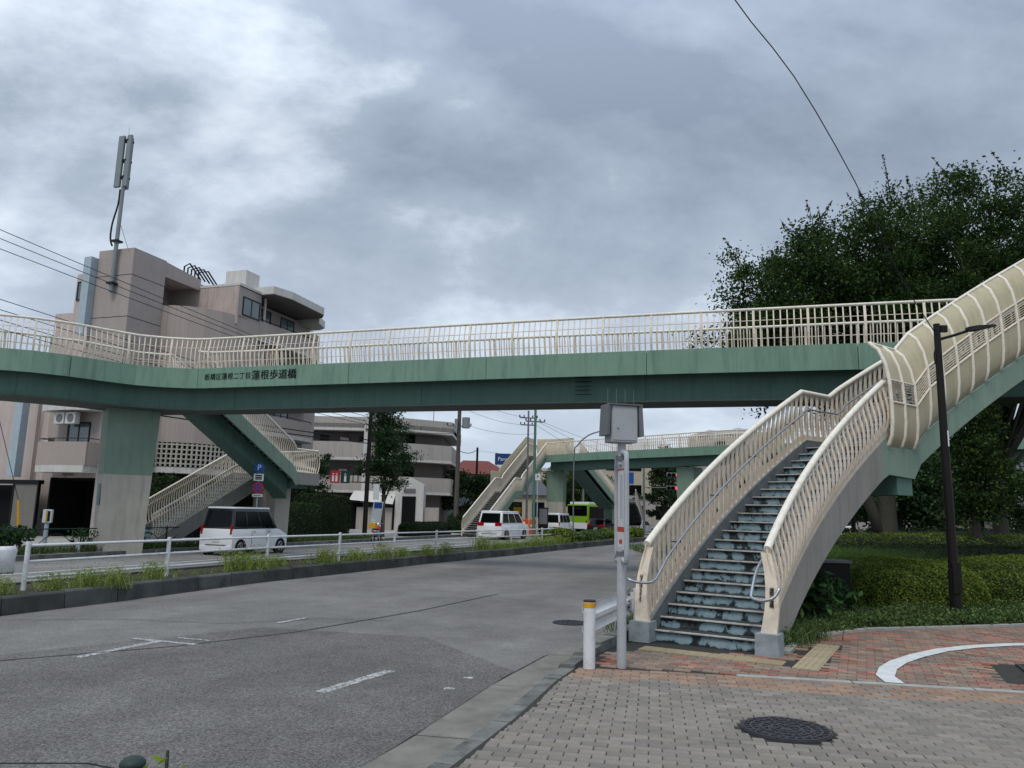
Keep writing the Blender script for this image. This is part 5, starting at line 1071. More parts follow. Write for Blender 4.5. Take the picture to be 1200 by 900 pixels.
for i, (a, b) in enumerate(zip(fb[:-1], fb[1:])):
    a, b = Vector(a), Vector(b)
    if i in (18, 19, 20) : continue
    MB().cyl(tuple(a), .03, .82, 8).build('post', 'fenceg', fg, world=True); q = MB()
    q.tube([tuple(a + Vector((0, 0, .78))), tuple(b + Vector((0, 0, .78)))], .022, 6); q.tube([tuple(a + Vector((0, 0, .2))), tuple(b + Vector((0, 0, .2)))], .016, 6)
    q.tube([tuple(a.lerp(b, .12 + .76 * k / 8) + Vector((0, 0, .2 + .42 * math.sin(PI * k / 8)))) for k in range(9)], .014, 5); q.build('fence_panel', 'fenceg', fg, world=True)
ground_cover('verge_weeds', lambda g: st(g.uniform(-14, 30), 10.95 + abs(g.gauss(0, .28))), 4200, .3, 'grassD', 'weeds along the verge of the far sidewalk', .012, 4, 12)
shrub('leafy_shrub', 'green bush growing around the yellow stay guard', (*st(7.6, 12.3), 0), (1.5, .8, 1.2), 2200, 'leafB', .07, 14)
shrub('leafy_shrub', 'thin tall weeds standing against the painted pier', (-14.6, 27.0, 0), (.6, .3, 1.0), 260, 'leafB', .06, 15)
yp = thing('stay_guard', 'yellow guard tube leaning over the green bush', 'stay guard', (-16.0, 25.6, 0)); MB().tube([(.15, 0, .1), (-.02, 0, 1.0), (-.12, 0, 1.75)], [.05, .045, .03], 10).build('tube', 'yellow', yp); MB().tube([(-.12, 0, 1.75), (-2.2, -1, 9)], .01, 4).build('stay_wire', 'wire', yp)
tc_ = thing('sensor_post', 'short pale post with a white camera head and yellow stripe near the dark garage', 'post', (-15.62, 26.5, 0), .3)
MB().cyl((0, 0, 0), .07, 1.0, 14).build('post', 'duct', tc_, smooth='auto'); MB().b2((-.14, -.1, 1.0), (.14, .12, 1.45)).build('head', 'signw', tc_, bevel=.03); MB().b2((.02, -.115, 1.06), (.09, -.102, 1.4)).build('window', 'blk', tc_); MB().b2((-.03, -.12, 1.03), (.015, -.103, 1.42)).build('stripe', 'yellow', tc_); MB().b2((-.2, -.06, 1.15), (-.143, .06, 1.38)).build('side_lens', 'blk', tc_)
bb = thing('bollard', 'black ribbed bollard by the garage mouth beside the painted pier', 'bollard', (-15.1, 29.1, .04)); MB().cyl((0, 0, 0), .12, .95, 12, .1).build('post', 'blk', bb, smooth='auto'); MB().cyl((0, 0, .7), .125, .06, 12).build('band', 'dgrey', bb)
wt = MB().cyl((*st(9.6, 11.0), 0), .07, .3, 10).build('marker_post', 'duct'); tag(wt, 'short pale blue marker post in the verge weeds', 'post')
# parking signs
ps = thing('parking_sign', 'pole carrying a blue P disc over a no-stopping disc beside the white van', 'sign', (-10.56, 32.6, 0))
MB().cyl((0, 0, 0), .03, 3.5, 10).build('pole', 'polew', ps)
sn = Vector((10.56 - 2, -32.6, -.0)).normalized()
def disc(parent, z, r, m, name, th=.02):
    M_ = facing((sn.x * .05, sn.y * .05, z), sn); b = MB(); n = 24; vs = [tuple(M_ @ Vector((r * cos(2 * PI * i / n), r * sin(2 * PI * i / n), q))) for q in (0, th) for i in range(n)]
    return b.add(vs, [tuple(range(n, 2 * n)), tuple(range(n))[::-1]] + [(i, (i + 1) % n, n + (i + 1) % n, n + i) for i in range(n)]).build(name, m, parent)
pd = disc(ps, 3.33, .22, 'blue', 'parking_disc'); wp_ = Vector((-10.56, 32.6, 3.33)) + sn * .09; text('letter', 'P', .33, 'signw', pd, facing(wp_, sn))
M_ = facing((sn.x * .05, sn.y * .05, 2.92), sn)
def plate(parent, z, w, h_, m, name, z0=0., th=.02, dx_=0.):
    M_ = facing((sn.x * .05, sn.y * .05, z), sn); return MB().add([tuple(M_ @ Vector((dx_ + sx * w / 2, sy * h_ / 2, q))) for q in (z0, z0 + th) for sx, sy in ((-1, -1), (1, -1), (1, 1), (-1, 1))], [(3, 2, 1, 0), (4, 5, 6, 7), (0, 1, 5, 4), (1, 2, 6, 5), (2, 3, 7, 6), (3, 0, 4, 7)]).build(name, m, parent)
pp = plate(ps, 2.93, .4, .3, 'signw', 'time_plate'); [plate(pp, 2.93 + dz, .26, .05, 'blk', 'print_row', .021, .004) for dz in (.08, 0, -.07)]
nd = disc(ps, 2.5, .23, 'signred', 'no_stopping_disc'); disc(nd, 2.5, .17, 'blue', 'blue_field', .026)
for a in (rad(45), rad(-45)):
    M_ = facing((sn.x * .05, sn.y * .05, 2.5), sn) @ Matrix.Rotation(a, 4, 'Z'); MB().add([tuple(M_ @ Vector((sx * .18, sy * .02, q))) for q in (.026, .032) for sx, sy in ((-1, -1), (1, -1), (1, 1), (-1, 1))], [(4, 5, 6, 7), (0, 1, 5, 4), (2, 3, 7, 6)]).build('red_bar', 'signred', nd)
pp = plate(ps, 2.18, .42, .12, 'signw', 'lower_plate'); plate(pp, 2.18, .3, .03, 'signred', 'print_row', .021, .004)

# ------------------------------------------------------------------ buildings
def window(parent, a, b, z0, z1, panes=2, gm='glass', axis='x', d=0., out=-1, name='window', fm='frame'):
    """a..b along the wall (x or y), at depth d; out = side facing outwards. frame part > panes"""
    f = MB(); t = .06
    def bx_(u0, u1, w0, w1, k0, k1): 
        lo, hi = sorted((d + out * k0, d + out * k1))
        return ((u0, lo, w0), (u1, hi, w1)) if axis == 'x' else ((lo, u0, w0), (hi, u1, w1))
    for q in (bx_(a, b, z0, z0 + t, -.02, .05), bx_(a, b, z1 - t, z1, -.02, .05), bx_(a, a + t, z0 + t, z1 - t, -.02, .05), bx_(b - t, b, z0 + t, z1 - t, -.02, .05)): f.b2(*q)
    for k in range(1, panes): u = a + (b - a) * k / panes; f.b2(*bx_(u - t / 2, u + t / 2, z0 + t, z1 - t, -.02, .04))
    o = f.build(name, fm, parent)
    for k in range(panes):
        u0 = a + (b - a) * k / panes + .03; u1 = a + (b - a) * (k + 1) / panes - .03; MB().b2(*bx_(u0, u1, z0 + t * .5, z1 - t * .5, -.01, .02)).build('pane', gm, o)
    return o
ab = thing('apartment_building', 'mauve-brown tiled apartment building with a square tower and rounded balconies, left of the span', 'building', (-19.1, 37, 0), RA)
def P(name, a, b, m, parent=ab, **k): return MB().b2(a, b).build(name, m, parent, **k)
P('tower', (0, 0, 2.9), (2.2, 2.25, 14.4), 'tilep')
P('tower_foot', (0, 0, 0), (2.2, .85, 2.9), 'tilep')
for z in (13.0, 10.85): MB().b2((-.006, -.006, z), (2.206, 2.25, z + .03)).build('joint_line', 'frame', ab)
for z in (5.9, 3.6): MB().b2((-.006, -.006, z), (2.206, .85, z + .03)).build('joint_line', 'frame', ab)
P('end_block', (.25, 2.25, 2.9), (12, 3.82, 13.36), 'pink'); P('end_block', (.5, 3.82, 0), (12, 5.3, 11.4), 'pink'); P('end_block', (.9, 5.3, 0), (12, 13, 7.7), 'pink')
P('end_tile_wall', (.2, 3.0, 2.9), (.24, 3.82, 7.4), 'tiley'); P('end_tile_wall', (.42, 3.825, 0), (.49, 4.75, 7.6), 'tiley')
window(ab, 2.9, 3.7, 11.95, 12.95, 1, 'glass', 'y', .25); window(ab, 2.3, 2.6, 11.95, 12.7, 1, 'glass', 'y', .25)
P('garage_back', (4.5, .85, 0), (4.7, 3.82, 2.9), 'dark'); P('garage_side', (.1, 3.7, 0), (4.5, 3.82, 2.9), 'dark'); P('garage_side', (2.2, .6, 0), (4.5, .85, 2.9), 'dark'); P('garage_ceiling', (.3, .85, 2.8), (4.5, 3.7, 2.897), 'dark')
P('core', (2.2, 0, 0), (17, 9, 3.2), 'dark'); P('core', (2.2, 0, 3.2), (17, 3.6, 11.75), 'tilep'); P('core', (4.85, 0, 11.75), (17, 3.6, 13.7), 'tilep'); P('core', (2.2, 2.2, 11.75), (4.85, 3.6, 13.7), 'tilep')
MB().add([(2.2, 0, 13.55), (4.85, 0, 13.55), (4.85, .25, 13.55), (2.2, .25, 13.55), (2.2, 0, 14.35), (4.85, 0, 14.15), (4.85, .25, 14.15), (2.2, .25, 14.35)], [(0, 1, 5, 4), (1, 2, 6, 5), (2, 3, 7, 6), (3, 0, 4, 7), (4, 5, 6, 7), (0, 3, 2, 1)]).build('roof_beam', 'tilep', ab)
P('roof', (2.2, .25, 13.7), (17, 3.6, 13.95), 'slab')
P('terrace_parapet', (2.2, -.01, 11.6), (4.85, .15, 12.0), 'tilep')
# rounded tiled bay
bay = [(2.25, 0), (2.35, -.6), (2.7, -1.25), (3.3, -1.85), (4.1, -2.3), (5.0, -2.56), (5.9, -2.64), (6.8, -2.64), (6.8, 0)]
MB().prism(bay, 4.85, 12.0).build('rounded_bay', 'tile', ab); MB().prism([(p[0] + .03, p[1] * .94) for p in bay], 3.6, 4.85).build('bay_recess', 'dark', ab); MB().prism(bay, 3.3, 3.6).build('bay_slab', 'slab', ab); MB().prism([(p[0] + .1, p[1] * .5) for p in bay], 0, 3.3).build('bay_foot', 'dark', ab)
gb = MB(); pts_ = resample([(*p, 0) for p in bay[:-1]], .24)
for a in pts_[1:]: gb.box((a.x, a.y, 4.22), (.08, .08, 1.2))
for z in (3.78, 4.02, 4.26, 4.5, 4.74): gb.sweep([(p.x, p.y, z) for p in pts_], [(-.03, -.035), (.03, -.035), (.03, .035), (-.03, .035)])
gb.build('glass_block_grid', 'pierbase', ab)
P('end_balcony_side', (2.0, -.35, 3.6), (2.24, .0, 7.2), 'pink'); P('small_balcony', (.4, -.5, 3.6), (1.99, -.35, 4.75), 'tilep'); P('small_balcony_slab', (.3, -.55, 3.3), (2.0, 0, 3.58), 'slab'); P('small_balcony_slab', (.3, -.5, 6.3), (2.0, 0, 6.7), 'slab')
# block with the striped end wall and the tall window
P('right_block', (4.9, -2.64, 12.003), (6.8, 0, 13.62), 'tilep'); P('striped_wall', (4.82, -2.66, 11.5), (4.895, -.02, 13.66), 'stripewall'); window(ab, 5.2, 6.7, 12.1, 13.15, 2, 'glass', 'x', -2.64)
P('coping', (4.8, -2.7, 13.665), (7.0, .0, 13.8), 'slab')
P('back_wall', (6.8, -1.55, 3.3), (13.4, 0, 13.5), 'tilep')
for z in (11.0, 8.15, 5.75, 2.95):
    bz = MB().prism([(6.805, -2.64), (9.5, -2.8), (12.6, -2.7), (13.5, -2.2), (13.5, -1.5), (6.805, -1.5)], z, z + .22).build('balcony_slab', 'slab', ab)
    MB().sweep([(6.82, -2.58, z + .225), (9.5, -2.74, z + .225), (12.55, -2.62, z + .225), (13.4, -2.15, z + .225), (13.4, -1.56, z + .225)], [(-.06, 0), (.06, 0), (.06, .92), (-.06, .92)]).build('balcony_parapet', 'tile', bz)
    MB().tube([(6.85, -2.6, z + 1.25), (9.5, -2.75, z + 1.25), (12.5, -2.65, z + 1.25), (13.4, -2.15, z + 1.25)], .03, 6).build('balcony_rail', 'frame', bz)
    window(ab, 7.6, 9.2, z + .4, z + 2.3, 2, 'glass', 'x', -1.55); window(ab, 10.2, 11.6, z + .4, z + 2.3, 2, 'glass', 'x', -1.55); MB().b2((7.2, -2.62, z + .22), (7.3, -2.52, z + 2.6)).build('column', 'slab', ab)
MB().prism([(6.7, -3.5), (8.0, -3.85), (11.6, -3.7), (12.2, -3.2), (12.2, 0), (6.7, 0)], 13.62, 13.66).build('eave_soffit', 'gwalld', ab); MB().prism([(6.7, -3.5), (8.0, -3.85), (11.6, -3.7), (12.2, -3.2), (12.2, 0), (6.7, 0)], 13.665, 14.1).build('eave', 'slab', ab); MB().prism([(12.21, -3.0), (13.5, -2.6), (13.9, -2.0), (13.9, 0), (12.21, 0)], 13.3, 13.75).build('eave', 'slab', ab)
P('chimney', (6.1, -2.0, 14.1), (7.3, -.6, 15.0), 'slab')
# end balconies under the deck
for z in (3.12, 6.1):
    arc = [(-.0, .86)] + [(-.75 - .22 * math.sin(PI * k / 6), .9 + 3.0 * k / 6) for k in range(7)] + [(0, 3.92)]
    bz = MB().prism(arc, z, z + .33).build('balcony_slab', 'slab', ab); MB().sweep([(p[0] + .07, p[1], z + .335) for p in arc], [(-.05, 0), (.05, 0), (.05, 1.12), (-.05, 1.12)]).build('balcony_parapet', 'tiley', bz); MB().tube([(p[0] + .07, p[1], z + 1.62) for p in arc], .022, 6).build('balcony_rail', 'frame', bz)
P('balcony_back_wall', (.0, 2.26, 3.0), (.24, 3.0, 7.3), 'gwalld'); window(ab, 1.5, 2.9, 4.0, 5.6, 2, 'glass', 'y', -.005)
for k, w0 in enumerate((1.75, 2.45)):
    ac = MB().b2((-.75, w0, 5.45), (-.45, w0 + .62, 6.02)).build('air_conditioner', 'slab', ab, bevel=.02); MB().tube([(-.765, w0 + .28, 5.73), (-.752, w0 + .28, 5.73)], .2, 14).build('fan_grille', 'dgrey', ac)
    MB().tube([(-.6, w0 + .1, 6.1), (-.6, w0 + .1, 5.44), (-.6, w0 + .55, 5.44), (-.6, w0 + .55, 6.1)], .018, 5).build('hanging_bracket', 'slab', ac)
P('garage_panel', (-.35, 4.05, 0), (-.25, 5.55, 2.55), 'vent'); P('shed_frame', (-.4, 3.95, 2.552), (-.1, 8.5, 2.75), 'blk'); P('shed_frame', (-.38, 5.552, 0), (-.24, 5.66, 2.55), 'blk'); P('shed_frame', (-.38, 3.96, 0), (-.24, 4.048, 2.55), 'blk'); P('shed_interior', (.2, 5.7, 0), (.85, 8.5, 2.5), 'dark')
P('blue_duct', (-.45, 5.6, 2.9), (-.05, 6.1, 7.6), 'duct'); P('blue_duct', (-.4, 2.28, 10.0), (.1, 2.75, 14.0), 'duct'); P('down_pipe', (.2, 5.31, 2.8), (.4, 5.45, 7.5), 'pink'); P('duct_cap', (-.2, 2.756, 13.2), (.2, 2.9, 13.9), 'frame'); P('wall_lamp', (-.2, 3.93, 4.6), (.2, 4.15, 4.85), 'slab')
eq = MB()
for k in range(6): eq.b2((7.3 + k * .75, 2.3, 13.95), (7.9 + k * .75, 3.1, 14.75 + (.4 if k > 2 else .1)))
eq.build('rooftop_units', 'dgrey', ab); eq = MB()
for k in range(5): eq.tube([(6.3 + k * .3, 2.6, 14), (6.2 + k * .3, 2.5, 15.6), (6.6 + k * .4, 2.5, 15.9), (7.6 + k * .4, 2.5, 15.2)], .05, 5)
eq.build('rooftop_pipes', 'blk', ab)
am = thing('antenna_mast', 'tall grey phone antenna mast clamped to the tower of the mauve building', 'antenna', (-19.1 - .947 * 1.0 - .3205 * .2, 37 + .3205 * 1.0 - .947 * .2, 12.1), RA)
MB().tube([(0, 0, 0), (0, -.05, 8.3)], [.11, .08], 10).build('pole', 'mast', am, smooth='auto')
for k, (x_, y_, w0) in enumerate(((-.12, .25, .36), (-.1, -.25, .26), (.2, .0, .26))): MB().b2((x_ - .07, y_ - w0 / 2, 5.5), (x_ + .07, y_ + w0 / 2, 8.3)).build('antenna_panel', 'mast', am, bevel=.03)
for z in (.4, 2.6, 6.0, 6.9, 8.0): MB().b2((-.18, -.2, z), (.22, .2, z + .09)).build('clamp', 'frame', am)
MB().tube(smooth_path([(-.05, .1, 5.4), (-.05, .12, 4.6), (-.1, .3, 3.6), (-.1, .32, 2.8), (-.05, .2, 2.4)], 3), .045, 6).build('cable', 'wire', am); MB().tube([(0, 0, 8.3), (0, 0, 8.8)], .01, 4).build('rod', 'mast', am); MB().tube([(0, -.1, 3.6), (.1, -.7, 2.2)], .015, 4).build('stay', 'mast', am)

b2_ = thing('apartment_building', 'lower grey three-storey apartment building with long pale balconies behind the street tree', 'building', (-14, 70, 0))
fp_ = [(-23, 67.6), (-9.3, 67.8), (-5.35, 70.2), (-5.3, 72), (-5.3, 82), (-23, 82)]
inn = [(-23, 69.0), (-9.6, 69.2), (-6.4, 71.3), (-6.3, 74), (-6.3, 81), (-23, 81)]
MB().prism([(p[0], p[1]) for p in inn], 0, 9.0).build('wall', 'gwalld', b2_, world=True)
for z, h_, top in ((3.15, 1.25, 0), (6.0, 1.35, 0), (8.6, .95, 1)):
    s_ = MB().prism(fp_, z - .02, z + .22).build('balcony_slab', 'slab', b2_, world=True); MB().sweep([(p[0], p[1], z + .225) for p in fp_[:5]], [(.0, 0), (.12, 0), (.12, h_), (.0, h_)]).build('balcony_parapet', 'gwall', s_, world=True)
    if top: MB().prism(fp_, z + .225, z + .6).build('roof', 'gwall', b2_, world=True); MB().b2((-16, 72, 9.3), (-12, 76, 10.3)).build('stair_head', 'gwall', b2_, world=True)
for z in (3.4, 6.25):
    for k in range(6):
        x_ = -20.6 + k * 1.75
        if k % 3 == 2: MB().b2((x_, 68.9, z), (x_ + .8, 69.02, z + 2.0)).build('door', 'frame', b2_, world=True)
        else:
            q = MB().b2((x_, 68.93, z + .95), (x_ + .9, 69.03, z + 1.9)).build('window', 'frame', b2_, world=True); MB().b2((x_ + .06, 68.9, z + 1.0), (x_ + .84, 68.928, z + 1.85)).build('pane', 'slab' if k % 2 else 'dglass', q, world=True)
    MB().b2((-9.6, 69.15, z), (-8.6, 69.3, z + 2.2)).build('dark_opening', 'dark', b2_, world=True)
MB().b2((-12.9, 67.5, 0), (-12.6, 68.2, 9.5)).build('column', 'slab', b2_, world=True)
po = MB().add([(-9.7, 66.2, 0), (-7.3, 66.2, 0), (-7.3, 66.2, 3.9), (-8.5, 66.2, 4.5), (-9.7, 66.2, 3.9), (-9.7, 68, 0), (-7.3, 68, 0), (-7.3, 68, 3.9), (-8.5, 68, 4.5), (-9.7, 68, 3.9)], [(0, 1, 2, 3, 4), (9, 8, 7, 6, 5), (1, 6, 7, 2), (2, 7, 8, 3), (3, 8, 9, 4), (4, 9, 5, 0)]).build('porch', 'slab', b2_, world=True)
MB().b2((-9.1, 66.1, 0), (-7.95, 66.19, 2.9)).build('porch_opening', 'dark', po, world=True); MB().b2((-9.0, 66.1, 3.25), (-8.0, 66.19, 3.55)).build('name_plate', 'dgrey', po, world=True)
MB().b2((-7.2, 66.6, 0), (-6.0, 66.9, 2.0)).build('low_wall', 'gwall', b2_, world=True); MB().b2((-12.9, 66, 0), (-9.9, 66.3, 1.9)).build('low_wall', 'gwall', b2_, world=True); MB().b2((-11, 65.9, 1.5), (-10.6, 65.99, 2.3)).build('red_poster', 'signred', b2_, world=True)
MB().add([(-13.5, 65.5, 2.5), (-9.8, 65.5, 2.2), (-9.8, 67.6, 3.3), (-13.5, 67.6, 3.3)], [(0, 1, 2, 3)]).build('awning', 'slab', b2_, world=True)
MB().b2((-19, 66.5, 0), (-12.5, 66.7, 2.3)).build('dark_fence', 'dark', b2_, world=True)
MB().tube([(-13.5, 72, 9.4), (-13.5, 72, 11.6)], .03, 5).build('aerial', 'wire', b2_, world=True); MB().tube([(-7.3, 72, 9.4), (-7.3, 72, 11)], .03, 5).build('aerial', 'wire', b2_, world=True)

def house(name, label, x, y, w, d, h, wall, roof_m, rh=1.6, rz=0., cat='house', wins=3, floors=2, flat=False):
    t = thing(name, label, cat, (x, y, 0), rz); MB().b2((-w / 2, -d / 2, 0), (w / 2, d / 2, h)).build('wall', wall, t); e_ = .35
    if flat: MB().b2((-w / 2 - .1, -d / 2 - .1, h + .003), (w / 2 + .1, d / 2 + .1, h + .4)).build('roof', roof_m, t)
    else: MB().add([(-w / 2 - e_, -d / 2 - e_, h + .003), (w / 2 + e_, -d / 2 - e_, h + .003), (w / 2 + e_, d / 2 + e_, h + .003), (-w / 2 - e_, d / 2 + e_, h + .003), (-w / 2 + d * .25, 0, h + rh), (w / 2 - d * .25, 0, h + rh)], [(0, 1, 5, 4), (1, 2, 5), (2, 3, 4, 5), (3, 0, 4), (3, 2, 1, 0)]).build('roof', roof_m, t)
    for f in range(floors):
        for k in range(wins):
            u = -w / 2 + w * (k + .5) / wins; z = (f + .38) * h / floors; window(t, u - w / wins * .28, u + w / wins * .28, z, z + h / floors * .42, 2, 'dglass', 'x', -d / 2, -1)
    return t
house('house', 'pale blue clapboard house with a red-brown roof beside the utility pole', -3.9, 88, 6.4, 7, 5.8, 'bluew', 'redroof', 1.7, .15, wins=2)
house('house', 'low grey-roofed house behind the foot of the far stairs', 1.0, 84, 7, 6, 3.6, 'cwall', 'roof', 2.0, -.1, floors=1)
house('house', 'dark red-roofed house on the skyline beneath the blue billboard', -.5, 100, 10, 7, 5.2, 'redroof', 'redroof', .9, 0)
house('commercial_building', 'cream windowless building face between the far pier and the bus', 7.2, 108, 12, 8, 7.4, 'cwall', 'slab', 0, .05, 'building', 3, 1, True)
house('commercial_building', 'beige building with a slanted top behind the traffic signal pole', 15.8, 104, 9, 8, 9.4, 'cwall', 'slab', 0, .1, 'building', 3, 3, True)
house('commercial_building', 'grey brick apartment building right of the traffic signals', 21.6, 108, 8.5, 8, 10.2, 'tilep', 'slab', 0, 0, 'building', 3, 3, True)
house('commercial_building', 'grey block with the round water tank on its roof', 24.5, 86, 7, 7, 10.6, 'gwall', 'slab', 0, .1, 'building', 3, 3, True)
house('commercial_building', 'low white shopfront facing the crossing behind the cars', 16.2, 92, 6, 5, 3.6, 'gwall', 'slab', 0, 0, 'building', 2, 1, True)
house('house', 'white-walled house with grey gable beyond the park trees at the right edge', 34.2, 51, 8.5, 7, 3.2, 'paper', 'roof', 2.4, .1, floors=1)
house('house', 'tan house glimpsed behind the lamp post and the green round column', 30.6, 52, 4, 5, 3.6, 'cwall', 'roof', 1.2, .2, floors=1)
for i, (x, y, w, h, wl_, rf, l) in enumerate(((44, 75, 12, 7, 'gwall', 'roof', 'wide grey house far right beyond the park'), (62, 95, 11, 8, 'cwall', 'roof', 'cream house beyond the cross street'), (58, 80, 13, 9, 'bluew', 'roof', 'pale blue house farthest right behind the park'), (38, 96, 10, 9, 'gwall', 'redroof', 'red-roofed grey house beyond the cross street'), (-14, 100, 12, 8, 'cwall', 'roof', 'cream house behind the lower apartment building'), (-32, 62, 12, 8, 'gwall', 'roof', 'grey house behind the mauve building'), (14.5, 130, 14, 11, 'bluew', 'slab', 'distant pale block above the signal arm'), (-38, 44, 12, 7, 'cwall', 'roof', 'cream house left of the mauve building'))):
    house('house', l, x, y, w, 8, h, wl_, rf, 1.8, 0)
wtk = thing('water_tank', 'round grey water tank on the roof behind the curved stair rail', 'water tank', (25.4, 85.5, 10.61)); MB().cyl((0, 0, 0), 1.0, .5, 20).build('drum', 'mast', wtk, smooth='auto'); MB().ball((0, 0, .5), 1.0, 20, 8, (1, 1, .55)).build('dome', 'mast', wtk, smooth=True)
bbd = thing('billboard', 'navy blue rooftop billboard with white lettering beside the far stairs', 'billboard', (-.3, 96, 6.7)); MB().b2((-1.6, 0, .9), (1.7, .3, 2.3)).build('board', 'navy', bbd); MB().b2((-1.5, 0, .25), (1.6, .2, .85)).build('lower_board', 'signw', bbd)
for x_ in (-1.5, 1.5): MB().b2((x_, .35, -1.5), (x_ + .15, .5, 2.4)).build('support', 'dgrey', bbd)
text('lettering', 'Panasonic', .66, 'signw', bbd, facing((-.25, 95.98, 8.3), (0, -1, 0)), 1.0); text('lettering', '電器店', .5, 'blk', bbd, facing((-.25, 95.98, 7.25), (0, -1, 0)), 1.6)

# ------------------------------------------------------------------ the far footbridge with its stairs
fb_ = thing('footbridge', 'farther green footbridge crossing behind the traffic', 'footbridge', (3.5, 63, 0))
FS = 1.08; ZD = 6.83
FN = [(x_ * FS, y_ * FS, ZD) for x_, y_ in ((3.0, 63.6), (6.7, 58.9), (9.5, 56.1), (12, 53.4), (14.2, 51), (20, 46.9), (27, 43.2), (42, 37.5))]
FF = off(FN, 2.2)
MB().prism(FN + list(reversed(FF)), -.14, -.02).build('deck', 'flange', fb_, world=True)
for i, (a, b) in enumerate(zip(FN[:-1], FN[1:])):
    a2, b3 = Vector(a).lerp(Vector(b), .002), Vector(a).lerp(Vector(b), .998)
    MB().sweep([tuple(a2), tuple(b3)], [(-.06, -.62), (-.06, .03), (0, .03), (0, -.62)]).build('fascia_panel', 'green', fb_, world=True)
MB().sweep(FF, [(.0, -.62), (.0, .03), (.06, .03), (.06, -.62)]).build('fascia_panel', 'green', fb_, world=True)
MB().prism(off(FN, .5) + list(reversed(off(FN, 1.7))), -1.3, -.2).build('girder', 'girder', fb_, world=True)
kw2 = dict(h=1.1, step=.2, bulge=.1, w=.05, t=.02, postevery=8, joined=True, rails=((.6, .02),))
railing(fb_, FN, -1, name='railing', **kw2); railing(fb_, FF[1:], 1, name='railing', **kw2)
def pier_box(x, y, w, d, rz, z1=5.45, zs=2.8):
    x *= FS; y *= FS; w *= FS; p_ = MB().box((x, y, (zs + z1) / 2), (w, d, z1 - zs), rz, 1.04).build('pier', 'palegreen', fb_, world=True); MB().box((x, y, zs / 2 - .05), (w * .98, d * .98, zs + .09), rz).build('pier_base', 'pierbase', p_, world=True)
pier_box(3.9, 64.4, 1.4, 1.2, -.3); pier_box(12.7, 54.6, 1.35, 1.2, -.8)
MB().cyl((25.6 * FS, 45.4 * FS, 0), .39, 5.55, 16).build('round_column', 'palegreen', fb_, world=True, smooth='auto')
fs_ = thing('staircase', 'cream-sided stairs rising to the farther footbridge behind the traffic', 'staircase', (-2.6, 56.8, 0))
dF = Vector((.364, .931)).normalized(); nF = Vector((dF.y, -dF.x)); BL = Vector((-3.35, 57.0))
def frow(s_, z): a = BL + dF * s_; b = a + nF * 1.72; return (a.x, a.y, z), (b.x, b.y, z)
lf, rf_ = [], []
for i in range(21): a, b = frow(.3 * i, .1588 * (i + 1)); lf.append(a); rf_.append(b)
mid = .3 * 20 + 1.35
flight(fs_, lf, rf_, 0, steps='joined', last=(Vector(frow(mid, 3.33)[1]), Vector(frow(mid, 3.33)[0])), rise=.1588)
lg, rg = [], []
for i in range(22): a, b = frow(mid + .3 * i, 3.49 + .1588 * i); lg.append(a); rg.append(b)
tl_, tr_ = frow(mid + .3 * 21, ZD); tl2, tr2 = frow(mid + .3 * 21 + 2.4, ZD)
flight(fs_, lg, rg, 0, steps='joined', rise=.1588, last=(Vector(tr2), Vector(tl2)))
LF = lf + [(lg[0][0], lg[0][1], 3.33)] + lg[1:] + [tl_, tl2]; RF = rf_ + [(rg[0][0], rg[0][1], 3.33)] + rg[1:] + [tr_]
string(fs_, LF, 1, .15, .4, 'cream', 'outer_string', .1); string(fs_, RF, -1, .15, .4, 'palegreen', 'outer_string', .1); soffit(fs_, LF[:len(RF)], RF, .4, 'girder')
kw3 = dict(h=1.05, step=.1, bulge=.08, w=.07, t=.015, joined=True, hr=.05)
railing(fs_, lift(LF, .1), 1, name='railing', **kw3); railing(fs_, lift(RF, .1), -1, name='railing', **kw3)
LFs = [tuple(p) for p in LF if p[2] > 3.1]
sc_ = MB().sweep(off(LFs, .25), [(0, .9), (.03, .9), (.03, 1.75), (0, 1.75)]).build('side_screen', 'louver', fs_, world=True); MB().sweep([tuple(tl2), tuple(tr2), (tr2[0] + 1.6, tr2[1] - 1.6, ZD)], [(0, .1), (.03, .1), (.03, 1.75), (0, 1.75)]).build('end_screen', 'louver', fs_, world=True)
f3 = thing('staircase', 'third green staircase dropping behind the farther footbridge above the bus', 'staircase', (5, 65, 0))
d3 = Vector((.58, .81)).normalized(); n3 = Vector((-d3.y, d3.x)); T3 = Vector((5.6 * FS, 62.8 * FS))
U3 = [(T3.x + d3.x * .3 * (22 - i), T3.y + d3.y * .3 * (22 - i), 3.15 + .1673 * (i + 1)) for i in range(22)]; U3l = [(p[0] + n3.x * 1.6, p[1] + n3.y * 1.6, p[2]) for p in U3]
flight(f3, U3l, U3, 0, steps='joined', last=(Vector((T3.x, T3.y, ZD)), Vector((T3.x + n3.x * 1.6, T3.y + n3.y * 1.6, ZD))))
a3 = Vector(U3[0][:2]); e3 = a3 + d3 * 1.5
MB().prism([tuple(a3), tuple(e3), tuple(e3 + n3 * 1.7), tuple(a3 + n3 * 1.7)], 2.7, 3.15).build('landing', 'palegreen', f3, world=True)
string(f3, U3 + [(T3.x, T3.y, ZD)], 1, .12, .55, 'palegreen', 'outer_string', .1); soffit(f3, U3l, U3, 1.0, 'girder')
d4 = Vector((.33, .94)).normalized(); D4 = [(e3.x - .3 + d4.x * .29 * (20 - i), e3.y + d4.y * .29 * (20 - i), .15 * (i + 1)) for i in range(20)]; D4r = [(p[0] + 1.6, p[1], p[2]) for p in D4]
flight(f3, D4, D4r, 0, steps='joined', last=(Vector((e3.x + 1.3, e3.y, 3.15)), Vector((e3.x - .3, e3.y, 3.15)))); string(f3, D4, 1, .2, .4, 'cream', 'outer_string', .1)
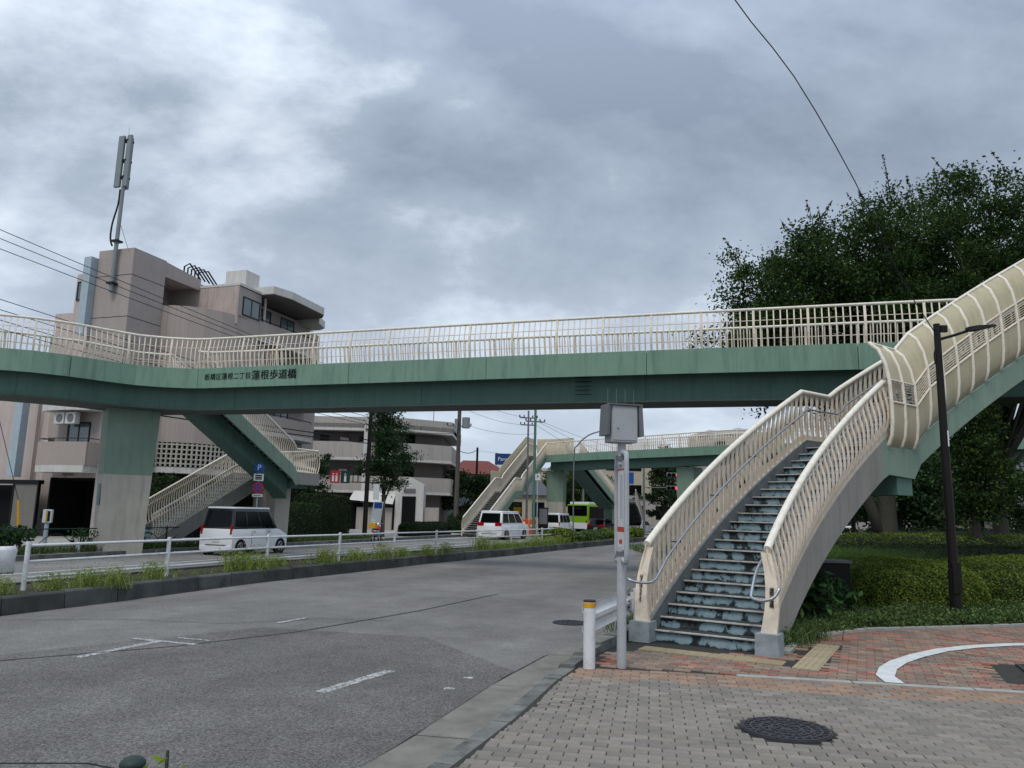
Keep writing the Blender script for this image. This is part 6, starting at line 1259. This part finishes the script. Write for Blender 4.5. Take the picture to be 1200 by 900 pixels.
railing(f3, lift(U3 + [(T3.x, T3.y, ZD)], .1), 1, name='railing', **kw3); railing(f3, lift(U3l, .1), -1, name='railing', **kw3); railing(f3, lift(D4, .15), 1, name='railing', **kw3); railing(f3, lift(D4r, .15), -1, name='railing', **kw3)
pq3 = e3 - d3 * .6 + n3 * .8; MB().box((pq3.x, pq3.y, 1.3), (.9, 1.1, 2.78), .7).build('pier', 'palegreen', f3, world=True)

# ------------------------------------------------------------------ vehicles
def wheel(parent, x, y, r, w=.2, side=1):
    t = MB().tube([(x, y - w / 2, r), (x, y - w * .42, r), (x, y + w * .42, r), (x, y + w / 2, r)], [r * .93, r, r, r * .93], 22).build('wheel', 'rubber', parent, smooth='auto')
    ys = y + side * (w / 2 + .004); b = MB().tube([(x, ys - side * .05, r), (x, ys, r)], r * .68, 18)
    b.build('rim', 'blk', t)
    s_ = MB()
    for k in range(6):
        a = PI / 3 * k; c_, sn_ = cos(a), sin(a); q = [(x + c_ * r * .12 - sn_ * r * u, r + sn_ * r * .12 + c_ * r * u) for u in (-.07, .07)] + [(x + c_ * r * .66 - sn_ * r * u, r + sn_ * r * .66 + c_ * r * u) for u in (.09, -.09)]
        s_.add([(p[0], ys + side * .004, p[1]) for p in q] + [(p[0], ys + side * .016, p[1]) for p in q], [(0, 1, 2, 3), (7, 6, 5, 4), (0, 1, 5, 4), (1, 2, 6, 5), (2, 3, 7, 6), (3, 0, 4, 7)])
    s_.tube([(x, ys, r), (x, ys + side * .018, r)], r * .16, 10); s_.tube([(x, ys + side * .002, r), (x, ys + side * .01, r)], [r * .7, r * .66], 22, cap=False); s_.build('spokes', 'chrome', t)
def car(label, loc, hd, L, W, H, belt, body, green, paint='carwhite', cat='car', name='car', dark_gh=False, wr=.29, wx=None, zb=.22, top_in=.14, tail='side', name2=None):
    """hd = heading (radians from +x). body = side profile of the lower body; green = (rear bottom, front bottom, rear top, front top) x"""
    t = thing(name, label, cat, (loc[0], loc[1], -.104), hd); hw_ = W / 2
    n = len(body); b = MB()
    vs = [(x, -hw_ * (1 if z < belt - .05 else .955), z) for x, z in body] + [(x, hw_ * (1 if z < belt - .05 else .955), z) for x, z in body]
    b.add(vs, [tuple(range(n))[::-1], tuple(range(n, 2 * n))] + [(i, (i + 1) % n, n + (i + 1) % n, n + i) for i in range(n)])
    bo = b.build('body', paint, t, bevel=.045, smooth='auto')
    g0, g1, g2, g3 = green; zt = H - .06; yb, yt = hw_ * .95, hw_ - top_in
    C8 = {(0, 0, 0): (g0, -yb, belt - .01), (1, 0, 0): (g1, -yb, belt - .01), (1, 1, 0): (g1, yb, belt - .01), (0, 1, 0): (g0, yb, belt - .01), (0, 0, 1): (g2, -yt, zt), (1, 0, 1): (g3, -yt, zt), (1, 1, 1): (g3, yt, zt), (0, 1, 1): (g2, yt, zt)}
    q = [Vector(C8[k]) for k in ((0, 0, 0), (1, 0, 0), (1, 1, 0), (0, 1, 0), (0, 0, 1), (1, 0, 1), (1, 1, 1), (0, 1, 1))]
    MB().add([tuple(v) for v in q], [(3, 2, 1, 0), (4, 5, 6, 7), (0, 1, 5, 4), (1, 2, 6, 5), (2, 3, 7, 6), (3, 0, 4, 7)]).build('cabin', 'carblack' if dark_gh else paint, t, bevel=.04, smooth='auto')
    MB().box(((g2 + g3) / 2, 0, H - .035), (abs(g3 - g2) + .06, 2 * yt + .04, .07), 0, .96).build('roof', paint, t, bevel=.03, smooth='auto')
    def bil(a, b_, c, d, u, v): return a.lerp(b_, u).lerp(d.lerp(c, u), v)
    def glass(nm, a, b_, c, d, u0, u1, v0, v1, m='dglass'):
        p = [bil(a, b_, c, d, *uv) for uv in ((u0, v0), (u1, v0), (u1, v1), (u0, v1))]; nn = (p[1] - p[0]).cross(p[3] - p[0]).normalized()
        MB().add([tuple(x + nn * .004) for x in p] + [tuple(x + nn * .014) for x in p], [(4, 5, 6, 7), (0, 1, 5, 4), (1, 2, 6, 5), (2, 3, 7, 6), (3, 0, 4, 7)]).build(nm, m, t)
    for sgn in (0, 1):
        a, b_, c, d = (q[0], q[1], q[5], q[4]) if sgn == 0 else (q[2], q[3], q[7], q[6])
        cuts_ = ((.04, .3), (.33, .62), (.65, .93)) if sgn == 0 else ((.07, .35), (.38, .67), (.7, .96))
        for u0, u1 in cuts_: glass('side_window', a, b_, c, d, u0, u1, .12, .86)
    glass('rear_window', q[3], q[0], q[4], q[7], .08, .92, .1, .88); glass('windshield', q[1], q[2], q[6], q[5], .05, .95, .06, .92)
    wx = wx or (L * .17, L * .82)
    for x in wx:
        for s_ in (-1, 1):
            MB().tube([(x, s_ * (hw_ - .1), wr), (x, s_ * (hw_ + .004), wr)], wr * 1.17, 22).build('wheel_arch', 'blk', t); wheel(t, x, s_ * (hw_ - .085), wr, .2, s_)
    MB().b2((-.025, -hw_ * .93, zb - .02), (.05, hw_ * .93, zb + .16)).build('rear_bumper', paint, t, bevel=.02); MB().b2((-.035, -hw_ * .6, zb + .18), (-.0, hw_ * .6, zb + .2)).build('bumper_seam', 'blk', t)
    rz_ = belt - .1
    MB().b2((-.022, -.17, zb + .3), (.0, .17, zb + .47)).build('number_plate', 'plate', t)
    for s_ in (-1, 1):
        y0, y1 = sorted((s_ * (hw_ - .04), s_ * (hw_ - (.12 if tail == 'side' else .5))))
        MB().b2((-.02, y0, rz_ - (.1 if tail == 'side' else .02)), (.06, y1, rz_ + (.22 if tail == 'side' else .2))).build('tail_light', 'tail', t, bevel=.012)
        y0, y1 = sorted((s_ * (hw_ - .02), s_ * (hw_ - .42))); MB().b2((L - .1, y0, belt - .38), (L - .005, y1, belt - .22)).build('headlight', 'signw', t, bevel=.015)
        y0, y1 = sorted((s_ * (hw_ + .0), s_ * (hw_ + .16))); MB().b2((g1 - .55, y0, belt), (g1 - .42, y1, belt + .16)).build('mirror', 'blk' if dark_gh else paint, t, bevel=.02)
        for x in (.36, .62): MB().b2((L * x, s_ * (hw_ * .985) - .01, belt - .13), (L * x + .13, s_ * (hw_ + .002) + .006 * s_, belt - .1)).build('door_handle', 'chrome', t)
    for x in (.33, .6):
        for s_ in (-1, 1): MB().b2((L * x, s_ * hw_ - .002, zb + .1), (L * x + .012, s_ * hw_ + .0025, belt - .06)).build('door_seam', 'blk', t)
    return t
H1 = RA
boxy = lambda L, b: [(0, .22), (L, .22), (L + .0, .5), (L - .05, b - .22), (L - .5, b - .03), (L - .65, b), (0.03, b), (0, b - .1)]
car('white kei van with black windows parked by the switchback stairs', (-10.12 - .5 * 1.397, 28.8 + .5 * .473), H1, 3.4, 1.475, 1.79, .98, boxy(3.4, .98), (.06, 2.78, .17, 2.3), dark_gh=True, name='parked_van', cat='van', wr=.28, wx=(.5, 2.96), zb=.2)
h2 = RA - rad(4.5)
al = [(0, .24), (4.9, .24), (4.9, .6), (4.8, .9), (4.2, 1.05), (.05, 1.05), (0, .9)]
def rc(x, y, h_, W): return (x - W / 2 * sin(h_), y + W / 2 * cos(h_))
car('large white minivan with wide red tail lights in front of the far stairs', rc(-.45, 52.3, h2, 1.85), h2, 4.9, 1.85, 1.93, 1.05, al, (.08, 4.2, .35, 3.2), name='minivan', cat='van', wr=.34, tail='wide')
car('small white box van with black rear window between the minivan and the bus', rc(4.22, 64, h2, 1.48), h2, 3.4, 1.48, 1.9, 1.05, boxy(3.4, 1.05), (.05, 3.0, .15, 2.6), name='kei_van', cat='van')
sed = [(0, .24), (4.4, .24), (4.4, .55), (4.2, .72), (3.3, .86), (.4, .9), (.04, .85), (0, .6)]
car('black hatchback with lit tail lights behind the lime bus', rc(8.7, 71, h2 - .03, 1.7), h2 - .03, 4.2, 1.7, 1.48, .88, [(x * .95, z) for x, z in sed], (.15, 3.1, .6, 2.4), 'carblack', tail='wide')
car('white sedan half hidden by the pole banner', rc(13.0, 77, h2 - .1, 1.7), h2 - .1, 4.4, 1.7, 1.42, .86, sed, (.5, 3.3, 1.1, 2.5))
car('black car on the cross street seen under the stair arch', (21.6, 49.5), rad(-25), 4.4, 1.7, 1.45, .86, sed, (.5, 3.3, 1.1, 2.5), 'carblack')
car('white car beyond the black one on the cross street', (26.6, 57), rad(150), 4.4, 1.7, 1.45, .86, sed, (.5, 3.3, 1.1, 2.5))
bu = thing('bus', 'lime green city bus with white roof waiting under the farther footbridge', 'bus', (6.1 + 1.2 * .8, 80.4, -.104), rad(90 - 33))
MB().b2((0, -1.2, .35), (10.4, 1.2, 2.85)).build('body', 'busgreen', bu, bevel=.08, smooth='auto'); MB().b2((.4, -1.1, 2.852), (10, 1.1, 3.12)).build('roof_pod', 'signw', bu, bevel=.06); MB().b2((-.015, -1.18, .4), (.0, 1.18, 1.0)).build('rear_skirt', 'signw', bu)
MB().b2((-.03, -1.12, 1.7), (.0, 1.12, 2.74)).build('rear_window', 'dglass', bu); MB().b2((-.045, -.5, 2.35), (-.03, .5, 2.6)).build('route_display', 'blk', bu)
for s_ in (-1, 1): y0, y1 = sorted((s_ * 1.15, s_ * .98)); MB().b2((-.035, y0, 1.0), (0, y1, 1.25)).build('tail_light', 'tail', bu)
for s_ in (-1, 1): y0, y1 = sorted((s_ * 1.2, s_ * 1.206)); MB().b2((.35, y0, 1.25), (10.2, y1, 2.66)).build('window_band', 'blk', bu)
for k in range(6):
    for s_ in (-1, 1): y0, y1 = sorted((s_ * 1.206, s_ * 1.22)); MB().b2((.45 + k * 1.62, y0, 1.35), (2.0 + k * 1.62, y1, 2.58)).build('side_window', 'dglass', bu)
for x in (2.4, 7.9):
    for s_ in (-1, 1): MB().tube([(x, s_ * 1.1, .48), (x, s_ * 1.206, .48)], .58, 20).build('wheel_arch', 'blk', bu); wheel(bu, x, s_ * 1.1, .47, .24, s_)
# motorbike
mb_ = thing('motorbike', 'small motorbike with red tail light and yellow crate parked by the low hedge', 'motorbike', (*st(27.2, 9.4), -.104), RA + .2)
for x in (0, 1.25):
    w = MB(); n = 20; w.tube([(x + .27 * cos(2 * PI * k / n), 0, .29 + .27 * sin(2 * PI * k / n)) for k in range(n + 1)], .035, 6, cap=False); wh = w.build('wheel', 'rubber', mb_); s_ = MB()
    for k in range(6): s_.tube([(x, 0, .29), (x + .25 * cos(PI / 3 * k), 0, .29 + .25 * sin(PI / 3 * k))], .008, 4)
    s_.build('spokes', 'chrome', wh)
MB().add([(.1, -.1, .72), (.75, -.1, .68), (.75, .1, .68), (.1, .1, .72), (.05, -.12, .8), (.72, -.1, .76), (.72, .1, .76), (.05, .12, .8)], [(3, 2, 1, 0), (4, 5, 6, 7), (0, 1, 5, 4), (1, 2, 6, 5), (2, 3, 7, 6), (3, 0, 4, 7)]).build('seat', 'blk', mb_, bevel=.02)
MB().b2((.35, -.13, .3), (.8, .13, .62)).build('engine', 'dgrey', mb_, bevel=.03); MB().add([], []).box((.9, 0, .8), (.42, .26, .2), 0, .7).build('tank', 'signred', mb_, bevel=.03)
MB().tube([(1.25, 0, .29), (1.05, 0, .95), (1.0, 0, 1.05)], .025, 6).build('fork', 'chrome', mb_); MB().tube([(.95, -.33, 1.08), (1.0, 0, 1.03), (.95, .33, 1.08)], .016, 6).build('handlebar', 'chrome', mb_); MB().tube([(0, -.08, .29), (.45, -.05, .4), (.8, 0, .8)], .022, 6).build('frame', 'blk', mb_)
MB().ball((.97, .36, 1.2), .07, 8, 6, (.4, 1, .8)).build('mirror', 'signw', mb_); MB().b2((-.16, -.06, .62), (-.1, .06, .7)).build('tail_light', 'tail', mb_); MB().b2((-.25, -.18, .82), (.15, .18, 1.1)).build('crate', 'yellow', mb_); MB().ball((1.12, 0, .9), .09, 10, 6).build('headlight', 'chrome', mb_)

# ------------------------------------------------------------------ utility poles, wires, signals, far lamps and signs
def upole(label, x, y, h, r, m='wood', arms=(), trans=None, name='utility_pole'):
    t = thing(name, label, 'utility pole', (x, y, 0)); MB().tube([(0, 0, -.1), (0, 0, h)], [r, r * .7], 10).build('pole', m, t, smooth='auto')
    for z, w, a in arms:
        c = MB().box((0, 0, z), (w, .08, .09), a).build('crossarm', 'dgrey', t); b = MB()
        for k in (-1, -.5, .5, 1): b.cyl((w / 2 * k * cos(a), w / 2 * k * sin(a), z + .05), .05, .17, 6)
        b.build('insulators', 'blk', c)
    if trans: MB().cyl((trans[0], trans[1], trans[2]), .32, .85, 14).build('transformer', 'mast', t, smooth='auto'); MB().b2((-.35, -.4, trans[2]), (-.1, -.05, trans[2] + .7)).build('switch_box', 'mast', t)
    return t
upole('dark slim pole left of the street tree, carrying the toilet signs', -8.65, 47.1, 9.6, .15, 'black', ((9.3, 1.6, .4),))
upole('weathered utility pole with transformer beside the lower apartment building', -4.2, 62, 12, .2, 'wood', ((8.55, 1.9, 0), (9.9, 1.7, 0), (11.2, 1.7, 0)), (.55, 0, 8.4))
upole('thin dark pole between the transformer pole and the far stairs', -3.3, 77, 8.1, .15, 'black')
upole('green-grey steel pole rising in front of the far stairs', 1.95, 61.5, 12.4, .13, 'girder', ((9.0, 1.6, .3),))
upole('tall thin pole with hooked insulators just left of the green-grey one', 1.45, 64, 10.2, .1, 'dgrey', ((9.6, 1.5, .2), (9.0, 1.3, .2)))
pA = Vector((-8.65, 47.1, 0)); grp = 'wires running from the left edge to the dark slim pole'
for i, (y0, zt) in enumerate(((11.05, 9.5), (10.75, 9.4), (10.4, 9.3), (8.7, 7.6), (8.35, 7.3), (8.0, 7.0), (7.7, 6.8), (5.9, 5.9), (5.6, 5.7))):
    a = Vector((-17.6, 25, y0)); b = pA + Vector((0, 0, zt)); a = a + (a - b) * .55; cable('power_wire', [a, b], .014 if i < 7 else .03, ('topmost', 'second from top', 'third from top', 'fourth from top', 'fifth from top', 'sixth from top', 'seventh from top', 'upper thick', 'lower thick')[i] + ' of the wires sagging past the mauve building to the dark slim pole', grp, .25)
for i, (a, b, r, l) in enumerate(((pA + Vector((0, 0, 9.3)), (-4.2, 62, 9.9), .012, 'wire from the dark slim pole to the transformer pole, upper'), (pA + Vector((0, 0, 7)), (-4.2, 62, 8.0), .02, 'thick wire from the dark slim pole to the transformer pole'), ((-4.2, 62, 11.2), (1.45, 64, 9.6), .012, 'upper wire from the transformer pole to the hooked pole'), ((-3.6, 62, 9.9), (1.6, 64, 9.0), .012, 'middle wire from the transformer pole to the hooked pole'), ((-3.4, 62, 8.6), (2.2, 64, 8.3), .012, 'lower wire from the transformer pole to the hooked pole'), ((-4.2, 62, 6.6), (-3.3, 77, 7.9), .03, 'thick looping wire behind the transformer pole'), ((-3.3, 77, 7.8), (9, 96, 8.8), .012, 'wire leaving the thin dark pole'), ((1.7, 64, 9.7), (12, 70, 7.2), .012, 'upper wire falling right from the hooked pole'), ((1.9, 64, 9.5), (11, 70, 6.6), .012, 'middle wire falling right from the hooked pole'), ((2.0, 64, 9.1), (10, 72, 6.2), .012, 'lower wire falling right from the hooked pole'))): cable('power_wire', [a, b], r, l, None, .3)
ts = thing('toilet_sign', 'red and dark toilet pictogram boards on an arm of the dark slim pole', 'sign', (-8.65, 47.1, 3.6))
for k, (x_, m) in enumerate(((-2.25, 'signred'), (-1.62, 'fenceg'))):
    bq_ = MB().b2((x_, -.05, -.35), (x_ + .55, .05, .4)).build('board', m, ts)
    for j in ((.17, .38) if k == 0 else (.28,)):
        MB().cyl((x_ + j, -.075, .16), .045, .07, 8).build('pictogram_head', 'signw', bq_); MB().add([(x_ + j - .06, -.062, .12), (x_ + j + .06, -.062, .12), (x_ + j + .07, -.062, -.26), (x_ + j - .07, -.062, -.26), (x_ + j - .06, -.052, .12), (x_ + j + .06, -.052, .12), (x_ + j + .07, -.052, -.26), (x_ + j - .07, -.052, -.26)], [(0, 1, 2, 3), (4, 7, 6, 5), (0, 4, 5, 1), (2, 6, 7, 3), (1, 5, 6, 2), (3, 7, 4, 0)]).build('pictogram_body', 'signw', bq_)
MB().b2((-1.0, -.03, -.3), (.9, .03, -.24)).build('arm', 'black', ts); MB().b2((-.9, -.03, -.24), (-.85, .03, .35)).build('empty_frame', 'black', ts); MB().b2((-.6, -.03, -.24), (-.55, .03, .35)).build('empty_frame', 'black', ts); MB().b2((.4, -.04, -1.3), (.75, .04, -.35)).build('lower_board', 'signw', ts)
bn_ = thing('banner', 'white and blue roadside banner leaning by the tree trunk', 'banner', (-8.2, 48.0, .1), .1); MB().add([(-.35, 0, .5), (.3, 0, .5), (.45, 0, 2.1), (-.15, 0, 2.1), (-.35, .03, .5), (.3, .03, .5), (.45, .03, 2.1), (-.15, .03, 2.1)], [(0, 1, 2, 3), (7, 6, 5, 4), (0, 4, 5, 1), (1, 5, 6, 2), (2, 6, 7, 3), (3, 7, 4, 0)]).build('cloth', 'signw', bn_); MB().b2((-.1, -.012, 1.7), (.38, -.002, 2.05)).build('blue_band', 'blue', bn_); MB().cyl((.5, .02, 0), .015, 2.2, 6).build('pole', 'dgrey', bn_)
def signal(label, x, y, poleh, armx, z, lx, ph=True):
    t = thing('traffic_signal', label, 'traffic light', (x, y, 0))
    if ph: MB().tube([(0, 0, 0), (0, 0, poleh)], [.13, .09], 10).build('pole', 'dgrey', t); MB().tube([(0, 0, z), (armx, 0, z + .05)], .05, 6).build('arm', 'dgrey', t)
    hd_ = MB().b2((lx - .62, -.2, z - .22), (lx + .62, .0, z + .22)).build('lamp_housing', 'dgrey', t, bevel=.08)
    for k, m in ((-1, 'dglass'), (0, 'dglass'), (1, 'redlamp')): MB().tube([(lx + .4 * k, -.26, z), (lx + .4 * k, -.2, z)], .16, 14).build('lamp', m, hd_); MB().tube([(lx + .4 * k, -.34, z), (lx + .4 * k, -.2, z)], .18, 14, cap=False).build('visor', 'blk', hd_)
    return t
signal('horizontal traffic signal showing red on the long arm of the tall signal pole', 13.0, 75, 7.0, 2.4, 4.45, 2.75)
signal('upper horizontal traffic signal with the bright red lamp', 15.9, 73, 6.0, -.4, 5.6, -.5)
def slim(name, label, x, y, h, r, m, cat='post', head=None):
    t = thing(name, label, cat, (x, y, 0)); MB().cyl((0, 0, -.05), r, h, 8).build('pole', m, t, smooth='auto')
    if head: MB().b2((-head[0] / 2, -.05, h - head[1]), (head[0] / 2, .05, h)).build('head', head[2], t)
    return t
slim('post', 'white-tipped thin post left of the bus', 4.6, 69, 4.5, .06, 'polew', head=(.2, .35, 'signw'))
slim('signal_pole', 'dark pole standing behind the bus roof', 8.0, 84, 7.4, .1, 'dgrey', 'pole', (.3, .9, 'blk'))
slim('signal_pole', 'second dark pole behind the bus roof', 8.9, 84, 7.6, .1, 'blk', 'pole')
slim('road_sign', 'blue direction board on a pole left of the signals', 13.3, 88, 6.6, .1, 'dgrey', 'sign', (1.6, 1.3, 'blue'))
slim('pole', 'dark post seen under the stair arch', 14.8, 33.5, 5.4, .1, 'black', 'pole')
slim('sign_post', 'pale thin pole right of the large trunk', 16.2, 33, 4.4, .06, 'polew', 'pole')
slim('sign_post', 'short pale post right of the thin pale pole', 17.0, 35, 2.1, .04, 'polew', 'pole', (.3, .25, 'duct'))
slim('marker_post', 'white marker post at the park edge near the white house', 30.2, 45, 1.6, .05, 'signw')
sg_ = thing('street_lamp', 'far street lamp with a curved arm above the deck rail', 'street lamp', (4.75, 57.4, 0)); MB().tube(smooth_path([(0, 0, 0), (0, 0, 5.9), (.25, 0, 6.8), (1.1, 0, 7.6), (2.3, 0, 8.0)], 4), .05, 8).build('pole', 'dgrey', sg_, smooth=True); MB().b2((2.2, -.1, 7.95), (2.8, .1, 8.08)).build('lamp_head', 'dgrey', sg_, bevel=.02)
for i, (x_, y_, l) in enumerate(((1.3, 63, 'orange barrier left of the far pier'), (1.9, 62.6, 'orange barrel beside the dark notice board'))):
    t = thing('barrier', l, 'barrier', (x_, y_, -.1)); MB().b2((-.5 + .25 * i, -.15, .1), (.3, .15, 1.35)).build('body', 'orange', t, bevel=.06); MB().b2((-.4 + .25 * i, -.17, .75), (.25, -.152, .95)).build('stripe', 'signw', t)
nb_ = thing('notice_board', 'dark notice board standing before the far pier', 'board', (2.75, 62.3, 0)); MB().b2((-.4, -.05, .3), (.4, .05, 2.2)).build('board', 'blk', nb_); MB().b2((-.32, -.06, .9), (.32, -.052, 2.1)).build('poster', 'dgrey', nb_); MB().b2((-.3, -.04, -.1), (-.22, .04, .298)).build('leg', 'blk', nb_); MB().b2((.22, -.04, -.1), (.3, .04, .298)).build('leg', 'blk', nb_)
pg = slim('parking_sign', 'small white P board on the pole before the far stairs', 2.2, 60.9, 4.8, .04, 'polew', 'sign', (.38, .5, 'signw')); text('letter', 'P', .36, 'blk', pg, facing((2.2, 60.84, 4.55), (0, -1, 0)))
slim('shop_clutter_sign', 'yellow sign among the clutter under the far stairs', .7, 66, 2.2, .05, 'dgrey', 'sign', (.6, .5, 'yellow'))
